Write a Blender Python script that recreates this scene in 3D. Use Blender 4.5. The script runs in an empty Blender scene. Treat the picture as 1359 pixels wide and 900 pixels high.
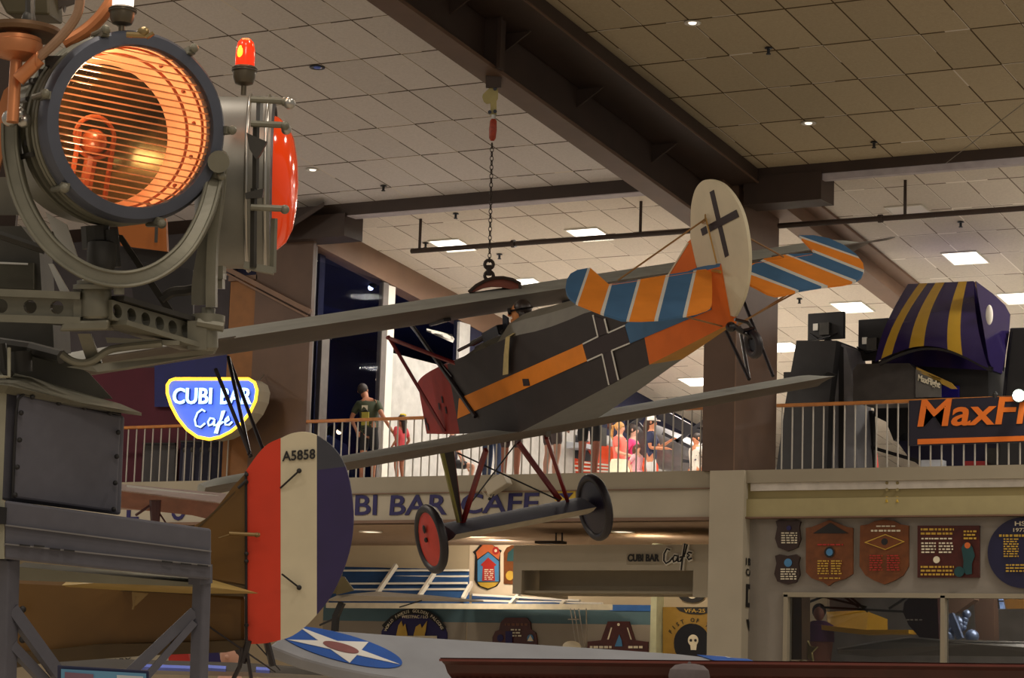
import bpy, bmesh, math, random
from mathutils import Vector, Matrix
random.seed(7)
PI = math.pi
V = Vector
COL = bpy.context.scene.collection
# ------------------------------------------------------------------ camera
F = 3248.7
YAW, PIT, ROL = math.radians(29.431), math.radians(8.374), math.radians(1.772)
cy, sy, cp, sp = math.cos(YAW), math.sin(YAW), math.cos(PIT), math.sin(PIT)
RF = V((-sy*cp, cy*cp, sp)); _r = V((cy, sy, 0)); _u = _r.cross(RF)
RR = _r*math.cos(ROL) + _u*math.sin(ROL)
RU = -_r*math.sin(ROL) + _u*math.cos(ROL)
EYE = V((0, 0, 1.6))
def ray(x, y): return RF + RR*((x-679.5)/F) - RU*((y-450)/F)
def at(x, y, Y): d = ray(x, y); return EYE + d*(Y/d.y)          # point on the upright plane y = Y
def atX(x, y, X): d = ray(x, y); return EYE + d*(X/d.x)
def atZ(x, y, Z): d = ray(x, y); return EYE + d*((Z-1.6)/d.z)
def atd(x, y, dep): return EYE + ray(x, y)*dep
def atP(x, y, n, c): d = ray(x, y); return EYE + d*((c-n.dot(EYE))/n.dot(d))
YF = 30.0
# ------------------------------------------------------------------ materials
def s2l(c):
    c = c/255.0
    return c/12.92 if c <= .04045 else ((c+.055)/1.055)**2.4
def rgb(*c): return (s2l(c[0]), s2l(c[1]), s2l(c[2]), 1)
MATS = {}
def mat(name, c, rough=.6, metal=0, var=.12, scale=6, emit=None, es=1, spec=.5, bump=0):
    if name in MATS: return MATS[name]
    m = bpy.data.materials.new(name); m.use_nodes = True; MATS[name] = m
    nt = m.node_tree; b = nt.nodes['Principled BSDF']
    c = rgb(*c)
    b.inputs['Roughness'].default_value = rough; b.inputs['Metallic'].default_value = metal
    b.inputs['Specular IOR Level'].default_value = spec
    if emit is not None:
        b.inputs['Base Color'].default_value = c
        b.inputs['Emission Color'].default_value = rgb(*emit); b.inputs['Emission Strength'].default_value = es
        return m
    tc = nt.nodes.new('ShaderNodeTexCoord'); n = nt.nodes.new('ShaderNodeTexNoise')
    n.inputs['Scale'].default_value = scale; n.inputs['Detail'].default_value = 5
    nt.links.new(tc.outputs['Object'], n.inputs['Vector'])
    r = nt.nodes.new('ShaderNodeValToRGB')
    r.color_ramp.elements[0].position = .3; r.color_ramp.elements[1].position = .7
    r.color_ramp.elements[0].color = (c[0]*(1-var), c[1]*(1-var), c[2]*(1-var), 1)
    r.color_ramp.elements[1].color = (min(1, c[0]*(1+var)), min(1, c[1]*(1+var)), min(1, c[2]*(1+var)), 1)
    nt.links.new(n.outputs['Fac'], r.inputs['Fac']); nt.links.new(r.outputs['Color'], b.inputs['Base Color'])
    if bump:
        bp = nt.nodes.new('ShaderNodeBump'); bp.inputs['Strength'].default_value = bump; bp.inputs['Distance'].default_value = .01
        nt.links.new(n.outputs['Fac'], bp.inputs['Height']); nt.links.new(bp.outputs['Normal'], b.inputs['Normal'])
    return m
def math_node(nt, op, a, b=None, c=None):
    n = nt.nodes.new('ShaderNodeMath'); n.operation = op
    for i, v in enumerate((a, b, c)):
        if v is None: continue
        if isinstance(v, (int, float)): n.inputs[i].default_value = v
        else: nt.links.new(v, n.inputs[i])
    return n.outputs[0]
def mix_col(nt, f, a, b):
    n = nt.nodes.new('ShaderNodeMix'); n.data_type = 'RGBA'
    if isinstance(f, (int, float)): n.inputs[0].default_value = f
    else: nt.links.new(f, n.inputs[0])
    for k, v in ((6, a), (7, b)):
        if isinstance(v, tuple): n.inputs[k].default_value = v
        else: nt.links.new(v, n.inputs[k])
    return n.outputs[2]
def tile_mat(name, ox, oy, dx, dy, base, dark, light, lightness=.4):
    m = bpy.data.materials.new(name); m.use_nodes = True; nt = m.node_tree; b = nt.nodes['Principled BSDF']
    b.inputs['Roughness'].default_value = .9; b.inputs['Specular IOR Level'].default_value = .15
    g = nt.nodes.new('ShaderNodeNewGeometry'); s = nt.nodes.new('ShaderNodeSeparateXYZ'); nt.links.new(g.outputs['Position'], s.inputs[0])
    u = math_node(nt, 'DIVIDE', math_node(nt, 'SUBTRACT', s.outputs['X'], ox), dx)
    v = math_node(nt, 'DIVIDE', math_node(nt, 'SUBTRACT', s.outputs['Y'], oy), dy)
    def line(t, w, cell):
        f = math_node(nt, 'ABSOLUTE', math_node(nt, 'SUBTRACT', math_node(nt, 'FRACT', math_node(nt, 'ADD', t, .5)), .5))
        return math_node(nt, 'LESS_THAN', math_node(nt, 'MULTIPLY', f, cell), w)
    lx = line(u, .010, dx); ly = line(v, .016, dy)
    l = math_node(nt, 'MAXIMUM', lx, ly)
    # some runs of the grid are near white, the others brown
    cx = math_node(nt, 'ROUND', u); cyy = math_node(nt, 'ROUND', v); fu = math_node(nt, 'FLOOR', u); fv = math_node(nt, 'FLOOR', v)
    comb = nt.nodes.new('ShaderNodeCombineXYZ'); nt.links.new(math_node(nt, 'ADD', math_node(nt, 'MULTIPLY', cx, 3.7), math_node(nt, 'MULTIPLY', fv, 1.3)), comb.inputs[0])
    nt.links.new(math_node(nt, 'ADD', math_node(nt, 'MULTIPLY', cyy, 5.1), math_node(nt, 'MULTIPLY', fu, .9)), comb.inputs[1]); nt.links.new(ly, comb.inputs[2])
    w = nt.nodes.new('ShaderNodeTexWhiteNoise'); w.noise_dimensions = '3D'; nt.links.new(comb.outputs[0], w.inputs['Vector'])
    lc = mix_col(nt, math_node(nt, 'LESS_THAN', w.outputs['Value'], lightness), rgb(*dark), rgb(*light))
    # speckled mineral tile, each with its own tone
    cc = nt.nodes.new('ShaderNodeCombineXYZ'); nt.links.new(fu, cc.inputs[0]); nt.links.new(fv, cc.inputs[1])
    w2 = nt.nodes.new('ShaderNodeTexWhiteNoise'); w2.noise_dimensions = '3D'; nt.links.new(cc.outputs[0], w2.inputs['Vector'])
    n = nt.nodes.new('ShaderNodeTexNoise'); n.inputs['Scale'].default_value = 28; n.inputs['Detail'].default_value = 6; n.inputs['Roughness'].default_value = .8
    nt.links.new(g.outputs['Position'], n.inputs['Vector'])
    k = math_node(nt, 'ADD', math_node(nt, 'MULTIPLY', w2.outputs['Value'], .12), math_node(nt, 'MULTIPLY', n.outputs['Fac'], .5))
    bc = rgb(*base); d = (bc[0]*.62, bc[1]*.62, bc[2]*.62, 1); h = (min(1, bc[0]*1.3), min(1, bc[1]*1.3), min(1, bc[2]*1.3), 1)
    tcol = mix_col(nt, k, d, h)
    tcol2 = mix_col(nt, math_node(nt, 'MULTIPLY', k, 1.5), d, h)
    nt.links.new(mix_col(nt, l, tcol2, lc), b.inputs['Base Color'])
    return m
# ------------------------------------------------------------------ mesh builder
WM = {}
def unit(a): return a.normalized() if a.length > 1e-9 else V((0, 0, 1))
def perp(d):
    d = unit(d); a = V((0, 0, 1)) if abs(d.z) < .9 else V((1, 0, 0))
    u = unit(a.cross(d)); return u, d.cross(u)
class MB:
    def __init__(s): s.v = []; s.f = []; s.m = []
    def add(s, vs, fs, m=0):
        o = len(s.v); s.v += [V(p) for p in vs]; s.f += [tuple(i+o for i in f) for f in fs]
        s.m += [m]*len(fs) if isinstance(m, int) else m; return s
    def hexa(s, p, m=0): return s.add(p, [(0, 3, 2, 1), (4, 5, 6, 7), (0, 1, 5, 4), (1, 2, 6, 5), (2, 3, 7, 6), (3, 0, 4, 7)], m)
    def box(s, a, b, m=0):
        x0, x1 = sorted((a[0], b[0])); y0, y1 = sorted((a[1], b[1])); z0, z1 = sorted((a[2], b[2]))
        return s.hexa([(x0, y0, z0), (x1, y0, z0), (x1, y1, z0), (x0, y1, z0), (x0, y0, z1), (x1, y0, z1), (x1, y1, z1), (x0, y1, z1)], m)
    def obox(s, c, ax, m=0):       # centre, three half-axis vectors
        c = V(c); X, Y, Z = ax
        return s.hexa([c-X-Y-Z, c+X-Y-Z, c+X+Y-Z, c-X+Y-Z, c-X-Y+Z, c+X-Y+Z, c+X+Y+Z, c-X+Y+Z], m)
    def bar(s, a, b, w, h, up=None, m=0):
        a = V(a); b = V(b); d = unit(b-a); u = V(up) if up is not None else V((0, 0, 1))
        if abs(u.normalized().dot(d)) > .98: u = V((1, 0, 0))
        x = unit(d.cross(u)); z = x.cross(d)
        return s.obox((a+b)/2, (x*w/2, (b-a)/2, z*h/2), m)
    def prism(s, pts, vec, m=0, mside=None):
        n = len(pts); pts = [V(p) for p in pts]; vec = V(vec)
        fs = [tuple(range(n)), tuple(range(2*n-1, n-1, -1))] + [(i, (i+1) % n, n+(i+1) % n, n+i) for i in range(n)]
        return s.add(pts+[p+vec for p in pts], fs, [m, m]+[m if mside is None else mside]*n)
    def tube(s, pts, r, n=8, m=0, flat=None, cap=True):
        pts = [V(p) for p in pts]; R = r if isinstance(r, (list, tuple)) else [r]*len(pts)
        d = [unit(pts[min(i+1, len(pts)-1)]-pts[max(i-1, 0)]) for i in range(len(pts))]
        u, w = perp(d[0]); vs = []
        for i, p in enumerate(pts):
            u = unit(u-d[i]*u.dot(d[i])); w = d[i].cross(u)
            for k in range(n):
                a = 2*PI*k/n; vs.append(p+u*math.cos(a)*R[i]+w*math.sin(a)*R[i])
        fs = [(i*n+k, i*n+(k+1) % n, (i+1)*n+(k+1) % n, (i+1)*n+k) for i in range(len(pts)-1) for k in range(n)]
        if cap: fs += [tuple(range(n-1, -1, -1)), tuple((len(pts)-1)*n+k for k in range(n))]
        return s.add(vs, fs, m)
    def lathe(s, prof, M=None, n=32, m=0, close=False, open0=False):     # prof: (r, z) about Z of M
        M = M or Matrix(); vs = []; fs = []
        for r, z in prof:
            for k in range(n):
                a = 2*PI*k/n; vs.append(M @ V((r*math.cos(a), r*math.sin(a), z)))
        L = len(prof)
        for i in range(L-1 if not close else L):
            j = (i+1) % L
            for k in range(n): fs.append((i*n+k, i*n+(k+1) % n, j*n+(k+1) % n, j*n+k))
        if not close:
            if prof[0][0] > 1e-6 and not open0: fs.append(tuple(range(n-1, -1, -1)))
            if prof[-1][0] > 1e-6: fs.append(tuple((L-1)*n+k for k in range(n)))
        return s.add(vs, fs, m)
    def loft(s, rings, m=0, cap=True):
        n = len(rings[0]); vs = [p for r in rings for p in r]
        fs = [(i*n+k, i*n+(k+1) % n, (i+1)*n+(k+1) % n, (i+1)*n+k) for i in range(len(rings)-1) for k in range(n)]
        if cap: fs += [tuple(range(n-1, -1, -1)), tuple((len(rings)-1)*n+k for k in range(n))]
        mm = m if isinstance(m, int) else [m(k) for i in range(len(rings)-1) for k in range(n)]+[m(0)]*2*(1 if cap else 0)
        return s.add(vs, fs, mm)
    def ball(s, c, r, n=12, m=0, M=None):
        rx, ry, rz = r if isinstance(r, (tuple, list)) else (r, r, r)
        M = M or Matrix(); T = Matrix.Translation(V(c)) @ M.to_3x3().to_4x4() @ Matrix.Diagonal((rx, ry, rz, 1))
        return s.lathe([(max(1e-5, math.sin(PI*i/n)), -math.cos(PI*i/n)) for i in range(n+1)], T, n*2 if n < 10 else 20, m)
    def torus(s, M, R, r, n=12, k=6, m=0):
        return s.lathe([(R+r*math.cos(2*PI*i/k), r*math.sin(2*PI*i/k)) for i in range(k)], M, n, m, close=True)
    def build(s, name, mats, parent=None, local=False, smooth=False, scale=1.0, bevel=0, auto=None):
        mats = mats if isinstance(mats, (list, tuple)) else [mats]
        vs = s.v
        if parent is None:
            c = sum(vs, V())/len(vs); c.z = min(p.z for p in vs); W = Matrix.Translation(c)
            vs = [p-c for p in vs]
        elif local: vs = [p*scale for p in vs]; W = WM[parent]
        else:
            I = WM[parent].inverted(); vs = [I @ p for p in vs]; W = WM[parent]
        me = bpy.data.meshes.new(name); me.from_pydata([tuple(p) for p in vs], [], s.f)
        for x in mats: me.materials.append(x)
        for p, k in zip(me.polygons, s.m): p.material_index = k; p.use_smooth = smooth
        bm = bmesh.new(); bm.from_mesh(me); bmesh.ops.remove_doubles(bm, verts=bm.verts, dist=1e-6)
        bmesh.ops.recalc_face_normals(bm, faces=bm.faces)
        if smooth:
            for e in bm.edges:
                if len(e.link_faces) == 2 and e.calc_face_angle(0) > (auto or .6): e.smooth = False
        bm.to_mesh(me); bm.free()
        o = bpy.data.objects.new(name, me); COL.objects.link(o)
        if parent is None: o.location = W.translation
        else: o.parent = parent
        if bevel:
            b = o.modifiers.new('bevel', 'BEVEL'); b.width = bevel; b.segments = 2; b.limit_method = 'ANGLE'
        WM[o] = W.copy(); return o
def tag(o, label=None, cat=None, group=None, kind=None):
    if label: o['label'] = label
    if cat: o['category'] = cat
    if group: o['group'] = group
    if kind: o['kind'] = kind
    return o
def thing(name, label, cat, loc, M=None, group=None):
    o = bpy.data.objects.new(name, None); COL.objects.link(o); o.empty_display_size = .2
    W = Matrix.Translation(V(loc)) @ (M.to_4x4() if M else Matrix())
    o.location = V(loc)
    if M: o.rotation_euler = M.to_3x3().to_euler()
    WM[o] = W; return tag(o, label, cat, group)
def struct(o): o['kind'] = 'structure'; return o
def frame(X, Y, Z): return Matrix((X, Y, Z)).transposed()
def text(s, name, m, parent, origin, X, U, height, width=None, depth=.01, shear=0, bold=0, center=False):
    cu = bpy.data.curves.new('t', 'FONT'); cu.body = s; cu.extrude = .02; cu.offset = bold; cu.resolution_u = 3
    tmp = bpy.data.objects.new('t', cu); COL.objects.link(tmp)
    dg = bpy.context.evaluated_depsgraph_get(); me = bpy.data.meshes.new_from_object(tmp.evaluated_get(dg))
    bpy.data.objects.remove(tmp); bpy.data.curves.remove(cu)
    vs = [v.co.copy() for v in me.vertices]; fs = [tuple(p.vertices) for p in me.polygons]; bpy.data.meshes.remove(me)
    x0 = min(v.x for v in vs); x1 = max(v.x for v in vs); y0 = min(v.y for v in vs); y1 = max(v.y for v in vs)
    sh = height/(y1-y0); sw = sh if width is None else width/(x1-x0)
    X = unit(V(X)); U = unit(V(U)); N = X.cross(U); O = V(origin)
    if center: O = O-X*((x1-x0)*sw/2)-U*height/2
    mb = MB(); mb.add([O+X*((v.x-x0)*sw+(v.y-y0)*sh*shear)+U*((v.y-y0)*sh)+N*(depth*(v.z+.02)/.04) for v in vs], fs)
    return mb.build(name, m, parent)
def skin(name, m, parent, pts, edges, rad, sub=1, root=0):
    bm = bmesh.new(); L = bm.verts.layers.skin.verify(); I = WM[parent].inverted() if parent else Matrix()
    vs = [bm.verts.new(p) for p in pts]
    for i, v in enumerate(vs): v[L].radius = (rad[i], rad[i]) if not isinstance(rad[i], tuple) else rad[i]; v[L].use_root = (i == root)
    for a, b in edges: bm.edges.new((vs[a], vs[b]))
    me = bpy.data.meshes.new(name); bm.to_mesh(me); bm.free(); me.materials.append(m)
    o = bpy.data.objects.new(name, me); COL.objects.link(o)
    k = o.modifiers.new('skin', 'SKIN'); k.use_smooth_shade = True
    if sub: q = o.modifiers.new('sub', 'SUBSURF'); q.levels = sub; q.render_levels = sub
    if parent: o.parent = parent
    WM[o] = WM[parent] if parent else Matrix()
    return o
# ------------------------------------------------------------------ palette
cream = mat('cream_paint', (172, 164, 146), .7, var=.05, scale=2)
cream2 = mat('pale_plaster', (152, 144, 126), .8, var=.05, scale=2)
yellowish = mat('ochre_band', (138, 126, 86), .8, var=.05, scale=2)
white = mat('white_paint', (225, 222, 212), .6, var=.03)
brown = mat('brown_steel', (88, 66, 52), .55, var=.12, scale=3)
brown_d = mat('dark_brown_steel', (52, 38, 31), .6, var=.15, scale=3)
brown_l = mat('tan_brown_paint', (118, 92, 74), .6, var=.08, scale=3)
orangebrown = mat('orange_brown_panel', (128, 84, 40), .6, var=.1)
wood = mat('orange_wood_rail', (176, 112, 50), .4, var=.15, scale=10)
balm = mat('baluster_grey', (170, 166, 158), .45, var=.05)
navy = mat('navy_wall', (22, 24, 58), .8, var=.2, scale=1)
maroon = mat('maroon_wall', (74, 18, 36), .8, var=.2, scale=1)
letter = mat('navy_lettering', (30, 24, 84), .6, var=.05)
black = mat('black_matte', (24, 23, 25), .6, var=.15)
blackg = mat('black_gloss', (16, 15, 22), .25, var=.1)
grey = mat('grey_navy_paint', (108, 108, 112), .6, var=.08, scale=14)
greyg = mat('grey_green_metal', (118, 116, 102), .4, metal=.25, var=.12, scale=9)
greyd = mat('dark_grey_metal', (66, 64, 60), .45, metal=.4, var=.15, scale=9)
steel = mat('bright_steel', (178, 176, 170), .28, metal=.9, var=.08)
chrome = mat('white_metal_highlight', (210, 208, 200), .3, metal=.3, var=.04)
copper = mat('copper_fittings', (196, 128, 84), .4, metal=.6, var=.15)
hose = mat('tan_hose', (150, 118, 92), .4, metal=.2, var=.1, scale=20)
darkm = mat('dark_lens_metal', (48, 52, 62), .4, metal=.6, var=.1)
def glassy(name, tint=(1, 1, 1, 1), refl=.12, rough=.03):
    m = bpy.data.materials.new(name); m.use_nodes = True; nt = m.node_tree; nt.nodes.remove(nt.nodes['Principled BSDF'])
    t = nt.nodes.new('ShaderNodeBsdfTransparent'); t.inputs[0].default_value = tint
    g = nt.nodes.new('ShaderNodeBsdfGlossy'); g.inputs['Roughness'].default_value = rough
    fr = nt.nodes.new('ShaderNodeLayerWeight'); fr.inputs[0].default_value = refl
    mx = nt.nodes.new('ShaderNodeMixShader'); nt.links.new(fr.outputs['Fresnel'], mx.inputs[0])
    nt.links.new(t.outputs[0], mx.inputs[1]); nt.links.new(g.outputs[0], mx.inputs[2])
    nt.links.new(mx.outputs[0], nt.nodes['Material Output'].inputs[0]); return m
glass = glassy('clear_glass', refl=.25)
glass_d = glassy('dark_window_glass', (.6, .62, .66, 1), .25)

# ================================================================== SETTING
TA = math.tan(math.radians(6.657))
def cz(y, z30=8.8): return z30-(y-30)*TA
nC = V((0, TA, 1)); cC = nC.dot(V((0, 30, 8.8)))
def oc(x, y, drop=0): return atP(x, y, nC, cC-drop)
near_l = tile_mat('ceiling_tile_near_left', -15.67, 22.5, .595, 1.142, (206, 202, 200), (88, 78, 68), (208, 200, 186), .18)
near_r = tile_mat('ceiling_tile_near_right', -12.37, 23.65, .595, 1.142, (172, 160, 136), (78, 64, 42), (200, 194, 184), .12)
far_l = tile_mat('ceiling_tile_far_left', -19.65, 29.95, .59, 1.09, (224, 214, 200), (136, 120, 106), (228, 220, 206), .3)
far_r = tile_mat('ceiling_tile_far_right', -11.74, 29.97, .583, 1.075, (214, 206, 194), (128, 116, 104), (240, 234, 224), .4)
def slab(name, x0, x1, y0, y1, m, z30=8.8, t=.12):
    mb = MB(); mb.hexa([(x0, y0, cz(y0, z30)), (x1, y0, cz(y0, z30)), (x1, y1, cz(y1, z30)), (x0, y1, cz(y1, z30)),
                        (x0, y0, cz(y0, z30)+t), (x1, y0, cz(y0, z30)+t), (x1, y1, cz(y1, z30)+t), (x0, y1, cz(y1, z30)+t)])
    return struct(mb.build(name, m))
slab('ceiling', -34, -13.6, 8, 30, near_l)
slab('ceiling', -13.6, 4, 8, 30, near_r)
slab('ceiling', -20.62, -13.5, 30.02, 50, far_l)
slab('ceiling', -13.5, 4, 30.02, 50, far_r)
o = struct(MB().box((-40, -6, -.2), (12, 50, 0)).build('floor', mat('hall_floor', (205, 192, 172), .5)))
o = struct(MB().box((-20.8, 30, 4.45), (-13.9, 50, 4.715)).box((-13.9, 31.5, 4.45), (-12.2, 50, 4.715)).box((-13.2, 30, 4.45), (4, 50, 4.715)).box((-34, 30, 4.45), (-20.8, 50, 4.715)).build('floor', mat('gallery_floor', (205, 200, 192), .5)))
struct(MB().box((-34, 50, 0), (4, 50.2, 9)).build('wall_back', mat('gallery_back_wall', (214, 210, 204), .8)))

# headers across the atrium edge
def zf(x, y, Y=YF): return at(x, y, Y).z
zh0, zh1 = zf(600, 277.5), 8.86
mb = MB(); mb.box((-20.9, 29.86, zh0), (-13.9, 30.02, zh1)); mb.box((-20.9, 29.86, zh0-.012), (-13.9, 30.1, zh0), 1)
struct(mb.build('trim_1', [brown_d, mat('pale_header_edge', (168, 162, 168), .6)]))
zr0 = zf(1225, 222)
mb = MB(); mb.box((-13.4, 29.86, zr0), (4, 30.02, zh1)); mb.box((-12.62, 29.88, zr0-.09), (4, 29.99, zr0), 1)
struct(mb.build('trim_2', [brown_d, MATS['pale_header_edge']]))
xa = at(467, 300, 30).x
mb = MB(); mb.box((at(372, 300, 29.9).x, 29.8, zf(440, 318)), (xa, 30.3, zh0+.03))
mb.hexa([at(372, 303, 29.5), at(430, 268, 29.5), at(430, 274, 29.5), at(372, 312, 29.5), at(372, 303, 29.8), at(430, 268, 29.8), at(430, 274, 29.8), at(372, 312, 29.8)], 0)
struct(mb.build('trim_3', brown_d))
mb = MB(); mb.box((-13.3, 29.84, zf(1060, 270)), (at(1092, 250, 29.9).x, 30.3, zr0+.03)); struct(mb.build('trim_4', brown_d))

# ---- the main roof beam running to the column
cfl = nC.dot(V((-14.06, 30, 7.985)))
def zb(y): return 7.985-(y-30)*TA
def beam(name, prof_x, z0, z1, y0, y1, mb, m=0):   # prof given at y=30, follows roof slope
    x0, x1 = prof_x
    mb.hexa([(x0, y0, cz(y0)+z0), (x1, y0, cz(y0)+z0), (x1, y1, cz(y1)+z0), (x0, y1, cz(y1)+z0), (x0, y0, cz(y0)+z1), (x1, y0, cz(y0)+z1), (x1, y1, cz(y1)+z1), (x0, y1, cz(y1)+z1)], m)
bt = thing('roof_beam', 'long dark brown steel roof girder running diagonally down to the column', 'beam', (-13.7, 24, cz(24)-.8))
mb = MB(); beam('', (-14.0, -13.66), -.815, -.77, 12, 29.9, mb); mb.build('lower_flange', brown, bt)
mb = MB(); beam('', (-13.86, -13.82), -.77, 0, 12, 29.9, mb); beam('', (-13.80, -13.10), -.20, -.01, 12, 29.9, mb, 1); beam('', (-13.10, -13.08), -.215, -.19, 12, 29.9, mb, 2)
mb.build('web', [brown_d, brown_d, brown], bt)
for px, py in ((665, 60), (768, 132), (870, 205), (620, 5)):
    p = oc(px, py, .35); y = p.y
    mb = MB(); mb.prism([(-13.82, y, cz(y)-.22), (-13.45, y, cz(y)-.22), (-13.82, y, cz(y)-.45)], (0, .03, 0)); mb.build('stiffener', brown_d, bt)
yh = atP(665, 95, nC, cfl).y
mb = MB(); mb.box((-13.95, yh-.07, cz(yh)-.79), (-13.62, yh+.07, cz(yh)-.02)); mb.bar((-13.6, yh-.1, cz(yh)-.8), (-13.6, yh-.1, cz(yh)-.2), .03, .05); mb.build('post', brown_d, bt)
mb = MB(); beam('', (-13.47, -13.12), -.24, 0, 30.05, 36.2, mb); beam('', (-13.12, -12.85), -.04, 0, 30.05, 36.4, mb)
struct(mb.build('trim_5', brown_l))
# ---- the big column
xl, xr = at(933.5, 500, 29.9).x, at(976, 500, 29.9).x
yb = atX(1031, 500, xr).y
mb = MB(); mb.box((xl, 29.9, 4.72), (xr, yb, 8.75)); mb.box((xl+.03, 29.6, 8.0), (xr-.1, 29.9, cz(29.6)))
for dz in (.0,): mb.box((xr-.008, 29.893, 4.72), (xr+.006, 29.905, 8.0), 1)
mb.build('_', brown)
o = bpy.data.objects['_']; o.name = 'wall_column'; o.data.materials.append(brown_l); struct(o)
x0, x1 = at(940, 750, 29.88).x, at(985.5, 750, 29.88).x; yb2 = atX(1030, 780, x1).y
o = struct(MB().box((x0, 29.88, 0), (x1, yb2, 4.72)).build('wall_pier', cream))
colsign = thing('column_sign', 'narrow vertical sign painted in dark letters on the cream pier side', 'sign', (x1+.01, 30.2, 3))
for s, ya, yc in (('I BAR', 740, 750), ('CAFE', 754, 764)):
    a = atX(990, yc, x1+.01); b = atX(1003, yc, x1+.01)
    text(s, 'lettering', black, colsign, a, (0, 1, 0), (0, 0, 1), .095, abs(b.y-a.y), .006, bold=.02)
for s, ya, yc in (('D', 775, 806), ('Y', 822, 858)):
    a = atX(990, yc, x1+.01); b = atX(1000, yc, x1+.01); c = atX(990, ya, x1+.01)
    text(s, 'lettering', black, colsign, a, (0, 1, 0), (0, 0, 1), c.z-a.z, abs(b.y-a.y), .006, bold=.03)

# ---- gallery edge fascias
def fz(y, x=620): return zf(x, y)
XL, XM = at(120, 640, 30).x, x0
mb = MB()
mb.box((XL-2, 29.97, 4.5), (XM, 30.1, 4.735)); mb.box((XL-2, 29.98, zf(600, 690)), (XM, 30.15, 4.5), 1); mb.box((XL-2, 29.94, 4.485), (XM, 30.0, 4.5), 2); mb.box((XL-2, 29.94, zf(600, 692)-.02), (XM, 30.2, zf(600, 690)), 2)
struct(mb.build('wall_fascia_left', [cream2, cream, brown_l]))
za, zb_, zc_ = zf(1200, 638), zf(1200, 660), zf(1200, 684.5)
mb = MB(); mb.box((x1, 29.95, za), (4, 30.1, 4.725)); mb.box((x1, 30.02, zb_), (4, 30.12, za), 1); mb.box((x1, 29.97, zc_), (4, 30.1, zb_), 2); mb.box((x1, 29.94, zc_-.02), (4, 30.1, zc_), 3)
struct(mb.build('wall_fascia_right', [cream2, yellowish, mat('butter_band', (162, 152, 112), .8, var=.04), brown_l]))
# right lower wall with window
wz0, wz1 = zf(1200, 880), zf(1200, 790)
wx0, wxm, wxm2 = at(1041, 830, 30).x, at(1246, 830, 30).x, at(1252, 830, 30).x
mb = MB(); mb.box((x1, 30.1, wz1), (4, 30.25, zc_)); mb.box((x1, 30.1, 0), (wx0, 30.25, wz1)); mb.box((wx0, 30.1, 0), (4, 30.25, wz0-1.6))
struct(mb.build('wall_right', mat('light_grey_wall', (138, 132, 124), .8, var=.04)))
mb = MB(); mb.box((wx0-.05, 30.05, wz1-.03), (4, 30.2, wz1+.03)); mb.box((wx0-.04, 30.05, wz0-1.6), (wx0+.02, 30.2, wz1)); mb.box((wxm, 30.05, wz0-1.6), (wxm2, 30.2, wz1))
mb.box((wx0, 30.14, wz0-1.6), (4, 30.15, wz1), 1)
w = struct(mb.build('window_1', [cream2, glass_d]))

# ---- the left upper side: column, maroon wall, blue room, bulkhead
XB = oc(465, 313).x
mb = MB()
xq = at(336, 450, 30).x; xq2 = at(411, 450, 30).x
mb.box((xq, 30.0, 4.72), (xq2, 30.08, 8.75)); struct(mb.build('wall_column_left', brown))
mb = MB(); mb.box((at(300, 450, 30).x, 30.05, 4.72), (xq-.01, 30.4, zf(320, 372))); mb.box((at(300, 450, 30).x-.01, 30.0, zf(320, 372)), (xq+.02, 30.45, zf(320, 366)), 1); struct(mb.build('wall_brown_box', [orangebrown, brown_l]))
mb = MB(); mb.bar(at(302, 357, 29.9), at(412, 414, 29.9), .06, .07); mb.bar(at(302, 364, 29.95), at(408, 420, 29.95), .05, .03)
tag(mb.build('diagonal_girder', brown_l), 'slanted brown steel brace fixed across the left brown column', 'brace')
zmm = zf(200, 488, 30.6)
mb = MB(); mb.box((-34, 30.6, 4.72), (at(300, 450, 30.6).x, 30.75, zmm)); mb.box((-34, 30.6, zmm), (at(302, 450, 30.6).x, 30.75, 9.3), 1); struct(mb.build('wall_left', [maroon, mat('dim_upper_wall', (62, 58, 62), .8)]))
slab('ceiling', -34, -20.9, 30.0, 30.8, brown_d)
for a_, b_, c_, m_, lb in ((190, 233, 589, mat('board_grey', (62, 60, 62), .7), 'dim grey display board behind the railing below the neon sign'), (240, 302, 586, mat('board_dark_navy', (18, 18, 46), .7), 'dark navy display board behind the railing below the neon sign')):
    bt_ = thing('display_board', lb, 'board', at((a_+b_)/2, 640, 30.4))
    MB().prism([at(a_, c_, 30.45), at(b_, c_, 30.45), at(b_-2, 642, 30.45), at(a_-3, 642, 30.45)], (0, .05, 0)).build('panel', m_, bt_)
    MB().bar(at(a_, c_, 30.44), at(b_, c_, 30.44), .03, .03).build('top_edge', black, bt_)
for x_ in (245, 255, 267, 279): 
    pt_ = thing('museum_stanchion', 'slim grey post standing behind the railing below the neon sign', 'post', at(x_-3, 641, 30.3), group='slim posts behind the left railing')
    MB().tube([at(x_-3, 641, 30.3), at(x_, 600, 30.3)], .014, 6).build('post', mat('post_grey', (96, 96, 106), .5), pt_); MB().ball(at(x_, 597, 30.3), (.03, .03, .045), 6).build('finial', greyd, pt_)
mb = MB(); mb.hexa([at(205, 470, 30.5), at(305, 455, 30.5), at(305, 540, 30.5), at(205, 540, 30.5), at(205, 470, 30.55), at(305, 455, 30.55), at(305, 540, 30.55), at(205, 540, 30.55)])
tag(mb.build('wall_panel', mat('deep_blue_panel', (14, 24, 96), .6)), 'deep blue wall panel behind the neon cafe sign', 'panel')
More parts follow.
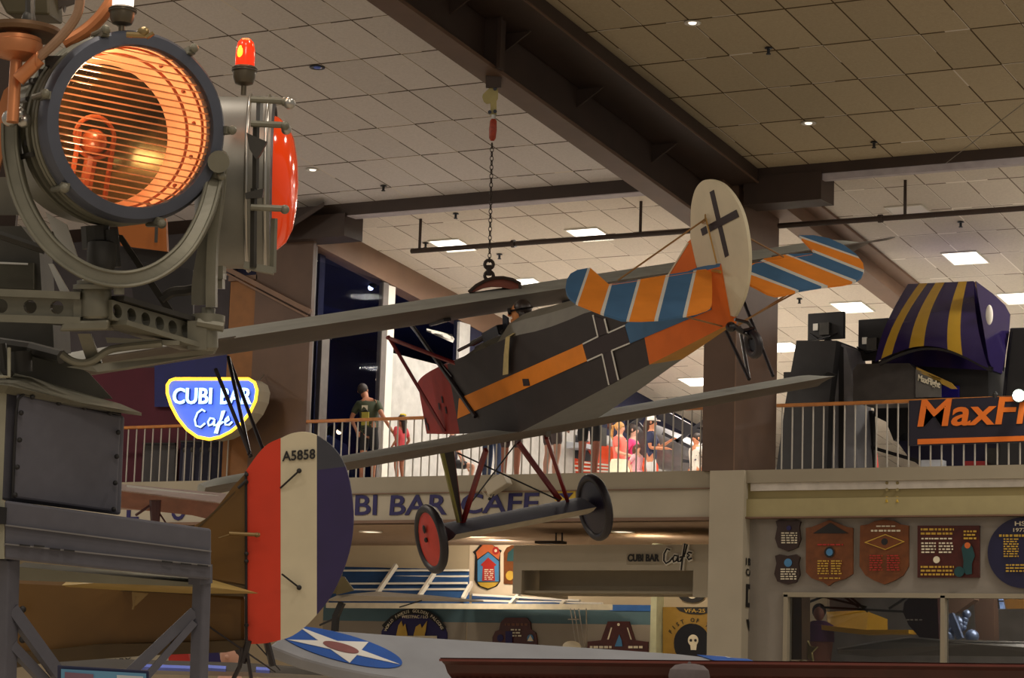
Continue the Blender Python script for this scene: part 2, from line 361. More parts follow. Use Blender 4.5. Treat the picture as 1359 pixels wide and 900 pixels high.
# bulkhead along the room side
dzb = 8.65-.0
mb = MB(); y0, y1 = 30.02, 38.5
zt = lambda y: cz(y)+.02
zo = lambda y: atX(418, 324, XB).z-(y-atX(418, 324, XB).y)*TA
mb.hexa([(XB-.25, y0, zo(y0)), (XB, y0, zo(y0)), (XB, y1, zo(y1)), (XB-.25, y1, zo(y1)), (XB-.25, y0, zt(y0)), (XB, y0, zt(y0)), (XB, y1, zt(y1)), (XB-.25, y1, zt(y1))])
struct(mb.build('trim_6', brown_l))
# glazed wall of the blue room (plane x = XB)
def wy(x, y=500): return atX(x, y, XB).y
mb = MB()
for a, b in ((411, 416), (427, 437), (506, 513)):
    mb.box((XB-.1, wy(a), 4.72), (XB-.02, wy(b), zo(wy(b)) if a != 427 else atX(432, 448, XB).z), 0)
mb.box((XB-.1, wy(513), 4.72), (XB-.02, wy(522), zo(wy(522))), 1)
mb.box((XB-.04, wy(416), 4.72), (XB-.035, wy(505), zo(wy(505))), 2)
struct(mb.build('window_2', [mat('grey_mullion', (104, 98, 94), .6), white, glassy('pane_glass', (.8, .82, .9, 1), .04)]))
mb = MB(); mb.box((XB-.1, wy(522), 4.72), (XB-.02, wy(605), 7.0)); struct(mb.build('wall_white_side', mat('white_side_paint', (190, 188, 184), .7)))
mb = MB(); mb.box((XB-.1, wy(607), 6.5), (XB-.02, 46, 7.9), 0); mb.box((XB-.1, wy(607), 4.72), (XB-.02, 46, 6.5), 1); mb.box((XB-.02, wy(606), 4.72), (XB+.03, wy(620), 7.8), 1)
struct(mb.build('wall_side_far', [mat('dusky_wall', (26, 28, 56), .8), MATS['white_side_paint']]))
mb = MB(); mb.box((XB-6, 31, 4.73), (XB-5.8, 46, 9)); mb.box((XB-6, 30.8, 4.73), (XB-.2, 30.95, 8.7)); mb.box((XB-6, 44, 4.73), (XB-.2, 44.2, 9)); mb.box((XB-6, 31, 8.45), (XB-.2, 44, 8.55))
struct(mb.build('wall_blue_room', navy))
# ================================================================== CEILING THINGS
lampm = mat('light_panel_glow', (255, 250, 240), .5, emit=(255, 246, 232), es=2.6)
lampdim = mat('light_panel_unlit', (225, 222, 216), .5, var=.02)
LP = [(601, 325, 1, 'above the near end of the sprinkler pipe'), (783, 310.5, 1, 'crossed by the pipe near the roof girder'), (700, 376, 1, 'just beyond the wooden lifting beam'),
      (1281, 341.5, 1, 'above the striped simulator hood'), (1131, 407, 1, 'above the two screens'), (1352, 395, 1, 'at the right edge'),
      (1040, 460, 1, 'low beside the brown column'), (925, 506, 1, 'low behind the biplane tail left of column'), (1208, 281, 0, 'unlit, beside the pipe hanger at right')]
for i, (px, py, on, wh) in enumerate(LP):
    p = oc(px, py); dx, dy = .27, .30
    t = thing('ceiling_light', ('glowing' if on else 'dull') + ' square light panel in the gallery ceiling, ' + wh, 'light', (p.x, p.y, p.z-.01), group='gallery ceiling light panels')
    mb = MB(); q = [(p.x+a*dx, p.y+b*dy, cz(p.y+b*dy)-.012) for a, b in ((-1, -1), (1, -1), (1, 1), (-1, 1))]
    mb.prism(q, (0, 0, .01)); mb.build('diffuser', lampm if on else lampdim, t)
    mb = MB()
    for a, b in ((0, 1), (1, 2), (2, 3), (3, 0)): mb.bar(q[a], q[b], .02, .02)
    mb.build('frame', white, t)
    if on:
        L = bpy.data.lights.new('panel_lamp', 'AREA'); L.shape = 'RECTANGLE'; L.size = .5; L.size_y = .55; L.energy = 60; L.color = (1, .93, .83)
        lo = bpy.data.objects.new('panel_lamp', L); lo.location = (p.x, p.y, p.z-.06); COL.objects.link(lo)
for i, (px, py, wh) in enumerate([(415, 225, 'near the red lens of the searchlight'), (919, 30, 'right of the girder, topmost in view'), (1073, 163, 'right of the girder, above the column'), (421, 89, 'bluish, upper left beside the red beacon')]):
    p = oc(px, py); t = thing('downlight', 'small round recessed ceiling downlight, ' + wh, 'light', p, group='recessed downlights')
    mb = MB(); mb.lathe([(.055, 0), (.095, -.012), (.1, 0)], Matrix.Translation(p+V((0, 0, -.003))), 20); mb.build('trim_ring', chrome if i < 3 else darkm, t)
    mb = MB(); mb.lathe([(.001, -.02), (.04, -.014), (.05, 0)], Matrix.Translation(p+V((0, 0, -.003))), 16)
    mb.build('bulb', mat('downlight_glow', (255, 255, 255), .5, emit=(255, 244, 225), es=1.5) if i < 3 else mat('blue_glint', (90, 120, 220), .3), t)
for i, (px, py, wh) in enumerate([(509, 246, 'in the near ceiling, left of the chain'), (663, 337, 'in the gallery ceiling, just right of the chain'), (565, 322, 'beside the left pipe hanger'), (1275, 294, 'below the right sprinkler pipe'), (1061, 396, 'beside the striped elevator tip'),
                               (1020, 63, 'right near ceiling, above the column'), (1160, 188, 'right near ceiling, above the right header'), (605, 283, 'near the wooden roof header at left')]):
    p = oc(px, py); t = thing('ceiling_sprinkler', 'small dark sprinkler hanging from the ceiling, ' + wh, 'sprinkler', p, group='ceiling sprinkler heads')
    mb = MB(); mb.tube([p, p+V((0, 0, -.07))], .018, 6); mb.lathe([(.001, -.02), (.05, -.015), (.04, 0)], Matrix.Translation(p), 10); mb.lathe([(.03, -.075), (.03, -.085)], Matrix.Translation(p), 8); mb.build('body', darkm if i % 2 else black, t)
# sprinkler pipes
def pipe(pts, hang, Y, label, r=.038):
    a, b = [at(x, y, Y) for x, y in pts]; b.z = a.z
    t = thing('sprinkler_pipe', label, 'pipe', a, group='brown pipes under the gallery ceiling')
    MB().tube([a, b], r, 10).build('pipe', brown_d, t)
    for hx in hang:
        p = at(hx, 300, Y); q = V((p.x, Y, a.z)); MB().tube([q, V((q.x, Y, cz(Y)))], r*.6, 8).build('hanger', brown_d, t)
    for hx in (pts[0][0]*.65+pts[1][0]*.35,):
        p = at(hx, 300, Y); q = V((p.x, Y, a.z)); mb = MB(); mb.tube([q-V((.03, 0, 0)), q+V((.03, 0, 0))], r*1.5, 10); mb.build('coupling', brown_d, t)
pipe([(546, 333.5), (935, 308)], [558, 850], 30.8, 'brown sprinkler pipe on two hangers left of the roof girder')
pipe([(1033, 300), (1420, 277)], [1201], 30.8, 'brown sprinkler pipe hanging in the right gallery bay')
pipe([(1255, 365.5), (1400, 360)], [1274], 36, 'thin grey brown pipe farther back above the striped hood', .025)
tag(MB().tube([oc(1012, 70), at(1011, 0, oc(1012, 70).y-.5)+V((0, 0, .2))], .004, 5).build('hanging_wire', black), 'thin dark cable hanging from the ceiling right of the roof girder', 'cable')
tag(MB().tube([atd(1255, 217, 27), atd(1400, 105, 24)], .004, 5).build('guy_wire', steel), 'thin pale suspension wire slanting across the upper right corner', 'cable')
# ================================================================== RAILINGS
def railing(label, x0, x1, n, y=30.02, skip=None):
    z0, z1 = 4.735, zf(600, 553)
    t = thing('balcony_railing', label, 'railing', ((x0+x1)/2, y, z0))
    MB().bar((x0, y, z1), (x1, y, z1), .07, .045).build('handrail', wood, t, bevel=.01)
    first = None
    for i in range(n):
        x = x0+(x1-x0)*(i+.5)/n
        if skip and skip[0] < x < skip[1]: pass
        if first is None:
            mb = MB(); mb.tube([(x, y, z0-.0), (x, y, z1-.02)], .0115, 8); first = mb.build('baluster', balm, t); fx = x
        else:
            c = first.copy(); COL.objects.link(c); c.parent = t; c.location = (x-fx, 0, 0)
    return t
ZR = zf(600, 553)
railing('orange-topped railing with pale balusters left of the left brown column, below the neon sign', at(120, 600, 30).x, at(307, 600, 30).x, 17)
railing('orange-topped railing with pale balusters between the two brown columns, people behind it', at(405, 600, 30).x, at(935, 600, 30).x, 47)
railing('orange-topped railing with pale balusters right of the brown column, carrying the orange lettered banner', at(1030, 580, 30).x, at(1500, 580, 30).x, 32)
# ================================================================== SIGNS
def px_text(s, x0, ytop, x1, ybot, Y, m, parent, name='lettering', depth=.012, shear=0, bold=0):
    a = at(x0, ybot, Y); b = at(x1, ybot, Y); c = at(x0, ytop, Y)
    return text(s, name, m, parent, (a.x, Y, a.z), (1, 0, 0), (0, 0, 1), c.z-a.z, b.x-a.x, depth, shear, bold)
yl = 29.975
t = thing('fascia_lettering', 'large navy letters of the bar and cafe name on the long cream gallery edge', 'sign', at(590, 684, yl))
px_text('CUBI', 412, 658, 500, 685, yl, letter, t, bold=.015); px_text('BAR', 517, 657.5, 593, 684, yl, letter, t, bold=.015, shear=.06); px_text('CAFE', 611, 655.5, 714, 682, yl, letter, t, bold=.015, shear=.06)
for o in list(t.children): pass
t = thing('fascia_lettering', 'large navy letters on the cream gallery edge at far left, partly behind the brown biplane', 'sign', at(205, 688, yl))
px_text('L', 168, 664, 184, 691, yl, letter, t, bold=.02); px_text('O', 227, 664, 246, 691, yl, letter, t, bold=.02)
t = thing('yellow_notice', 'small yellow and navy triangular mark on the cream edge beside the far wheel', 'sign', at(750, 655, yl))
p = lambda x, y, Y=yl: at(x, y, Y)
MB().prism([p(737, 651.5), p(764, 650.5), p(764, 664), p(737, 665)], (0, -.01, 0)).build('backing', mat('mustard', (190, 160, 50), .6), t)
MB().prism([p(741, 655, yl-.012), p(761, 654, yl-.012), p(752, 664, yl-.012)], (0, -.006, 0)).build('triangle', letter, t)
# flood lamp clipped on the fascia
t = thing('spotlight', 'small cream spotlight fixed at an angle on the gallery edge between the undercarriage struts', 'spotlight', at(660, 645, 29.8))
c = at(661, 643, 29.8); MB().obox(c, (unit(V((.8, 0, .45)))*.17, V((0, .09, 0)), unit(V((-.45, 0, .8)))*.09)).build('housing', cream, t, bevel=.015)
MB().tube([at(640, 652, 29.75), at(646, 658, 29.75), at(652, 660, 29.75), at(655, 652, 29.8), at(647, 650, 29.75), at(640, 652, 29.75)], .012, 6).build('bracket', cream2, t)
MB().tube([at(655, 655, 29.8), at(649, 663, 29.85)], .02, 8).build('arm', black, t)

# neon sign --------------------------------------------------------
YN = 29.3
def npx(x, y, o=0): return at(x, y, YN-o)
t = thing('neon_sign', 'half-round lit neon cafe sign with yellow outline and blue glow, hung before the column', 'sign', npx(290, 560))
out = [(232, 503), (330, 503), (338, 508), (341, 518), (339, 532), (332, 547), (320, 562), (306, 573), (292, 580), (278, 583), (262, 580), (248, 570), (236, 555), (227, 538), (222, 522), (222, 511), (226, 505)]
b0 = [npx(x, y) for x, y in out]
MB().prism([npx(x+1, y) for x, y in out], (.0, .32, 0)).build('cabinet', cream2, t, smooth=False)
sh = [npx(x+18, y+2, -.3) for x, y in out]
cx, cyy = 281, 540
face = [npx(cx+(x-cx)*.97, cyy+(y-cyy)*.96, .01) for x, y in out]
blue_face = mat('sign_face_lit_blue', (60, 90, 200), .5, emit=(88, 120, 235), es=.75)
MB().prism(face, (0, -.005, 0)).build('face_panel', blue_face, t)
ringp = [npx(x, y, .05) for x, y in out]; ringp.append(ringp[0]); ringp.append(ringp[1])
MB().tube(ringp, .024, 8).build('neon_outline', mat('neon_yellow', (255, 210, 60), .4, emit=(255, 196, 45), es=2.2), t, smooth=True)
nb = mat('neon_blue_white', (200, 230, 255), .4, emit=(168, 222, 255), es=1.9)
nd = mat('sign_letter_navy', (16, 30, 110), .5)
def ntext(s, x0, yt, x1, yb, o, m, name, bold=0, sh=0):
    a = npx(x0, yb, o); b = npx(x1, yb, o); c = npx(x0, yt, o)
    text(s, name, m, t, a, b-a, (0, 0, 1), c.z-a.z, (b-a).length, .02, sh, bold)
for w_, xa_, xb_ in (('CUBI', 229.5, 281), ('BAR', 293, 334)):
    ntext(w_, xa_+1.5, 516, xb_+1.5, 537.5, .045, nd, 'letter_backing', .04); ntext(w_, xa_, 515, xb_, 536.5, .09, nb, 'neon_letters', .018)
cafe = [[(272, 546), (268, 543.5), (262, 548), (258.5, 557), (260, 565), (266, 567), (272, 562)],
        [(284, 556), (279, 555), (276, 560), (277, 565), (282, 563), (285, 557), (284, 565), (288, 564)],
        [(288, 564), (294, 556), (298, 545), (295, 546), (292, 560), (288, 575), (285, 575), (288, 566), (296, 560)],
        [(298, 561), (304, 557), (303, 553), (299, 557), (299, 564), (304, 564), (308, 560)]]
for st in cafe:
    MB().tube([npx(x+1.5, y+1, .05) for x, y in st], .02, 6).build('letter_backing', nd, t, smooth=True)
    MB().tube([npx(x, y, .09) for x, y in st], .014, 6).build('neon_letters', nb, t, smooth=True)
MB().tube([at(343, 506, 29.5), at(350, 498, 29.95)], .012, 6).build('hanger', steel, t)
L = bpy.data.lights.new('neon_lamp', 'POINT'); L.energy = 12; L.color = (.5, .62, 1); L.shadow_soft_size = .3
lo = bpy.data.objects.new('neon_lamp', L); lo.location = npx(283, 540, .45); COL.objects.link(lo)

# ================================================================== LOWER LEVEL (cafe front)
YB = 34.5
wallc = mat('cafe_wall', (190, 176, 150), .8, var=.05, scale=2); wallg = mat('cafe_wall_grey', (150, 142, 130), .8, var=.05, scale=2)
zs = zf(600, 692)
struct(MB().box((XL-2, 30.1, zs-.02), (x0, YB, zs+.1)).build('ceiling_cafe', mat('cafe_soffit', (180, 160, 142), 1, var=.04, spec=0)))
zt1 = at(600, 807, YB).z
mb = MB(); mb.box((-30, YB, 0), (-13.9, YB+.1, zs)); mb.box((at(430, 800, YB).x, YB-.01, at(600, 826, YB).z), (at(868, 800, YB).x, YB, at(600, 803, YB).z), 1)
mb.box((at(655, 800, YB).x, YB-.015, at(600, 760, YB).z), (at(872, 800, YB).x, YB, at(600, 775, YB).z+.02), 2) if 0 else None
mb.box((at(430, 800, YB).x, YB-.012, 0), (at(620, 800, YB).x, YB-.004, at(600, 826, YB).z), 3); mb.box((at(622, 800, YB).x, YB-.02, 0), (at(868, 800, YB).x, YB-.004, at(600, 826, YB).z), 3)
mb.box((at(810, 820, YB).x, YB-.03, at(830, 811, YB).z), (at(870, 811, YB).x, YB-.01, at(830, 803, YB).z), 2)
mb.box((at(625, 700, YB).x, YB-.02, at(650, 790, YB).z), (at(700, 700, YB).x, YB-.01, zs), 4)
struct(mb.build('wall_cafe', [wallc, mat('teal_band', (82, 112, 124), .7, var=.05), mat('bright_blue_band', (40, 100, 178), .6), wallg, mat('bright_cafe_wall', (226, 210, 186), .8, var=.03)]))
struct(MB().box((at(872, 850, YB).x, YB-.25, 0), (at(880, 850, YB).x, YB, zs)).build('trim_7', mat('pale_green_post', (186, 190, 160), .7)))
# louvred awning
t = thing('louvred_awning', 'white framed awning with blue louvres over the cafe wall, below the near wheel', 'awning', at(640, 800, 33.6))
YA = 33.7
lou = mat('louvre_blue', (40, 78, 130), .6)
for a, b, c, d in (((446, 752), (622, 756), (622, 806), (436, 800)), ((626, 788), (790, 800), (800, 806), (626, 806))):
    MB().prism([at(*a, YA+.5), at(*b, YA+.5), at(*c, YA+.02), at(*d, YA+.02)], (0, .02, 0)).build('louvre_backing', lou, t)
sl = [(450, 757.5, 622, 757), (446, 766, 622, 765), (442, 775, 620, 774), (440, 783, 618, 782), (436, 791, 612, 790), (628, 789.5, 770, 797), (628, 797, 800, 801)]
for x0_, ya, x1_, yb_ in sl:
    k = .45 if ya < 770 else .25
    MB().bar(at(x0_, ya, YA+k-.03), at(x1_, yb_, YA+k-.03), .05, .03).build('slat', white, t)
for a, b in (((499, 790), (526, 750)), ((556, 792), (577, 760)), ((614, 795), (626, 774)), ((677, 803), (690, 788)), ((744, 805), (752, 795))):
    MB().bar(at(*a, YA-.02), at(*b, YA+.42), .05, .07).build('rafter', white, t)
MB().bar(at(434, 803.5, YA-.06), at(812, 806, YA-.06), .06, .085).build('front_beam', mat('awning_beam', (214, 206, 184), .6), t)
# canopy box with cafe name
t = thing('cafe_canopy', 'cream box canopy with an open recess and the cafe name on its front', 'canopy', at(810, 790, 31.2))
Yc = 31.0
def cx_(x): return at(x, 756, Yc).x
def cz_(y, x=810): return at(x, y, Yc).z
zt_, zm_, zb2 = cz_(723), cz_(757), cz_(789)
mb = MB()
mb.box((cx_(681), Yc, zm_), (cx_(941), Yc+.08, zt_)); mb.box((cx_(681), Yc, zb2), (cx_(692.5), Yc+.08, zm_)); mb.box((cx_(920), Yc, zb2-.03), (cx_(941), Yc+.08, zm_))
mb.box((cx_(681), Yc+.08, zt_-.04), (cx_(941), Yc+1.6, zt_)); mb.box((cx_(681), Yc+.08, zb2), (cx_(681)+.06, Yc+1.6, zt_)); mb.box((cx_(941)-.06, Yc+.08, zb2), (cx_(941), Yc+1.6, zt_))
mb.build('fascia', cream, t)
mb = MB(); mb.box((cx_(692), Yc+.55, zb2), (cx_(935), Yc+.6, zt_-.05)); mb.build('recess_panel', mat('recess_paint', (168, 156, 134), .8, var=.03), t)
MB().box((cx_(690), Yc+.08, zb2+.02), (cx_(925), Yc+.5, zb2+.05)).build('sill', cream2, t)
MB().box((cx_(832), Yc-.02, cz_(749)), (cx_(885), Yc, cz_(735))).build('name_plate', cream2, t)
px_text('CUBI BAR', 833, 735.5, 875, 745.5, Yc-.022, black, t, 'lettering', .01, 0, .035)
def cpx(x, y): return at(x, y, Yc-.05)
K = (883, 722)
cf = [[(889, 730), (885, 728.5), (881.5, 735), (881, 744), (884, 748), (889, 745), (893, 740)],
      [(899, 738), (895, 737), (893, 742), (894, 746), (898, 744), (900, 738), (900, 746), (903, 745)],
      [(903, 745), (909, 735), (912, 723), (909, 722), (907, 733), (905, 748), (904, 757)],
      [(902, 740), (909, 738)], [(918, 734), (914, 733), (912, 735), (915, 737), (912, 740), (914, 743), (918, 741)]]
for st in cf:
    MB().tube([cpx(x, y)+V((0, .03, -.0)) for x, y in st], .035, 6).build('script_outline', white, t, smooth=True)
    MB().tube([cpx(x, y) for x, y in st], .013, 6).build('script_letter', black, t, smooth=True)
mb = MB()
for x in (738, 746): mb.tube([at(x, 694, 32), at(x, 722, 32)], .012, 6)
mb.build('hanger_rods', darkm, t)
MB().box((at(714, 720, 32).x, 31.9, at(714, 722, 32).z), (at(748, 720, 32).x, 32.1, at(714, 718.5, 32).z)).build('hanger_plate', brown_d, t)
# plaques ----------------------------------------------------------
def plaque(label, outline, Y, mats, parts, name='plaque', cat='plaque', group=None, depth=.04):
    cxp = sum(x for x, y in outline)/len(outline); cyp = max(y for x, y in outline)
    t = thing(name, label, cat, at(cxp, cyp, Y), group=group)
    MB().prism([at(x, y, Y) for x, y in outline], (0, -depth, 0)).build('board', mats[0], t)
    k = depth+.004
    for nm, kind, d, m in parts:
        if kind == 'poly':
            MB().prism([at(x, y, Y-k) for x, y in d], (0, -.006, 0)).build(nm, m, t)
        elif kind == 'disc':
            x, y, r = d; c = at(x, y, Y-k); R = r*Y/30/91
            MB().prism([c+V((R*math.cos(2*PI*i/28), 0, R*math.sin(2*PI*i/28))) for i in range(28)], (0, -.006, 0)).build(nm, m, t)
        elif kind == 'text':
            s, x0_, yt, x1_, yb_ = d; px_text(s, x0_, yt, x1_, yb_, Y-k, m, t, nm, .008, bold=.01)
        elif kind == 'rows':
            x0_, yt, x1_, yb_, n = d; mb = MB()
            for i in range(n):
                y = yt+(yb_-yt)*(i+.5)/n; h = (yb_-yt)/n*.25; xx = x0_; rnd = random.Random(int(x0_*7+i))
                while xx < x1_-1:
                    w_ = min(rnd.uniform(2, 6), x1_-xx); mb.prism([at(xx, y-h, Y-k), at(xx+w_, y-h, Y-k), at(xx+w_, y+h, Y-k), at(xx, y+h, Y-k)], (0, -.004, 0)); xx += w_+rnd.uniform(1, 2)
            mb.build(nm, m, t)
        elif kind == 'arc':
            s, cx0, cy0, R, a0, a1, hh = d
            for i, ch in enumerate(s):
                if ch == ' ': continue
                a = math.radians(a0+(a1-a0)*i/(len(s)-1)); c = at(cx0+R*math.sin(a), cy0-R*math.cos(a), Y-k)
                text(ch, nm, m, t, c, (math.cos(a), 0, -math.sin(a)), (math.sin(a), 0, math.cos(a)), hh*Y/30/91, None, .006, 0, .015, True)
        k += .003
    return t
gold = mat('gold_paint', (196, 160, 60), .5); wd = mat('varnished_wood', (110, 62, 28), .35, var=.2, scale=12); wd2 = mat('mahogany', (72, 26, 20), .35, var=.2, scale=12)
ivory = mat('ivory_paint', (222, 214, 190), .6); red = mat('red_paint', (168, 40, 34), .5); skyb = mat('sky_blue_paint', (70, 130, 180), .5); tealp = mat('teal_figure', (20, 66, 70), .6)
dwd = mat('dark_wood', (44, 24, 18), .4, var=.2, scale=12)
YW = 30.09
plaque('small dark wooden shield plaque, upper of two by the pier', [(1031, 692), (1036, 690), (1047, 692), (1058, 690), (1064, 693), (1062, 700), (1064, 716), (1060, 727), (1047, 732), (1034, 727), (1030, 715), (1033, 700)], YW, [dwd], [('emblem', 'disc', (1047, 701, 3), letter), ('inscription', 'rows', (1037, 706, 1058, 722, 5), ivory)])
plaque('small dark wooden shield plaque, lower of two by the pier', [(1030, 738), (1036, 736), (1047, 738), (1058, 736), (1063, 740), (1061, 748), (1063, 763), (1058, 773), (1046, 776), (1033, 772), (1029, 762), (1032, 748)], YW, [dwd], [('emblem', 'disc', (1046, 747, 5), skyb), ('inscription', 'rows', (1036, 754, 1057, 770, 5), ivory)])
plaque('golden brown shield plaque with pointed top and small blue disc', [(1071, 701), (1078, 700), (1102, 690.5), (1126, 700), (1133, 701), (1133, 762), (1124, 768), (1108, 773), (1101, 778), (1094, 773), (1079, 768), (1071, 760)], YW, [wd],
       [('peak', 'poly', [(1079, 708), (1102, 694), (1126, 708)], black), ('heading', 'rows', (1085, 721, 1119, 725, 1), red), ('emblem', 'disc', (1101, 733, 6.5), black), ('emblem_centre', 'disc', (1101, 733, 4.2), skyb), ('names', 'rows', (1085, 743, 1100, 763, 6), gold), ('names', 'rows', (1103, 743, 1117, 763, 6), gold), ('footer', 'rows', (1087, 766, 1115, 769, 1), gold)])
plaque('brown plaque with arched top and thin diamond outline', [(1143, 698), (1154, 696), (1162, 692), (1175, 690), (1188, 692), (1196, 696), (1207, 698), (1207, 752), (1200, 764), (1188, 771), (1175, 776), (1162, 771), (1150, 764), (1142, 752)], YW, [wd],
       [('heading', 'rows', (1163, 697, 1188, 700, 1), ivory), ('heading', 'rows', (1156, 702, 1195, 707, 1), ivory), ('diamond', 'poly', [(1147, 720), (1175, 709), (1201, 719), (1175, 730)], gold), ('diamond_field', 'poly', [(1150, 720), (1175, 710.2), (1198, 719), (1175, 728.8)], wd), ('emblem', 'disc', (1174, 719, 4), black), ('names', 'rows', (1154, 736, 1171, 758, 7), red), ('names', 'rows', (1177, 736, 1194, 758, 7), red)])
plaque('reddish brown rectangular board with yellow text and green painted figure', [(1219, 698), (1301, 698), (1301, 767), (1219, 767)], YW, [wd2],
       [('heading', 'rows', (1222, 700, 1266, 711, 2), gold), ('inscription', 'rows', (1223, 713, 1264, 717, 1), ivory), ('names', 'rows', (1223, 719, 1242, 735, 4), ivory), ('names', 'rows', (1246, 719, 1265, 735, 4), ivory), ('footer', 'rows', (1222, 750, 1266, 765, 3), gold), ('badge', 'disc', (1243, 743, 4), ivory),
        ('figure', 'poly', [(1276, 727), (1280, 721), (1286, 720), (1291, 727), (1294, 738), (1290, 748), (1290, 762), (1283, 763), (1278, 758), (1279, 745)], tealp), ('figure_face', 'disc', (1284, 724, 3.5), mat('orange_paint', (206, 104, 44), .5)), ('yellow_mark', 'rows', (1279, 703, 1296, 717, 3), gold), ('globe', 'disc', (1273, 759, 6), tealp)])
plaque('large round dark blue board with cream lettering at the right edge', [(1359+47*math.cos(a), 734-47*math.sin(a)) for a in [2*PI*i/40 for i in range(40)]], YW, [mat('board_navy', (26, 26, 62), .5)],
       [('lettering', 'text', ('HS', 1347, 692, 1361, 698), ivory), ('lettering', 'text', ('1977', 1345, 701, 1362, 706), ivory), ('heading', 'rows', (1326, 708, 1380, 714, 1), gold), ('names', 'rows', (1332, 714, 1352, 740, 8), gold), ('names', 'rows', (1360, 714, 1380, 740, 8), gold), ('footer', 'rows', (1335, 748, 1380, 760, 3), gold)])
YP = YB-.02
plaque('blue and orange torii shaped plaque with roofed top on the bright wall', [(629, 733), (634, 729), (640, 722), (644, 718), (650, 718), (655, 724), (666, 731), (664, 735), (664, 772), (660, 778), (648, 783), (636, 778), (631, 770), (632, 737)], YP, [black],
       [('roof_panel', 'poly', [(632, 733), (644, 720), (650, 720), (664, 733), (662, 743), (648, 732), (634, 742)], mat('torii_orange', (196, 104, 60), .5)), ('field', 'poly', [(634, 744), (648, 733), (662, 745), (662, 772), (634, 772)], skyb), ('lower_band', 'poly', [(634, 773), (662, 773), (657, 778), (648, 781), (638, 778)], gold),
        ('house', 'poly', [(638, 750), (648, 740), (659, 750), (656, 752), (641, 752)], red), ('panel', 'poly', [(641, 752), (656, 752), (657, 771), (640, 771)], red), ('panel_text', 'rows', (643, 755, 655, 770, 6), ivory), ('starburst', 'disc', (658, 731, 5), red), ('starburst_core', 'disc', (658, 731, 2), ivory)])
plaque('arched orange brown plaque partly hidden by the canopy', [(670, 775), (670, 734), (674, 727), (681, 724), (690, 724), (690, 776)], YP, [wd], [('inner_arch', 'poly', [(673, 745), (674, 734), (681, 728), (688, 728), (688, 745)], tealp), ('badge', 'disc', (677, 764, 6), gold)])
plaque('half-round blue squadron emblem with yellow wings on the grey wall', [(508, 838), (516, 826), (530, 817), (548, 812), (568, 812), (580, 819), (590, 830), (594, 840), (594, 866), (508, 866)], YP, [letter],
       [('black_band', 'poly', [(507, 830), (519, 818), (533, 810), (550, 807), (568, 810), (582, 819), (592, 832), (588, 838), (577, 826), (566, 818), (550, 815), (535, 818), (522, 826), (513, 838)], black), ('arched_lettering', 'arc', ('WORLD FAMOUS GOLDEN FALCONS', 550, 852, 41, -66, 64, 4), ivory),
        ('lettering', 'text', ('WESTPAC / I.O', 533, 816.5, 568, 820.5), ivory), ('wing', 'poly', [(526, 843), (529, 830), (533, 824), (535, 832), (538, 828), (541, 843), (536, 850), (528, 850)], gold), ('wing', 'poly', [(549, 843), (552, 832), (558, 828), (560, 834), (567, 824), (565, 838), (562, 850), (550, 850)], gold), ('ribbon', 'poly', [(518, 844), (580, 844), (580, 856), (518, 856)], ivory)], name='emblem')
plaque('dark brown scalloped plaque with small white triangles on the grey wall', [(655, 862), (655, 846), (659, 838), (664, 836), (666, 826), (672, 820), (700, 820), (705, 826), (706, 836), (712, 840), (714, 848), (714, 862)], YP, [wd2],
       [('heading', 'rows', (670, 826, 700, 832, 1), wd), ('badge', 'disc', (664, 847, 4.5), letter), ('badge', 'disc', (704, 847, 4.5), skyb), ('triangle', 'poly', [(700, 851), (704, 843), (708, 851)], ivory), ('steps', 'rows', (678, 834, 692, 846, 3), ivory), ('panel', 'poly', [(671, 838), (680, 838), (680, 856), (671, 856)], letter)])
plaque('dark red A-shaped wooden sign with blue flame on the cafe wall', [(780, 866), (780, 852), (799, 850), (808, 825), (836, 825), (844, 850), (861, 852), (861, 866)], YP, [wd2],
       [('inner_bar', 'poly', [(806, 849), (811, 833), (812.5, 833), (808, 849)], ivory), ('inner_bar', 'poly', [(837, 849), (832, 833), (833.5, 833), (838.5, 849)], ivory), ('flame', 'poly', [(816, 858), (819, 850), (822, 842), (825, 850), (826, 858)], skyb), ('star', 'disc', (821, 829, 1.8), ivory), ('lettering', 'rows', (783, 856, 812, 862, 1), ivory), ('lettering', 'rows', (834, 856, 855, 862, 1), ivory)], name='wooden_sign', cat='sign')
plaque('mustard panel with dark round skull emblem beside the cream pier', [(881, 806), (946, 806), (946, 872), (881, 872)], YB-.02, [mat('mustard_board', (150, 118, 44), .6)],
       [('arched_lettering', 'arc', ('FIST OF THE', 918, 856, 33, -58, 62, 5), black), ('upper_arc', 'poly', [(897, 806), (946, 806), (946, 812), (930, 816), (914, 815), (902, 811)], black), ('lettering', 'text', ('VFA-25', 908, 808, 936, 813), gold), ('disc', 'disc', (918, 854, 24), blackg), ('skull', 'disc', (920, 850, 7), ivory), ('jaw', 'poly', [(916, 854), (925, 854), (924, 863), (917, 863)], ivory), ('eye', 'disc', (917, 850, 1.7), black), ('eye', 'disc', (923, 850, 1.7), black)], name='emblem')
plaque('dark round crest cut by the canopy above the skull panel', [(919+17*math.cos(a), 790-10*math.sin(a)) for a in [2*PI*i/24 for i in range(24)]], YB-.02, [black], [('ring', 'disc', (919, 786, 8), ivory), ('centre', 'disc', (919, 785, 6.5), black)])
t = thing('spherical_lamp', 'round white lamp hung on thin rods below the awning end', 'lamp', at(760, 866, 32.5))
MB().ball(at(759, 858, 32.5), (.14, .14, .08)).build('globe', ivory, t, smooth=True)
mb = MB()
for x0_, x1_ in ((757, 765), (762, 770), (768, 776), (778, 779)): mb.tube([at(x0_, 808, 33), at(x1_, 858, 32.5)], .008, 6)
mb.build('rods', steel, t)
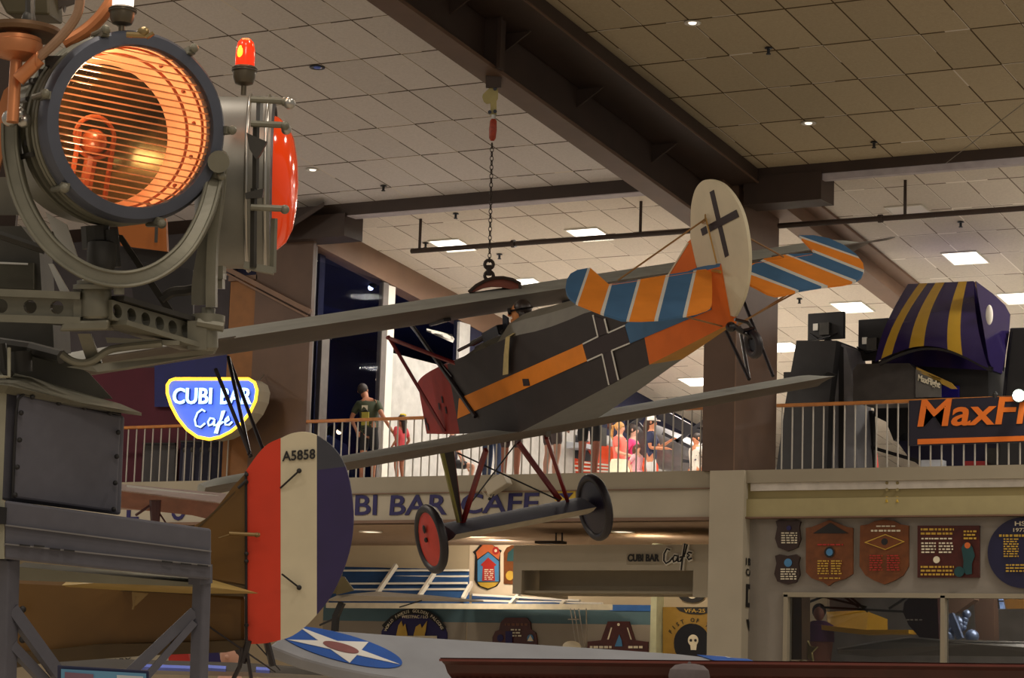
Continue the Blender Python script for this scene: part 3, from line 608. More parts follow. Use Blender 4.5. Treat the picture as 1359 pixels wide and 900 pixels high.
MB().tube([at(754, 822, 32.6), at(768, 822, 32.6)], .01, 6).build('cross_rod', steel, t)
# soffit fittings
for px, py, lb in ((492, 706, 'left part of the soffit, beside the striped rudder'), (826, 706, 'right part of the soffit above the canopy')):
    p = atZ(px, py, zs-.03); t = thing('recessed_light', 'small recessed light in the cafe soffit, ' + lb, 'light', p)
    MB().box((p.x-.12, p.y-.12, zs-.03), (p.x+.12, p.y+.12, zs-.015)).build('lens', mat('soffit_lamp', (255, 236, 205), .4, emit=(255, 232, 200), es=1.6), t)
    MB().torus(Matrix.Translation((p.x, p.y, zs-.025)), .17, .015, 16, 6).build('ring', white, t)
# ================================================================== SIMULATOR CORNER (right gallery)
def slabp(pts, Y, dy, name, m, parent, bevel=0): return MB().prism([at(x, y, Y) for x, y in pts], (0, dy, 0)).build(name, m, parent, bevel=bevel)
t = thing('flight_simulator_hood', 'dark purple simulator hood with three yellow stripes over the orange banner', 'simulator', at(1250, 530, 32))
pur = mat('hood_purple', (36, 27, 68), .15, var=.05); yel = mat('hood_yellow', (164, 130, 38), .3, var=.06)
def top_e(u): return at(1205+u*(1292-1205), 377-4*u, 32.6)
def bot_e(u):
    x = 1168+u*(1318-1168); y = 483-26*math.sin(PI*min(1, u*1.02))*(1-.1*u)+8*u; return at(x, y, 31.7)
mb = MB(); us = [0, .10, .27, .42, .60, .68, .85, 1.0]; sm = [0, 1, 0, 1, 0, 1, 0]
us = [0, .03, .19, .38, .57, .69, .87, 1.0]; NV = 8
# front shell with stripes
BT = [(0, 0), (.17, .055), (.30, .15), (.42, .30), (.56, .43), (.77, .64), (.90, .77), (1, 1)]
U = []
for i in range(7):
    for k in range(4): U.append((BT[i][0]+(BT[i+1][0]-BT[i][0])*k/4, BT[i][1]+(BT[i+1][1]-BT[i][1])*k/4, sm[i]))
U.append((1.0, 1.0, 0)); vs = []
for ut, ub, _ in U:
    for j in range(NV+1):
        f = j/NV; p = top_e(ut).lerp(bot_e(ub), f)+V((0, -.28*math.sin(PI*f*.75), 0)); vs.append(p)
fs = []; ms = []
for i in range(len(U)-1):
    for j in range(NV): fs.append((i*(NV+1)+j, (i+1)*(NV+1)+j, (i+1)*(NV+1)+j+1, i*(NV+1)+j+1)); ms.append(U[i][2])
mb.add(vs, fs, ms); mb.build('front_shell', [pur, yel], t, smooth=True)
side = [(1295, 373), (1318, 390), (1334, 405), (1341, 418), (1339, 445), (1330, 496), (1318, 492), (1312, 478), (1306, 440), (1299, 400)]
mb = MB(); mb.prism([at(x, y, 32.0+.9*(x-1295)/46-.3*max(0, (y-380)/110)) for x, y in side], (-.05, .1, 0)); mb.build('side_shell', pur, t)
mb = MB(); mb.loft([[at(1205, 377, 32.6), at(1292, 373, 32.6), at(1341, 418, 33.2), at(1341, 418, 34.2), at(1205, 377, 34.2)], [at(1168, 483, 32.1), at(1318, 492, 32.1), at(1332, 494, 33), at(1332, 494, 34), at(1168, 483, 34)]]); mb.build('inner_shell', pur, t)
mb = MB(); mb.ball(at(1313, 418, 31.95), (.05, .05, .14)); mb.build('window_spot', white, t)
mb = MB(); mb.tube([bot_e(u)+V((0, -.02, 0)) for u in [i/16 for i in range(17)]], .035, 6); mb.build('rim', blackg, t, smooth=True)
t = thing('simulator_plinth', 'black box base beneath the striped hood, with its name plate on the side', 'simulator', at(1220, 535, 32.5))
slabp([(1132, 492), (1138, 483), (1206, 482), (1214, 489), (1214, 532), (1132, 533)], 31.9, .8, 'front_box', mat('charcoal_box', (58, 54, 52), .6, var=.2), t)
slabp([(1214, 484), (1311, 478), (1312, 530), (1214, 532)], 32.4, 1.2, 'body', black, t)
slabp([(1215, 490), (1249, 503), (1249, 527), (1215, 527)], 31.86, .02, 'name_panel', mat('panel_grey', (92, 90, 88), .5), t)
a, b = at(1218, 508, 31.84), at(1247, 518, 31.84); text('MaxFlight', 'lettering', ivory, t, a, b-a, (0, 0, 1), .12, (b-a).length, .01, .1, .02)
slabp([(1216, 487), (1262, 508), (1270, 516), (1262, 516), (1216, 492)], 31.86, .03, 'yellow_trim', yel, t)
slabp([(1249, 512), (1272, 512), (1272, 527), (1249, 527)], 32.34, .05, 'blue_panel', mat('deep_blue_gloss', (30, 22, 120), .3), t)
def monitor(c, w, h, yaw, label, Y):
    t = thing('monitor', label, 'screen', at(c[0], c[1]+h/2, Y), group='monitors seen from behind'); px = Y/30/91
    C = at(c[0], c[1], Y); X = V((math.cos(yaw), math.sin(yaw), 0)); N = V((-math.sin(yaw), math.cos(yaw), 0)); Z = V((0, 0, 1))
    MB().obox(C, (X*w*px/2, N*.03, Z*h*px/2)).build('casing', black, t, bevel=.01)
    MB().obox(C-N*.05-Z*h*px*.12, (X*.08, N*.03, Z*.09)).build('mount', greyd, t)
    MB().obox(C-N*.035-X*w*px*.27-Z*h*px*.02, (X*.04, N*.01, Z*.05)).build('socket_panel', chrome, t)
    mb = MB(); mb.tube([C-N*.05-X*.25-Z*.1, C-N*.07-X*.1-Z*.2, C-N*.07+X*.1-Z*.16, C-N*.05+X*.2-Z*.12], .012, 5); mb.build('cable', blackg, t)
    MB().obox(C+N*.05-Z*(h*px/2+.1), (X*.05, N*.02, Z*.15)).build('stand', black, t)
monitor((1097, 433), 49, 33, -.1, 'black screen seen from behind, left one atop the tall cabinet', 33)
monitor((1160, 451), 40, 50, -.1, 'black screen seen from behind, beside the striped hood', 33.2)
t = thing('simulator_cabinet', 'tall tapered dark grey cabinet behind the railing, left of the simulator', 'cabinet', at(1090, 625, 32.6))
cab = mat('cabinet_charcoal', (52, 52, 54), .6, var=.1)
slabp([(1057, 452), (1110, 452), (1100, 536), (1096, 640), (1028, 640), (1042, 536)], 32.4, .9, 'front_panel', cab, t)
slabp([(1111, 452), (1122, 460), (1130, 492), (1140, 640), (1098, 640), (1101, 536)], 32.6, .7, 'side_panel', mat('cabinet_side_grey', (126, 126, 132), .6, var=.1), t)
slabp([(1113, 458), (1119, 461), (1120, 640), (1113, 640)], 32.58, .02, 'groove', black, t)
slabp([(1040, 494), (1096, 492), (1100, 494), (1080, 503), (1040, 505)], 32.1, .3, 'shelf', cab, t)
t = thing('simulator_cabinet', 'black upright cabinet at the far right edge behind the banner', 'cabinet', at(1350, 620, 32.6))
slabp([(1340, 435), (1420, 433), (1420, 640), (1322, 640)], 32.6, .8, 'front_panel', black, t, bevel=.02)
slabp([(1336, 470), (1340, 440), (1343, 440), (1330, 560), (1327, 560)], 32.55, .04, 'edge_strip', blackg, t)
t = thing('banner', 'black banner with big orange letters hung over the right railing', 'banner', at(1300, 590, 29.9))
MB().prism([at(1207, 532, 29.995), at(1460, 521, 29.995), at(1460, 584, 29.995), at(1207, 592, 29.995)], (0, -.02, 0)).build('cloth', mat('banner_black', (26, 24, 42), .6), t)
om = mat('banner_orange', (228, 116, 34), .5, var=.04)
a, b = at(1216, 578, 29.97), at(1452, 571.5, 29.97); text('MaxFlight', 'lettering', om, t, a, b-a, (0, 0, 1), .46, (b-a).length, .01, .16, .018)
MB().prism([at(1218, 583, 29.975), at(1460, 575.5, 29.975), at(1460, 582, 29.975), at(1218, 590, 29.975)], (0, -.01, 0)).build('underline', om, t)
t = thing('spotlight', 'small blazing white spotlight standing on the railing at the right edge', 'spotlight', at(1352, 532, 29.8))
MB().ball(at(1352, 525, 29.75), .075).build('bulb', mat('hot_white', (255, 255, 245), .3, emit=(240, 255, 235), es=9), t, smooth=True)
MB().lathe([(.02, -.16), (.07, -.12), (.09, 0), (.08, 0), (.05, -.1)], Matrix.Translation(at(1352, 525, 29.84)) @ Matrix.Rotation(PI/2, 4, 'X'), 16).build('housing', black, t)
t = thing('finial', 'tiny black pointed fitting on the railing between the hood and the black cabinet', 'fitting', at(1321, 529, 30))
MB().lathe([(.03, 0), (.04, .05), (.0001, .1)], Matrix.Translation(at(1321, 529, 30)), 8).build('spike', black, t)
# things glimpsed between the right balusters
t = thing('equipment_rack', 'dark equipment with bright gaps seen between the right balusters', 'equipment', at(1200, 623, 33.5))
slabp([(1160, 540), (1240, 540), (1240, 570), (1200, 575), (1186, 585), (1176, 560), (1160, 552)], 33.4, .5, 'top_housing', black, t)
slabp([(1190, 585), (1330, 588), (1330, 622), (1225, 622), (1205, 606)], 33.6, .6, 'lower_housing', mat('indigo_shadow', (34, 30, 62), .5), t)
MB().bar(at(1150, 592, 33.2), at(1225, 614, 33.2), .04, .05).build('diagonal_bar', black, t)
slabp([(1150, 545), (1158, 545), (1160, 624), (1150, 624)], 33.2, .1, 'post', black, t)
slabp([(1310, 595), (1400, 595), (1400, 618), (1310, 618)], 33.3, .2, 'grey_panel', greyd, t)
tag(MB().prism([at(1141, 578, 34), at(1158, 600, 34), at(1160, 623, 34), at(1145, 623, 34)], (0, .2, 0)).build('red_screen', mat('bright_red', (220, 50, 46), .4)), 'red panel glimpsed between balusters right of the tall cabinet', 'panel')
tag(MB().prism([at(1280, 612, 33.2), at(1308, 612, 33.2), at(1308, 620, 33.2), at(1280, 620, 33.2)], (0, .2, 0)).build('red_box', mat('dark_red', (150, 30, 30), .4)), 'low dark red box behind the balusters under the banner', 'box')
tag(MB().box(at(1222, 622, 33.1), at(1256, 612, 33.3)).build('lit_tray', mat('pale_tray', (216, 222, 232), .4)), 'bright pale tray low behind the balusters under the banner', 'tray')

# ================================================================== GALLERY EXHIBITS behind the rail
t = thing('exhibit_aeroplane', 'orange and white display aeroplane with dark canopy behind the gallery rail', 'aeroplane', at(770, 632, 39.5))
orr = mat('exhibit_orange', (232, 82, 46), .3, var=.05)
def ringXZ(x0_, y0_, hw, hh, dep, n=12):
    Yx = 39.5 if dep == 37 else 40.5; q = Yx/30*.92
    return [at(x0_, y0_, Yx)+V((0, hw*q*math.cos(2*PI*i/n), hh*q*math.sin(2*PI*i/n))) for i in range(n)]
MB().loft([ringXZ(696, 622, .15, .16, 37), ringXZ(705, 616, .4, .3, 37), ringXZ(745, 614, .45, .36, 37), ringXZ(790, 616, .42, .34, 37), ringXZ(830, 620, .3, .24, 37), ringXZ(870, 622, .1, .1, 37)]).build('fuselage', orr, t, smooth=True)
MB().loft([ringXZ(700, 598, .05, .03, 37), ringXZ(716, 593, .3, .13, 37), ringXZ(745, 592, .3, .16, 37), ringXZ(765, 600, .2, .1, 37)]).build('canopy', mat('exhibit_canopy', (36, 40, 56), .1), t, smooth=True)
slabp([(690, 590), (725, 584), (775, 588), (775, 594), (690, 596)], 38.6, 1.5, 'wing', mat('exhibit_silver', (190, 194, 204), .3), t)
mb = MB()
for a in range(3): mb.bar(at(760, 612+a*6, 39.0), at(812, 618+a*4, 39.0), .02, .03)
mb.build('stripe', white, t)
slabp([(748, 570), (760, 572), (788, 612), (768, 612), (746, 598)], 39.0, .4, 'tail_fin', mat('exhibit_dark', (54, 54, 60), .4), t)
t = thing('exhibit_aeroplane', 'dark grey display aeroplane with slanted struts behind the seated visitor', 'aeroplane', at(890, 625, 40.5))
MB().loft([ringXZ(840, 585, .2, .2, 39), ringXZ(870, 592, .35, .32, 39), ringXZ(910, 606, .38, .3, 39), ringXZ(945, 612, .2, .2, 39)]).build('fuselage', mat('exhibit_grey', (112, 110, 112), .4), t, smooth=True)
for a, b, w_ in (((876, 549), (915, 570), .16), ((915, 570), (950, 586), .12), ((950, 548), (898, 586), .05), ((880, 575), (925, 598), .05), ((848, 562), (872, 592), .04), ((905, 612), (945, 615), .05)):
    MB().bar(at(*a, 39.8), at(*b, 39.8), .06, w_*1.2).build('strut', mat('exhibit_dark', (54, 54, 60), .4), t)
slabp([(800, 548), (850, 552), (845, 556), (815, 575), (798, 590), (790, 560)], 41, .2, 'tail_fin', mat('exhibit_dark', (54, 54, 60), .4), t)
for px, w_ in ((795, 8), (790, 0)):
    pass
tag(MB().prism([at(783, 566, 38.2), at(795, 566, 38.2), at(795, 590, 38.2), at(783, 590, 38.2)], (0, .3, 0)).build('display_stand', greyd), 'dark grey display stand behind the striped-cap visitors', 'stand')
# far blue room things
def wall_pt(x, y, X): return atX(x, y, X)
t = thing('ceiling_fitting', 'round white ceiling fitting in the dark blue room', 'fitting', atX(476, 374, XB-2))
p = atX(476, 374, XB-2); MB().lathe([(.001, -.09), (.06, -.06), (.14, -.03), (.16, 0)], Matrix.Translation(p), 16).build('dome', chrome, t)
for (x, y, lb) in ((492, 382, 'upper blue room spotlight beside the white ceiling fitting'), (504, 504, 'warm spotlight in the blue room above the man in the green shirt'), (450, 573, 'warm spotlight low in the blue room behind the railing'), (434, 580, 'small bluish spotlight low in the blue room')):
    p = atX(x, y, XB-1.5); t = thing('spotlight', lb, 'spotlight', p)
    MB().ball(p, .045 if y != 504 else .07).build('bulb', mat('spot_warm', (255, 220, 170), .3, emit=(255, 214, 160), es=5) if y > 400 and y != 580 else mat('spot_cool', (220, 225, 255), .3, emit=(215, 222, 255), es=4), t, smooth=True)
    MB().lathe([(.05, .02), (.08, .05), (.07, .2), (.03, .24)], Matrix.Translation(p) @ Matrix.Rotation(.6, 4, 'Y'), 12).build('housing', black, t)
tag(MB().loft([[atX(x, y, XB+.3) for x, y in ((566, 436), (566, 440), (580, 446), (578, 439))], [atX(x, y, XB+.3) for x, y in ((600, 444), (603, 450), (601, 455), (597, 449))]]).build('white_tube', chrome), 'white cylinder seen through the dark glazing under the upper wing', 'tube')
tag(MB().prism([atX(x, y, XB-1.2) for x, y in ((418, 625), (420, 590), (438, 578), (460, 590), (472, 622))], (-.4, 0, 0)).build('display_aircraft', mat('dusk_blue', (78, 86, 120), .5)), 'pale blue display shape low in the blue room behind the railing', 'display')

# ================================================================== PEOPLE
def person(label, px, Y, head_y=None, face=0, H=1.72, shirt=(60, 70, 50), legs=(40, 40, 46), skinc=(190, 130, 100), hair=(50, 36, 28), hairlen=0, arms=((.27, .02, .92), (-.27, .02, .92)), elb=None, lean=(0, 0), head=(0, 0),
           shorts=True, skirt=None, cap=None, sit=0, sleeve=True, Z=4.715, extra=None, name='person', cap_kind='cap', pony=False, sit_=0):
    foot = at(px, 600, Y); H = (at(px, head_y, Y).z-Z+sit_)/1.04 if head_y else H; k = H/1.72; M = Matrix.Rotation(face, 4, 'Z')
    t = thing(name, label, 'person', (foot.x, Y, Z), M); W = WM[t]
    sk = mat('skin_%d' % skinc[0], skinc, .6, var=.04); sh = mat('cloth_%d_%d_%d' % shirt, shirt, .8, var=.1); lg = mat('cloth_%d_%d_%d' % legs, legs, .8, var=.1); hr = mat('hair_%d' % hair[0], hair, .6, var=.2, scale=30)
    lx, ly = lean; hx, hy = head
    def c(x, y, z):     # body frame, leaning grows with height above the hips
        f = max(0, z-.95)/.6; return V(((x+lx*f)*k, (y+ly*f)*k, (z-sit)*k if z > .5 else z*k))
    P = [c(0, 0, .95), c(0, 0, 1.12), c(0, 0, 1.32), c(0, 0, 1.44), c(hx*.3, hy*.3, 1.5), c(hx*.8, .01+hy*.8, 1.57), c(hx, .015+hy, 1.65), c(hx, hy, 1.71)]
    Rr_ = [(.15, .11), (.13, .10), (.155, .11), (.10, .08), (.05, .05), (.068, .075), (.075, .088), (.05, .06)]
    E = [(0, 1), (1, 2), (2, 3), (3, 4), (4, 5), (5, 6), (6, 7)]
    def addp(p, r, a): P.append(p); Rr_.append((r*k, r*k) if not isinstance(r, tuple) else r); E.append((a, len(P)-1)); return len(P)-1
    Rr_ = [(a*k, b*k) for a, b in Rr_]
    nose = addp(c(hx, .10+hy, 1.615), .014, 6)
    idx = {}
    for s, w in ((1, arms[0]), (-1, arms[1])):
        S = addp(c(.17*s, 0, 1.40), .055, 3); sx = c(.17*s, 0, 1.4)
        wr = V((w[0]*k, w[1]*k, (w[2]-sit)*k)); e0 = (sx+wr)/2; L = .28*k; d = (wr-sx).length/2
        bend = math.sqrt(max(0, L*L-d*d)); out = V((.35*s, -1, -.4)); ax = (wr-sx).normalized(); out = (out-ax*out.dot(ax)).normalized()
        e = e0+out*bend; Ei = addp(e, .04, S); Wi = addp(wr, .027, Ei); idx[s] = (sx, e, wr)
        fd = (wr-e).normalized(); sd = fd.cross(V((0, 0, 1)) if abs(fd.z) < .9 else V((0, 1, 0))).normalized()
        pm = addp(wr+fd*.07*k, (.034*k, .018*k), Wi)
        cf_ = sd.cross(fd)
        for q, ln in ((-1.5, .055), (-.5, .07), (.5, .075), (1.5, .06)):
            f1 = addp(wr+fd*(.085+ln*.5)*k+sd*q*.017*k-cf_*.004, .0085, pm); addp(wr+fd*(.085+ln)*k+sd*q*.018*k-cf_*.02*k, .007, f1)
        th = addp(wr+fd*.05*k+sd*.04*k, .01, pm); addp(wr+fd*.085*k+sd*.052*k, .008, th)
    for s in (1, -1):
        h = addp(c(.09*s, 0, .9), .085, 0); kn = V((.10*s*k, (.03+.42*(sit > 0))*k, (.49 if not sit else .47)*k)); Kn = addp(kn, .057, h)
        an = V((.10*s*k, (-.02+.42*(sit > 0))*k, .09*k)); A = addp((kn+an)/2+V((0, -.015, .06))*k, .052, Kn); A2 = addp(an, .034, A); addp(an+V((0, .14*k, -.055*k)), .032, A2); idx[s*2] = (c(.09*s, 0, .9), kn, an)
    skin('body', sk, t, P, E, Rr_, 1, 0)
    # clothing
    sp = [c(0, 0, .86), c(0, 0, 1.0), c(0, 0, 1.16), c(0, 0, 1.34), c(0, 0, 1.43)]; sr = [(.175, .13), (.17, .13), (.155, .125), (.175, .13), (.10, .085)]; se = [(0, 1), (1, 2), (2, 3), (3, 4)]
    for s in (1, -1):
        a, e, w = idx[s]; sp.append(a); sr.append((.075, .075)); se.append((3, len(sp)-1)); sp.append(a.lerp(e, .75)); sr.append((.062, .062)); se.append((len(sp)-2, len(sp)-1))
    skin('shirt', sh, t, sp, se, [(a*k, b*k) for a, b in sr], 1, 0)
    if skirt is not None:
        mb = MB(); c0 = c(0, 0, 1.0); mb.lathe([(.16*k, 0), (.20*k, -.12*k), (.24*k, -.35*k), (.27*k, -.62*k), (.25*k, -.62*k), (.15*k, 0)], Matrix.Translation(c0), 20, 0, True); mb.build('skirt', mat('cloth_%d_%d_%d' % skirt, skirt, .8), t, local=True, smooth=True)
    else:
        sp = [c(0, 0, .98), c(0, 0, .88)]; sr = [(.165, .125), (.16, .125)]; se = [(0, 1)]
        for s in (1, -1):
            h, kn, an = idx[s*2]; sp.append(h); sr.append((.10, .10)); se.append((1, len(sp)-1)); sp.append(h.lerp(kn, .8)); sr.append((.085, .085)); se.append((len(sp)-2, len(sp)-1))
            if not shorts: sp.append(kn); sr.append((.08, .08)); se.append((len(sp)-2, len(sp)-1)); sp.append(an); sr.append((.062, .062)); se.append((len(sp)-2, len(sp)-1))
        skin('shorts' if shorts else 'trousers', lg, t, sp, se, [(a*k, b*k) for a, b in sr], 1, 0)
    for s in (1, -1):
        an = idx[s*2][2]; MB().loft([[an+V((math.cos(2*PI*i/8)*.045*k, d_*k+math.sin(2*PI*i/8)*.02*k, z_*k)) for i in range(8)] for d_, z_ in ((-.05, -.09), (-.05, -.02))]+[[an+V((math.cos(2*PI*i/8)*.04*k, .02*k+math.sin(2*PI*i/8)*.12*k-.0, .0)) for i in range(8)]]).build('shoe', black, t, local=True) if 0 else MB().ball(an+V((0, .05*k, -.055*k)), (.05*k, .14*k, .035*k), 8).build('shoe', black, t, local=True, smooth=True)
    hc = c(hx, hy, 1.655)
    mb = MB(); mb.ball(hc+V((0, -.014, .012))*k, (.088*k, .102*k, .098*k), 10)
    if hairlen: mb.tube([hc+V((0, -.07*k, .03*k)), hc+V((0, -.10*k, -.08*k)), hc+V((0, -.11*k, -hairlen*k))], [.07*k, .075*k, .03*k], 8)
    if pony: mb.tube([hc+V((0, -.09*k, .04*k)), hc+V((0, -.16*k, .02*k)), hc+V((0, -.17*k, -.18*k)), hc+V((0, -.15*k, -.26*k))], [.02*k, .035*k, .03*k, .008*k], 8)
    mb.build('hair', hr, t, local=True, smooth=True)
    for s in (1, -1): MB().ball(hc+V((.03*s, .085, -.005))*k, .011*k, 6).build('eye', blackg, t, local=True); MB().ball(hc+V((.083*s, .0, -.02))*k, (.012*k, .02*k, .03*k), 6).build('ear', sk, t, local=True, smooth=True)
    MB().ball(hc+V((0, .085, -.075))*k, (.022*k, .01*k, .007*k), 6).build('mouth', mat('lips', (150, 80, 76), .6), t, local=True)
    if cap:
        cm = mat('cloth_%d_%d_%d' % cap, cap, .8); mb = MB(); mb.lathe([(.105*k, 0), (.104*k, .04*k), (.08*k, .085*k), (.03*k, .105*k), (.0001, .108*k)], Matrix.Translation(hc+V((0, -.005*k, .02*k))), 16)
        if cap_kind == 'cap': mb.prism([hc+V((-.07*k, .08*k, .03*k)), hc+V((-.05*k, .17*k, .015*k)), hc+V((.05*k, .17*k, .015*k)), hc+V((.07*k, .08*k, .03*k))], (0, 0, .01))
        mb.build('cap', cm, t, local=True, smooth=True)
    if extra: extra(t, c, k, hc)
    return t
def mark(t, c, k, hc):
    MB().box(c(-.07, -.135, 1.28), c(.05, -.15, 1.36)).build('white_print', ivory, t, local=True); mb = MB(); mb.box(c(-.09, -.135, 1.02), c(.07, -.15, 1.24)); mb.build('yellow_print', mat('print_yellow', (150, 140, 50), .7), t, local=True)
    MB().torus(Matrix.Translation(c(.0, -.15, 1.22)) @ Matrix.Rotation(PI/2, 4, 'X'), .05, .012, 12, 5).build('black_print', black, t, local=True)
person('man in a dark green T-shirt with a printed back, leaning at the railing, black shorts', 489, 31.2, 505, face=math.radians(12), H=1.86, shirt=(58, 66, 44), legs=(24, 24, 28), skinc=(176, 118, 88), hair=(40, 30, 26), lean=(-.10, .12), head=(-.10, .05), arms=((.36, .05, .98), (-.32, .22, .98)), extra=mark)
def bow(t, c, k, hc): MB().ball(hc+V((0.04, -.02, .1))*k, (.11*k, .06*k, .04*k), 8).build('yellow_headband', mat('bow_yellow', (226, 200, 40), .6), t, local=True, smooth=True)
person('girl in a pink top with long dark hair and a yellow headband', 531, 31.2, 549, face=math.radians(80), H=1.4, shirt=(226, 84, 92), legs=(150, 90, 76), skinc=(178, 116, 90), hair=(34, 24, 24), hairlen=.36, extra=bow, arms=((.2, .12, .95), (-.2, .1, .95)))
person('person crouching behind the biplane undercarriage with one bare arm out', 600, 31.6, face=math.radians(-60), H=1.25, shirt=(60, 50, 64), legs=(44, 42, 46), skinc=(200, 148, 122), hair=(40, 30, 30), sit=.38, arms=((.45, .2, .95), (-.3, .3, .9)))
person('person in long blue jeans standing behind the rail, upper body hidden by the lower wing', 654, 32.2, face=0, H=1.74, shirt=(90, 90, 96), legs=(52, 66, 96), shorts=False)
person('bare-legged person in dark shorts behind the rail beside the person in jeans', 678, 31.6, face=math.radians(20), H=1.66, shirt=(70, 60, 60), legs=(60, 44, 44), skinc=(142, 88, 66))
person('person with pale bare legs behind the rail in front of the orange display aeroplane', 732, 31.5, face=math.radians(-20), H=1.7, shirt=(120, 110, 106), legs=(80, 70, 70), skinc=(196, 150, 130))
person('person in black shorts with bare calves standing left of the woman in the coral top', 781, 31.5, face=math.radians(10), H=1.8, shirt=(40, 42, 44), legs=(34, 34, 36), skinc=(150, 92, 74))
person('fair-haired woman in a coral top and pale flowing skirt walking right behind the rail', 822, 35.6, 558, face=math.radians(-85), H=1.62, shirt=(240, 112, 98), skirt=(226, 226, 196), skinc=(226, 164, 134), hair=(196, 146, 84), pony=True, arms=((.2, .3, 1.05), (-.2, .3, 1.05)))
person('dark-haired person in a magenta top between the coral woman and the navy woman', 840, 36.6, 561, face=math.radians(-80), H=1.6, shirt=(226, 60, 120), legs=(200, 70, 80), skinc=(196, 130, 104), hair=(44, 32, 28), hairlen=.1)
person('small girl in pale pink with very long brown hair behind the rail', 846, 34.9, 588, face=math.radians(-100), H=1.18, shirt=(240, 180, 190), skirt=(236, 176, 186), skinc=(226, 168, 140), hair=(92, 56, 40), hairlen=.42)
person('woman in a navy T-shirt, white shorts and a pale cap with her arms folded', 864, 35.0, 551, face=math.radians(-75), H=1.68, shirt=(44, 48, 78), legs=(216, 214, 210), skinc=(206, 136, 100), hair=(62, 40, 32), hairlen=.45, cap=(232, 222, 214), arms=((.1, .28, 1.12), (-.2, .34, 1.3)))
def flor(t, c, k, hc):
    rr = random.Random(3); mb = MB()
    for i in range(26):
        a = rr.uniform(0, 2*PI); z = rr.uniform(.9, 1.34); mb.ball(c(.172*math.cos(a), .128*math.sin(a), z), .012, 5)
    mb.build('flower_print', mat('print_dark', (70, 66, 90), .7), t, local=True)
person('dark-haired visitor in a white shirt with a small dark flower pattern beside the column', 924, 36.6, 573, face=math.radians(150), H=1.5, shirt=(232, 226, 214), legs=(60, 60, 90), skinc=(206, 140, 110), hair=(52, 40, 34), extra=flor)
# ================================================================== HANGING BIPLANE
S = 1.118
T0 = V((-13.3910183, 22.3323452, 3.51546679))*S
ha, hb, hc_ = -.643038296, .00921197422, .231357361
RB = (Matrix.Rotation(ha, 3, 'Z') @ Matrix.Rotation(hb, 3, 'Y') @ Matrix.Rotation(hc_, 3, 'X'))
RBt = RB.transposed()
def mray(x, y): return RBt @ ray(x, y), RBt @ (-T0)/S       # direction, eye in model units
def mY(x, y, Yv): d, o = mray(x, y); return o+d*((Yv-o.y)/d.y)
def mX(x, y, Xv): d, o = mray(x, y); return o+d*((Xv-o.x)/d.x)
def mZ(x, y, Zv): d, o = mray(x, y); return o+d*((Zv-o.z)/d.z)
def mPl(x, y, h, n): d, o = mray(x, y); return o+d*(n.dot(h-o)/n.dot(d))
def hw(x):
    if x < 0: return .36+.0*x
    if x < .6: return .36+.06*x/.6
    if x < 2.6: return .42
    return max(.03, .42-(x-2.6)*(.39/3.6))
def mside(x, y, off=.004):
    w = .4
    for _ in range(30): p = mY(x, y, -w-off); w = hw(p.x)
    return mY(x, y, -w-off)
bp = thing('biplane', 'striped-tail black and orange biplane with red nose and white rudder, hung on a chain', 'aeroplane', EYE+T0, RB)
WB = WM[bp]
def mw(p): return WB @ (V(p)*S)
fblk = mat('fuselage_black', (36, 27, 27), .55, var=.2, scale=5); fred = mat('nose_red', (132, 28, 20), .7, var=.18, scale=4)
forg = mat('stripe_orange', (224, 132, 34), .8, var=.08, scale=4); fblu = mat('tail_blue', (58, 100, 140), .8, var=.08, scale=4)
fbel = mat('belly_blue_grey', (110, 114, 116), .6, var=.06); forn = mat('tail_orange', (216, 108, 30), .8, var=.08, scale=4)
fol = mat('belly_ochre', (170, 120, 28), .55, var=.1); fsp = mat('spine_grey', (98, 94, 82), .6, var=.1, scale=5)
fwh = mat('dope_white', (205, 196, 170), .6, var=.05, scale=5); fwl = mat('marking_white', (205, 205, 200), .6, var=.03); fxb = mat('cross_black', (38, 24, 30), .6, var=.1)
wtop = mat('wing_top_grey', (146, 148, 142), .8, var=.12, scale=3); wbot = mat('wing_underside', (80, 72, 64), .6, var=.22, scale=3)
strutm = mat('strut_black', (36, 30, 34), .4); strutr = mat('strut_dark_red', (112, 26, 28), .4, var=.1)
# fuselage
def prof(px, py): p = mside(px, py, 0); return p.x, p.z
topl = [prof(*q) for q in ((552, 511), (557, 503), (565, 496), (582, 487), (607, 479), (640, 463), (680, 446), (707, 441), (740, 431), (775, 416), (829, 402), (880, 385), (925, 362))]
botl = [prof(*q) for q in ((560, 576), (690, 574), (727, 555), (784, 525), (840, 495), (862, 484), (900, 465), (966, 431))]
def interp(L, x):
    if x <= L[0][0]: return L[0][1]
    for a, b in zip(L, L[1:]):
        if x <= b[0]: return a[1]+(b[1]-a[1])*(x-a[0])/max(1e-6, b[0]-a[0])
    return L[-1][1]
topl.sort(); botl.sort()
X0, X1 = -.02, 6.2
xs = [X0, .04, .12, .25, .5, .8, 1.0, 1.3, 1.72, 1.8, 2.32, 2.42]+[1.6+.3*i for i in range(15)]+[6.0, X1]
xs.sort(); rings = []
for x in xs:
    w = hw(x); zt_, zb_2 = interp(topl, x), interp(botl, x)
    if x > 5.6: zb_2 = min(zb_2, zt_-.1)
    sp_ = .05 if x < 1.2 else (.05+.18*min(1, (x-1.2)/1.2) if x < 3.3 else .22*max(0, 1-(x-3.3)/3.2)+.01)
    if 1.75 < x < 2.35: sp_ = .03
    rings.append([V((x, -w, zb_2)), V((x, -w, (zb_2+zt_)/2)), V((x, -w, zt_)), V((x, -w*.75, zt_+sp_*.62)), V((x, -w*.35, zt_+sp_*.95)), V((x, w*.35, zt_+sp_*.95)), V((x, w*.75, zt_+sp_*.62)), V((x, w, zt_)), V((x, w, (zb_2+zt_)/2)), V((x, w, zb_2))])
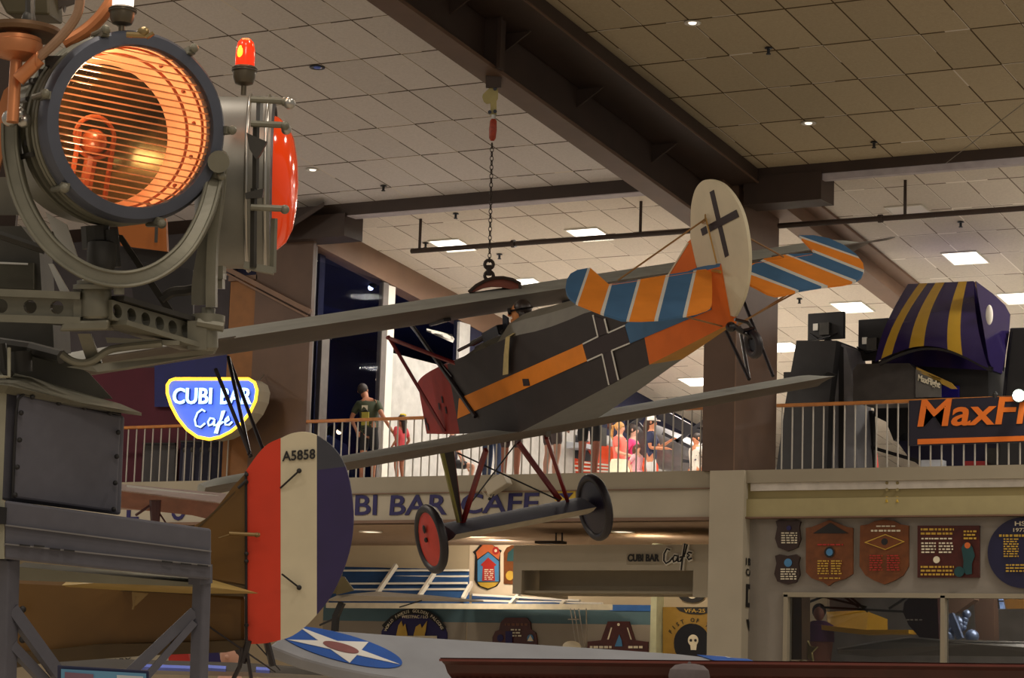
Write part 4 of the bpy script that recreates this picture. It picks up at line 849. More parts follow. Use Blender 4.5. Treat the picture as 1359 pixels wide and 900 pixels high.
mb = MB(); n = 10; vs = [p for r in rings for p in r]; fs = []; ms = []
for i in range(len(rings)-1):
    xm = (xs[i]+xs[i+1])/2
    for k in range(n):
        fs.append((i*n+k, i*n+(k+1) % n, (i+1)*n+(k+1) % n, (i+1)*n+k))
        if xm < 1.02: ms.append(1)
        elif k == 9: ms.append(2 if xm < 4.85 else 3)
        elif k in (2, 3, 4, 5, 6): ms.append(4 if xm < 4.85 else 5)
        else: ms.append(0 if xm < 4.85 else 6)
fs += [tuple(range(n-1, -1, -1)), tuple((len(rings)-1)*n+k for k in range(n))]; ms += [1, 6]
mb.add(vs, fs, ms)
FM = [fblk, fred, fbel, fol, fsp, fblu, forn, forg, fwl, fxb]
def decal(pts, m, off=.006):   # subdivide so that it hugs the tapering side
    q = [mside(x, y, off) for x, y in pts]; mb.add(q+[p+V((0, .004, 0)) for p in q], [tuple(range(len(q)))]+[tuple(range(2*len(q)-1, len(q)-1, -1))], m)
def dec_strip(a0, a1, b0, b1, m, off=.006, k=8):
    for i in range(k):
        f, g = i/k, (i+1)/k; L = lambda p, q, t_: (p[0]+(q[0]-p[0])*t_, p[1]+(q[1]-p[1])*t_)
        decal([L(a0, a1, f), L(a0, a1, g), L(b0, b1, g), L(b0, b1, f)], m, off)
dec_strip((609, 529), (773.5, 456), (606.7, 556), (779, 479), 7)
dec_strip((829, 431), (933, 364), (836, 456), (944, 411), 5, .006)
# cross: black bars then white outlines
dec_strip((773, 457.5), (829, 433), (779, 479), (835.5, 455), 9, .008, 3)
decal([(787, 419), (802, 424), (806.7, 442), (793.3, 446.7)], 9, .008); decal([(799, 470), (811.5, 465), (820.5, 504.5), (808, 511)], 9, .008)
def wl(a, b, w=1.5):
    d = math.hypot(b[0]-a[0], b[1]-a[1]); nx, ny = -(b[1]-a[1])/d*w/1.6, (b[0]-a[0])/d*w/1.6
    decal([(a[0]+nx, a[1]+ny), (b[0]+nx, b[1]+ny), (b[0]-nx, b[1]-ny), (a[0]-nx, a[1]-ny)], 8, .011)
for a, b in (((786.7, 418), (793.3, 446.7)), ((793.3, 446.7), (773.3, 456.7)), ((802, 423), (806.7, 442)), ((806.7, 442), (829, 432)), ((779, 479), (799, 470)), ((799, 470), (808, 511)), ((811.5, 465.5), (835.5, 455.5)), ((811.5, 465.5), (820.5, 504.5))): wl(a, b)
decal([(693, 503), (701, 503), (703, 512), (694.5, 512.5)], 9, .012)
for x, y in ((585, 526), (581, 535), (563, 555), (566, 562), (590, 540)):
    decal([(x, y), (x+1.5, y), (x+3, y+9), (x+1.5, y+9)], 9, .009)
mb.build('fuselage', FM, bp, local=True, scale=S)
# nose ring and guns
mb = MB(); 
for s in (-1, 1):
    mb.tube([V((1.0, .1*s, .15)), V((1.75, .1*s, .215))], .03, 8); mb.tube([V((.62, .1*s, .12)), V((1.1, .1*s, .16))], .018, 8); mb.bar((1.35, .1*s, .17), (1.75, .1*s, .21), .07, .1)
mb.build('machine_gun', blackg, bp, local=True, scale=S)
o = bpy.data.objects['machine_gun']
mb = MB(); mb.torus(Matrix.Translation((2.12*S, 0, .17*S)) @ Matrix.Diagonal((1.25, 1, 1, 1)), .25, .025, 24, 6); mb.build('cockpit_rim', blackg, bp, local=True, smooth=True)
mb = MB(); mb.bar((1.78, -.06, .18), (1.84, -.06, .33), .014, .12); mb.build('windscreen', darkm, bp, local=True, scale=S)
# propeller and spinner at the far end
mb = MB(); mb.lathe([(.12, -.1), (.1, -.2), (.0001, -.3)], Matrix.Translation((0, 0, -.25)) @ Matrix.Rotation(PI/2, 4, 'Y'), 16); pr = mb.build('propeller_hub', darkm, bp, local=True, scale=S)
# wings
def wing(name, y0, y1, xle, xte, zb0, zt0, zte, dz=lambda y: 0, tip=.35, ny=46, mats=(wtop, wbot), scallop=.02, root=None):
    rings = []; K = 9
    for i in range(ny+1):
        y = y0+(y1-y0)*i/ny
        e = 1
        for yy, sg in ((y0, 1), (y1, -1)):
            d = (y-yy)*sg
            if d < tip: e = min(e, .25+.75*math.sqrt(max(0, 1-(1-d/tip)**2)))
        sc = scallop*abs(math.sin(PI*(y/.37)))
        mid = xle+.35*(xte-xle); a = mid+(xle-mid)*e; b = mid+(xte-sc-mid)*e; ch = b-a; r = []
        zmid = (zb0+zt0)/2+dz(y)
        for k in range(K):        # top LE->TE
            f = (1-math.cos(PI*k/(K-1)))/2
            th = (2.9*math.sqrt(f)*(1-f)**1.1 if f > 0 else 0)
            th = min(1, th/1.13)
            base = zb0+(zte-zb0)*f+ (.35*(zt0-zb0))*(1-f)**3
            z = base+(zt0-base)*th*e**.2 if f < 1 else zte
            r.append(V((a+ch*f, y, z+dz(y))))
        for k in range(1, K-1):   # bottom TE->LE
            f = 1-(1-math.cos(PI*k/(K-1)))/2
            base = zb0+(zte-zb0)*f*f+.35*(zt0-zb0)*(1-f)**6
            r.append(V((a+ch*f, y, base+dz(y)-.0)))
        rings.append(r)
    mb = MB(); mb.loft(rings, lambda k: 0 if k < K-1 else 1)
    return mb.build(name, list(mats), bp, local=True, scale=S, smooth=True, auto=1.2)
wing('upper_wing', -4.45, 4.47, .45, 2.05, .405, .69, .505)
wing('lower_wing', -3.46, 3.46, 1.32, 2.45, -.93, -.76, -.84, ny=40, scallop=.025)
for s in (-1, 1):
    mb = MB(); ys = [s*(3.0+.12*i) for i in range(13)]
    mb.loft([[V((2.03, y, .5)), V((2.03, y, .52)), V((2.16+.05*(i > 10), y, .515-.02*0)), V((2.16+.05*(i > 10), y, .505))] for i, y in enumerate(ys)]); mb.build('aileron', wbot, bp, local=True, scale=S)
# fin, rudder
def mflat(pts, y0, th, mats, name, extra=None, mm=0):
    mb = MB(); mb.prism([mY(x, y, y0-th/2) for x, y in pts], (0, th, 0), mm)
    if extra:
        for pp, mi, off in extra: mb.prism([mY(x, y, y0-th/2-off) for x, y in pp], (0, .004, 0), mi)
    return mb.build(name, mats, bp, local=True, scale=S)
def smooth_poly(P, k=4):
    out = []; n = len(P)
    for i in range(n):
        p0, p1, p2, p3 = P[i-1], P[i], P[(i+1) % n], P[(i+2) % n]
        for j in range(k):
            t_ = j/k; out.append(tuple(.5*((2*p1[c_])+(-p0[c_]+p2[c_])*t_+(2*p0[c_]-5*p1[c_]+4*p2[c_]-p3[c_])*t_*t_+(-p0[c_]+3*p1[c_]-3*p2[c_]+p3[c_])*t_**3) for c_ in (0, 1)))
    return out
def arcpx(P, k=4):
    out = []
    for i in range(len(P)-1):
        p0, p1, p2, p3 = P[max(0, i-1)], P[i], P[i+1], P[min(len(P)-1, i+2)]
        for j in range(k):
            u = j/k; out.append(tuple(.5*((2*p1[c_])+(-p0[c_]+p2[c_])*u+(2*p0[c_]-5*p1[c_]+4*p2[c_]-p3[c_])*u*u+(-p0[c_]+3*p1[c_]-3*p2[c_]+p3[c_])*u**3) for c_ in range(len(p1))))
    return out+[P[-1]]
rud = arcpx([(916.5, 302), (917, 275), (922, 253), (931, 241), (942, 238.5), (957, 243.5), (970, 256), (981, 274), (988, 294), (992.5, 320), (994, 345), (992, 372), (987, 394), (979, 412), (974.5, 420.5)])+[(969, 419), (961, 392), (953, 361), (951, 350), (936.5, 291)]
rudp = [p for i, p in enumerate(rud)]
mflat(rudp, 0, .03, [fwh, fxb], 'rudder', [([(941.6, 255), (947, 252), (967, 339), (962, 342)], 1, .004), ([(929.6, 304), (976.7, 278.4), (980.4, 287.8), (932, 313)], 1, .007)])
mflat([(916.5, 301), (936, 290), (950, 349.5), (950, 360), (927, 362), (922, 345), (917, 322), (916, 312)], 0, .045, [fwh, fxb], 'fin', [([(929.6, 304), (936.5, 300), (939, 309.4), (932, 313)], 1, .004)])
mflat([(884, 368), (912, 322), (916, 318), (922, 345), (926, 364), (900, 368)], 0, .05, [forn, fwh], 'fin_leading_panel', [([(884, 368), (912, 322), (914, 322.5), (886, 368)], 1, .004)])
mb = MB(); mb.tube([mY(936.7, 289, -.04), mY(951, 349, -.04)], .007, 5); mb.tube([mY(936, 285, -.03), mY(936, 293, -.12), mY(932, 296, -.03)], .008, 5); mb.tube([mY(945, 359, -.03), mY(956, 361, -.08)], .015, 5); mb.build('rudder_hinge', mat('brass', (170, 130, 60), .4, metal=.5), bp, local=True, scale=S)
# tail plane and elevators
stab_h = V((6.02, 0, .2)); dl = math.radians(30); en = V((math.sin(dl), 0, math.cos(dl)))
mb = MB(); mb.loft([[V((x0_, y, .2)), V(((x0_+6.02)/2, y, .235)), V((6.02, y, .215)), V((6.02, y, .185)), V(((x0_+6.02)/2, y, .18))] for y, x0_ in ((-1.0, 5.75), (-.6, 5.35), (-.1, 5.1), (.1, 5.1), (.6, 5.35), (1.0, 5.75))]); mb.build('tailplane', [forg], bp, local=True, scale=S)
def elev(outline, strips, side):
    L = smooth_poly(outline[0], 3)[:3*(len(outline[0])-1)+1]+outline[1]
    def P(x, y, off=0): return mPl(x, y, stab_h+en*off, en)
    mb = MB(); pts = [P(x, y, -.02) for x, y in L]; mb.prism(pts, en*.035, 0)
    return mb, P, L
def clip(poly, a, b, keep):      # keep the side of line a-b where cross*keep>=0
    out = []; cr = lambda p: ((b[0]-a[0])*(p[1]-a[1])-(b[1]-a[1])*(p[0]-a[0]))*keep
    for i, p in enumerate(poly):
        q = poly[(i+1) % len(poly)]; c0, c1 = cr(p), cr(q)
        if c0 >= 0: out.append(p)
        if (c0 >= 0) != (c1 >= 0): t_ = c0/(c0-c1); out.append((p[0]+(q[0]-p[0])*t_, p[1]+(q[1]-p[1])*t_))
    return out
EMATS = [fblu, forg, fwl, forn]
# port elevator: outline in picture then laid on the drooped hinge plane
def make_elev(L, cuts, name):
    P = lambda x, y, off: mPl(x, y, stab_h+en*off, en)
    mb = MB(); poly = L
    for (a, b), mi in cuts:     # successive strips from the outer side inward
        if a is None: part = poly; rest = None
        else: part = clip(poly, a, b, 1); rest = clip(poly, a, b, -1)
        if len(part) > 2: mb.prism([P(x, y, -.01) for x, y in part], en*.02, mi)
        if rest is None: break
        poly = rest
    return mb.build(name, EMATS, bp, local=True, scale=S)
Lp = [(752, 392), (750.5, 384), (752, 374), (757, 366), (766, 361), (783, 358), (808, 380.5), (847, 374), (885, 367.5), (923, 361.5), (944, 359), (945, 390), (944.5, 405), (942.5, 410), (938, 413), (925, 417.5), (910, 421), (880, 426), (850, 427.5), (825, 427), (800, 419), (780, 411), (765, 405), (756, 398)]
# strip borders (px): lines run from trailing edge up to the hinge
lines = [((764, 405), (780, 358)), ((767, 406), (783.5, 358)), ((795, 423), (808.5, 380)), ((800, 424), (812, 380)), ((831, 428), (846, 374)), ((835, 428), (850, 374)), ((868, 428), (884, 366)), ((873, 428), (888.5, 366)), ((906, 422), (920.5, 360)), ((911, 421), (924.5, 360))]
cols = [0, 2, 1, 2, 0, 2, 1, 2, 0, 2, 1]
make_elev(Lp, [((l[1], l[0]) if True else l, c_) for l, c_ in zip(lines, cols)]+[((None, None), cols[-1])], 'elevator')
Ls = [(994, 357), (1014, 346), (1046, 340), (1082, 338.5), (1060, 315), (1080, 315), (1100, 319), (1120, 328), (1136, 340), (1145, 352), (1146.5, 362), (1143, 370), (1134, 376), (1118, 380), (1090, 383), (1060, 388), (1040, 393.5), (1028, 395), (1018, 392), (1005, 385), (995, 380)]
lines2 = [((1062, 316), (1141, 344)), ((1061, 318), (1143, 347)), ((1078, 334), (1144, 360)), ((1080, 338), (1145, 364)), ((1050, 342), (1134, 374)), ((1045, 342), (1129, 376)), ((1012, 347), (1098, 382)), ((1006, 348), (1092, 384)), ((992, 362), (1062, 389)), ((992, 366), (1057, 390))]
cols2 = [0, 2, 1, 2, 0, 2, 1, 2, 0, 2, 1]
make_elev(Ls, [((l[1], l[0]), c_) for l, c_ in zip(lines2, cols2)]+[((None, None), 1)], 'elevator')
# struts : ends picked on the wings
def st(a, b, r, m, name='strut'): MB().tube([a, b], r, 8).build(name, m, bp, local=True, scale=S)
U_ = lambda x, y, X=1.0: mX(x, y, X)
for a, xa_, b, xb_ in (((303, 474), .8, (350, 600), 1.5), ((286, 490), 1.7, (333, 606), 2.2), ((303, 474), .8, (331, 603), 2.2), ((964, 440), 1.7, (994, 503), 2.2), ((982, 435), .8, (994, 503), 2.2), ((987, 400), .8, (1026, 499), 1.5)):
    st(mX(*a, xa_), mX(*b, xb_), .02, strutm, 'interplane_strut')
for a, ya, b, yb2_, r, m in (((515, 446), -.75, (590, 573), -.43, .02, strutr), ((514, 448), -.75, (606, 483), -.40, .022, strutr), ((543, 426), -.45, (631, 553), -.44, .022, strutm), ((541, 428), -.42, (600, 500), -.43, .012, strutm),):
    st(mY(*a, ya), mY(*b, yb2_), r, m, 'cabane_strut')
for a in ((544, 428), (512, 446), (752, 398), (744, 404)):
    pass
MB().prism([mX(745, 394, 1.2), mX(757, 396, 1.2), mX(753, 404, 1.2), mX(749, 414, 1.2), mX(744, 412, 1.2), mX(746, 402, 1.2)], (.05, 0, 0)).build('strut_fairing', strutm, bp, local=True, scale=S)
MB().box(V((.9, -.50, .40)), V((1.3, -.42, .43))).build('strut_fairing', strutm, bp, local=True, scale=S)
# wires
mb = MB()
for a, b in ((mY(937, 290, -.03), mPl(820, 372, stab_h+en*.03, en)), (mY(950, 292, .03), mPl(1040, 341, stab_h+en*.03, en)), (mside(958, 433), mPl(908, 420, stab_h-en*.03, en)), (V((6.2, .03, -.3)), mPl(1043, 392, stab_h-en*.03, en)), (mY(980, 430, .02), mPl(1058, 387, stab_h-en*.03, en))): mb.tube([a, b], .008, 5)
mb.build('bracing_wire', mat('tan_wire', (140, 104, 60), .5), bp, local=True, scale=S)
mb = MB(); mb.tube([mX(684, 590, 1.5), mX(624, 669, 1.1)], .008, 5); mb.tube([mX(607, 601, 1.3), mX(742, 664, 1.1)], .009, 5); mb.build('bracing_wire', black, bp, local=True, scale=S)
mb = MB()
for x, y in ((783, 380), (812, 382)): pass
# undercarriage
yw = -.94; zw = -1.75; xw = 1.02
for s in (-1, 1):
    M = Matrix.Translation((xw*S, s*.94*S, zw*S)) @ Matrix.Rotation(-PI/2*s if s > 0 else PI/2, 4, 'X')
    t_ = .045
    mb = MB(); mb.lathe([((.315+.045*math.cos(a))*S, t_*math.sin(a)*S) for a in [2*PI*i/12 for i in range(12)]], M, 40, 0, True)
    w = mb.build('wheel', mat('tyre_black', (30, 26, 34), .45, var=.1), bp, local=True, smooth=True)
    mb = MB(); mb.lathe([(.0001, .05*S), (.09*S, .044*S), (.285*S, .018*S), (.285*S, -.02*S), (.06*S, -.06*S), (.0001, -.065*S)], M, 36)
    mb.build('wheel_cover', [mat('wheel_red', (196, 52, 34), .5, var=.12, scale=6) if s < 0 else mat('wheel_navy', (28, 23, 46), .4)][0], w, local=True, smooth=True)
    if s < 0:
        mb = MB(); c_ = M @ V((-.11*S, .08*S, .05*S)); c_ = V((xw*S+.0, -1.0*S, zw*S+.11*S)); mb.ball(c_, (.035, .012, .05), 8); c2 = V((xw*S, -1.0*S, zw*S)); mb.ball(c2, (.03, .02, .03), 8); mb.build('valve_opening', black, w, local=True)
MB().tube([V((xw, -.94, zw)), V((xw, .94, zw))], .03, 10).build('axle', strutm, bp, local=True, scale=S)
rg = []
for i in range(17):
    y = -.80+1.60*i/16; r = []
    for k in range(9): f = k/8; r.append(V((xw-.33+.66*f, y, zw+.11*math.sin(PI*f**.75)+.02*(1-f)+.01)))
    for k in range(7, 0, -1): f = k/8; r.append(V((xw-.33+.66*f, y, zw-.05*math.sin(PI*f)-.005)))
    rg.append(r)
MB().loft(rg, lambda k: 0 if k < 8 else 1).build('axle_fairing', [mat('axle_fairing_grey', (56, 58, 72), .7, var=.1), mat('axle_fairing_under', (150, 142, 124), .6)], bp, local=True, scale=S, smooth=True, auto=1.2)
# wide faired leg and red legs
a0, a1, c0_, c1_ = mX(583, 599, 1.35), mX(600, 598, 1.35), mX(611, 692, 1.1), mX(606, 694, 1.1)
mb = MB(); mb.prism([a0, a1, c0_, c1_], (.04, 0, 0), 0, 1); mb.prism([a0+V((.045, -.0, 0)), a0+V((.045, .03, 0)), c1_+V((.045, .02, 0)), c1_+V((.045, 0, 0))], (.004, 0, 0), 1)
mb.build('undercarriage_leg', [strutm, mat('olive_yellow_edge', (124, 122, 54), .5)], bp, local=True, scale=S)
for a, xa_, b in (((600, 599), 1.35, (612, 694)), ((645, 597), 2.0, (614, 694)), ((688, 588), 1.2, (743, 664)), ((725, 580), 2.0, (753, 664))):
    MB().bar(mX(*a, xa_), mX(*b, 1.08), .035, .05).build('undercarriage_leg', strutr, bp, local=True, scale=S)
MB().prism([mX(724, 555, 2.3), mX(733, 553, 2.3), mX(729, 580, 2.0), mX(724, 580, 2.0)], (.03, 0, 0)).build('root_fitting', mat('fitting_grey', (70, 72, 74), .5), bp, local=True, scale=S)
# tail wheel assembly
mb = MB(); q = lambda x, y, X=6.35: mX(x, y, X)
mb.tube([q(968, 430), q(985, 440), q(1000, 437)], .025, 6); mb.tube([q(985, 440), q(1002, 452), q(1000, 437)], .018, 6); mb.tube([q(975, 424), q(992, 428), q(1000, 437)], .015, 6); mb.ball(q(970, 434), .045, 8)
mb.build('tail_skid_frame', blackg, bp, local=True, scale=S)
M = Matrix.Translation(q(1000, 457)*S) @ Matrix.Rotation(PI/2, 4, 'X')
mb = MB(); mb.lathe([((.09+.035*math.cos(a))*S, .035*math.sin(a)*S) for a in [2*PI*i/10 for i in range(10)]], M, 24, 0, True); mb.lathe([(.085*S, -.01), (.085*S, .01)], M, 20, 1); mb.build('tail_wheel', [MATS['tyre_black'], darkm], bp, local=True, smooth=True)

# ---- lifting gear
hookP = mw(V((0, 0, 0)))  # placeholder
chainY = mw(mZ(648, 380, .72)).y
wc = WB @ (mX(650, 379, 1.15)*S)
dep = (wc-EYE).dot(RF)
t = thing('wing_lifting_beam', 'curved red brown wooden lifting saddle lying across the upper wing', 'lifting beam', wc)
def sx_(x): return .30+(x-622)/(690-622)*1.85
mb = MB(); arc = []
import_pts = [(622, 389), (632, 380), (645, 373), (655, 370), (668, 369.5), (680, 372), (690, 377)]
low_pts = [(690, 387), (678, 384), (665, 381), (652, 380.5), (640, 382.5), (630, 387)]
mb.prism([atd(x, y, dep-.3) for x, y in import_pts+low_pts], RF*.28); mb.build('saddle', mat('saddle_red', (128, 58, 38), .5, var=.12, scale=6), t)
mb = MB(); mb.tube([atd(x, y, dep-.34) for x, y in [(622, 388), (632, 379), (645, 372), (655, 369), (668, 368.5), (680, 371), (690, 376), (690.5, 387)]], .02, 6); mb.build('edge_strip', brown_d, t)
mb = MB(); mb.tube([atd(690, 386, dep-.3), atd(688, 394, dep-.3), atd(692, 400, dep-.3)], .03, 6); mb.build('strap', brown_d, t)
t = thing('lifting_chain', 'dark hanging chain with red turnbuckle and pale hook plate under the girder', 'chain', atd(649, 365, dep))
top_d = (oc(655, 112, 0)-EYE).dot(RF) if 0 else dep
def ch(x, y): return atd(x, y, dep)
mb = MB(); A, B = ch(653, 190), ch(649.5, 348); nl = 27
for i in range(nl):
    p = A.lerp(B, (i+.5)/nl); d = (B-A).normalized(); L = (B-A).length/nl
    X = RR if i % 2 else (RR*.35+RF*.94).normalized(); Y_ = d; Z = X.cross(Y_).normalized(); X = Y_.cross(Z)
    M = Matrix.Translation(p) @ frame(X*.62, Y_*1.0, Z*.8).to_4x4(); mb.torus(M, L*.56, L*.16, 10, 5)
mb.build('chain', mat('chain_iron', (44, 34, 28), .4, metal=.5), t)
mb = MB()
for y, r in ((351, .035), (366, .03)): mb.torus(Matrix.Translation(ch(649, y)) @ frame(RR, RU, -RF).to_4x4(), .05, .02, 12, 6)
mb.tube([ch(649.3, 352), ch(648.6, 366)], .032, 8); mb.build('shackle', MATS['chain_iron'], t)
mb = MB(); a, b = ch(655, 157), ch(653.3, 187); mb.tube([a, a.lerp(b, .12), a.lerp(b, .5), a.lerp(b, .88), b], [.02, .04, .046, .04, .02], 10); mb.build('turnbuckle', mat('turnbuckle_red', (150, 52, 26), .45, var=.25, scale=30), t, smooth=True)
MB().tube([ch(655, 152), ch(655, 158)], .025, 8).build('eye', steel, t)
mb = MB(); mb.prism([ch(*q) for q in ((656, 114), (661, 118), (661, 131), (659, 134), (659, 153), (651, 153), (651, 137), (646, 138), (642, 135), (640, 129), (641, 125), (650, 116))], RF*.03); pl = mb.build('hook_plate', mat('plate_cream', (160, 150, 96), .5), t, bevel=.004)
for x, y in ((657, 118), (657, 148), (650, 149)): MB().tube([ch(x, y)-RF*.03, ch(x, y)+RF*.05], .022, 8).build('bolt', darkm, pl)
yk = cz((ch(655, 112)).y, 7.99)
p = ch(655, 112); mb = MB(); mb.obox(ch(655, 104), (RR*.09, RF*.05, RU*.11)); mb.build('hanger_block', brown_d, t)
# ---- pilot figure
hp = V((2.66, -.02, .5))
PH = mY(690, 411, -.03); print('PILOT', PH[:])
t = thing('pilot_figure', 'pilot figure in leather helmet with goggles and long pale scarf in the biplane cockpit', 'mannequin', mw(V((2.66, 0, .0))), RB)
WP = WM[t]
def pw(p): return (V(p)-V((2.66, 0, 0)))*S
hx0 = mY(687, 412, -.02)
leath = mat('helmet_leather', (50, 40, 38), .35, var=.2, scale=20); pface = mat('figure_face', (208, 138, 84), .5)
H0 = mY(690, 411, -.03)
FD = V((-.62, -.78, 0)); SD = V((-.78, .62, 0))
def hq(f, s_, u): return pw(H0+FD*f+SD*s_+V((0, 0, u)))
FR_ = frame(FD, SD, V((0, 0, 1))).to_4x4()
MB().ball(hq(.02, 0, -.035), (.088, .078, .115), 12, 0, FR_).ball(hq(.115, 0, -.03), (.022, .018, .024), 6, 0, FR_).ball(hq(.085, 0, -.1), (.035, .04, .03), 8, 0, FR_).tube([hq(0, 0, -.1), hq(-.03, 0, -.26)], .06, 10).build('head', pface, t, local=True, smooth=True)
MB().ball(hq(-.03, 0, .005), (.105, .1, .11), 12, 0, FR_).ball(hq(-.03, -.09, -.06), (.035, .02, .05), 8, 0, FR_).ball(hq(-.03, .09, -.06), (.035, .02, .05), 8, 0, FR_).build('helmet', leath, t, local=True, smooth=True)
mb = MB()
for s_ in (-1, 1): mb.lathe([(.0001, -.02), (.038, -.02), (.038, .012), (.0001, .012)], Matrix.Translation(hq(.10, .042*s_, .0)) @ frame(SD, V((0, 0, 1)), FD).to_4x4(), 12)
mb.torus(Matrix.Translation(hq(-.02, 0, .0)) @ FR_ @ Matrix.Diagonal((1, .95, 1, 1)), .122, .011, 24, 5); mb.build('goggles', blackg, t, local=True, smooth=True)
MB().loft([[pw(H0+V((.04+dx_*math.cos(a), .03+w_*math.sin(a), z_))) for a in [2*PI*i/12 for i in range(12)]] for z_, w_, dx_ in ((-.5, .2, .13), (-.32, .23, .14), (-.22, .2, .12), (-.15, .08, .07))]).build('jacket', mat('flying_jacket', (150, 128, 92), .6, var=.2), t, local=True, smooth=True)
pts = [H0+V((.05, .06, -.17)), H0+V((-.05, -.02, -.19)), H0+V((.02, -.10, -.19)), H0+V((.09, -.08, -.14)), H0+V((.06, .03, -.13))]
MB().tube([pw(p) for p in pts], [.03, .045, .05, .045, .03], 8).build('collar', mat('scarf_cream', (190, 172, 120), .7, var=.1, scale=20), t, local=True, smooth=True)
sc = [mY(706, 431, -.13), mY(694, 436, -.25), mY(685, 441, -.35), mside(675, 447, .04), mside(673, 470, .02), mside(672, 497, .03)]
scr = []
for i, p in enumerate(sc):
    w_ = .03+.009*i; scr.append([pw(p+V((-w_*.9, -.01, 0))), pw(p+V((0, -.022, 0))), pw(p+V((w_*.9, -.01, 0))), pw(p+V((0, .01, 0)))])
MB().loft(scr).build('scarf', MATS['scarf_cream'], t, local=True, smooth=True)
# ================================================================== SEARCHLIGHT TOWER (near, left)
def D(x, y, d=10.0): return atd(x, y, d)
pm10 = 10.0/F      # metres per pixel at depth 10
VB = -RF
def lampframe(px, py, d, turn, tilt, roll):
    c = D(px, py, d); a = (VB*math.cos(turn)+RR*math.sin(turn)).normalized(); a = (a*math.cos(tilt)+RU*math.sin(tilt)).normalized()
    X = RU.cross(a).normalized(); Y = a.cross(X); X2 = X*math.cos(roll)+Y*math.sin(roll); return c, frame(X2, a.cross(X2), a)
def ringM(W, z): return W @ Matrix.Translation((0, 0, z))
# --- big lamp
c, R1 = lampframe(180, 168, 9.9, math.radians(29), math.radians(0), math.radians(-8))
t = thing('searchlight', 'large grey round searchlight with glowing orange interior behind a slatted glass front', 'searchlight', c, R1); W = WM[t]
I4 = Matrix()
mb = MB(); mb.lathe([(.34, -.058), (.385, -.06), (.385, -.16), (.375, -.17), (.37, -.55), (.34, -.62), (.26, -.72), (.12, -.78), (.0001, -.79), (.0001, -.77), (.12, -.76), (.25, -.70), (.33, -.6), (.355, -.5), (.355, -.1)], I4, 56, close=True)
for z in (-.09, -.13, -.2, -.27): mb.torus(Matrix.Translation((0, 0, z)), .383, .012, 56, 6)
mb.build('housing', greyg, t, local=True, smooth=True)
mb = MB(); mb.lathe([(.325, .0), (.33, .02), (.375, .015), (.39, -.01), (.39, -.06), (.33, -.06)], I4, 56, 0, True); mb.build('front_ring', mat('ring_slate', (84, 88, 100), .45, metal=.4, var=.1), t, local=True, smooth=True)
inner = mat('lamp_interior_copper', (238, 200, 168), .5, metal=.0, var=.15, scale=5)
mb = MB(); mb.lathe([(.33, -.04), (.335, -.12), (.32, -.30), (.29, -.42)], I4, 48); mb.f = mb.f[:-2]; mb.m = mb.m[:-2]; mb.build('interior_wall', inner, t, local=True, smooth=True)
mb = MB(); mb.lathe([(.30, -.40), (.22, -.48), (.12, -.53), (.0001, -.54)], I4, 40, open0=True); mb.build('mirror', mat('mirror_dark_green', (58, 60, 40), .18, metal=.8, var=.5, scale=7), t, local=True, smooth=True)
mb = MB()
for z, r in ((-.10, .332), (-.25, .322)): mb.torus(Matrix.Translation((0, 0, z)), r, .008, 48, 5)
for a in (-60, -35, -10, 15, 40, 65):
    a = math.radians(a); mb.ball((.325*math.cos(a), .325*math.sin(a), -.18), .01, 6)
mb.build('interior_band', mat('band_dark_copper', (120, 62, 34), .5), t, local=True)
mb = MB(); mb.ball((-.08, -.06, -.26), (.055, .055, .08)); mb.tube([V((-.08, -.12, -.26)), V((-.08, -.28, -.28))], .028, 8); mb.tube([V((-.15, -.02, -.24)), V((-.15, -.3, -.26))], .012, 6); mb.tube([V((-.0, -.02, -.24)), V((-.0, -.3, -.26))], .012, 6); mb.torus(Matrix.Translation((-.08, -.04, -.25)), .085, .01, 20, 6)
mb.build('bulb_assembly', mat('amber_bulb', (104, 54, 26), .25, var=.2), t, local=True, smooth=True)
mb = MB()
for i in range(23):
    y = -.30+.60*i/22; h = math.sqrt(.325**2-y*y); mb.bar((-h, y, -.018), (h, y, -.018), .016, .0045, (0, 1, 0))
mb.build('slat_grille', mat('slat_copper', (240, 190, 150), .3, metal=.25, var=.05), t, local=True)
mb = MB(); mb.lathe([(.0001, .018), (.15, .014), (.26, .006), (.327, -.004), (.327, -.008), (.0001, .012)], I4, 48); mb.build('front_glass', glassy('searchlight_glass', (1, .93, .84, 1), .22, .06), t, local=True, smooth=True)
mb = MB()
for a in (8, 62, 118, 172, 228, 292, 340):
    mb = MB(); a = math.radians(a); e = V((math.cos(a), math.sin(a), 0)); mb.bar(e*.37+V((0, 0, -.1)), e*.395+V((0, 0, .03)), .03, .03); mb.tube([e*.40+V((0, 0, -.12)), e*.405+V((0, 0, .02))], .012, 8); mb.ball(e*.405+V((0, 0, .035)), .02, 6); mb.build('clamp', greyg, t, local=True, smooth=False)
mb = MB()
for k, (a, z0, z1) in enumerate(((160, -.5, -.2), (172, -.5, -.2), (205, -.4, -.15))):
    a = math.radians(a); e = V((math.cos(a), math.sin(a), 0)); mb.tube([e*.40+V((0, 0, z0)), e*.40+V((0, 0, z1))], .012, 6)
mb.build('latch_rods', greyd, t, local=True)
a0 = D(54, 108, 9.95); a1 = D(48, 190, 9.95)
mb = MB(); mb.tube([a0, a1], .022, 8); mb.tube([a0+RU*.02, a0-RU*.0+RU*.05], .012, 6); mb.obox(a0, (RR*.045, RF*.02, RU*.012)); mb.obox(a1, (RR*.045, RF*.02, RU*.012)); mb.tube([a1, D(40, 200, 9.95)], .015, 6)
mb.build('hinge_rod', greyd, t)
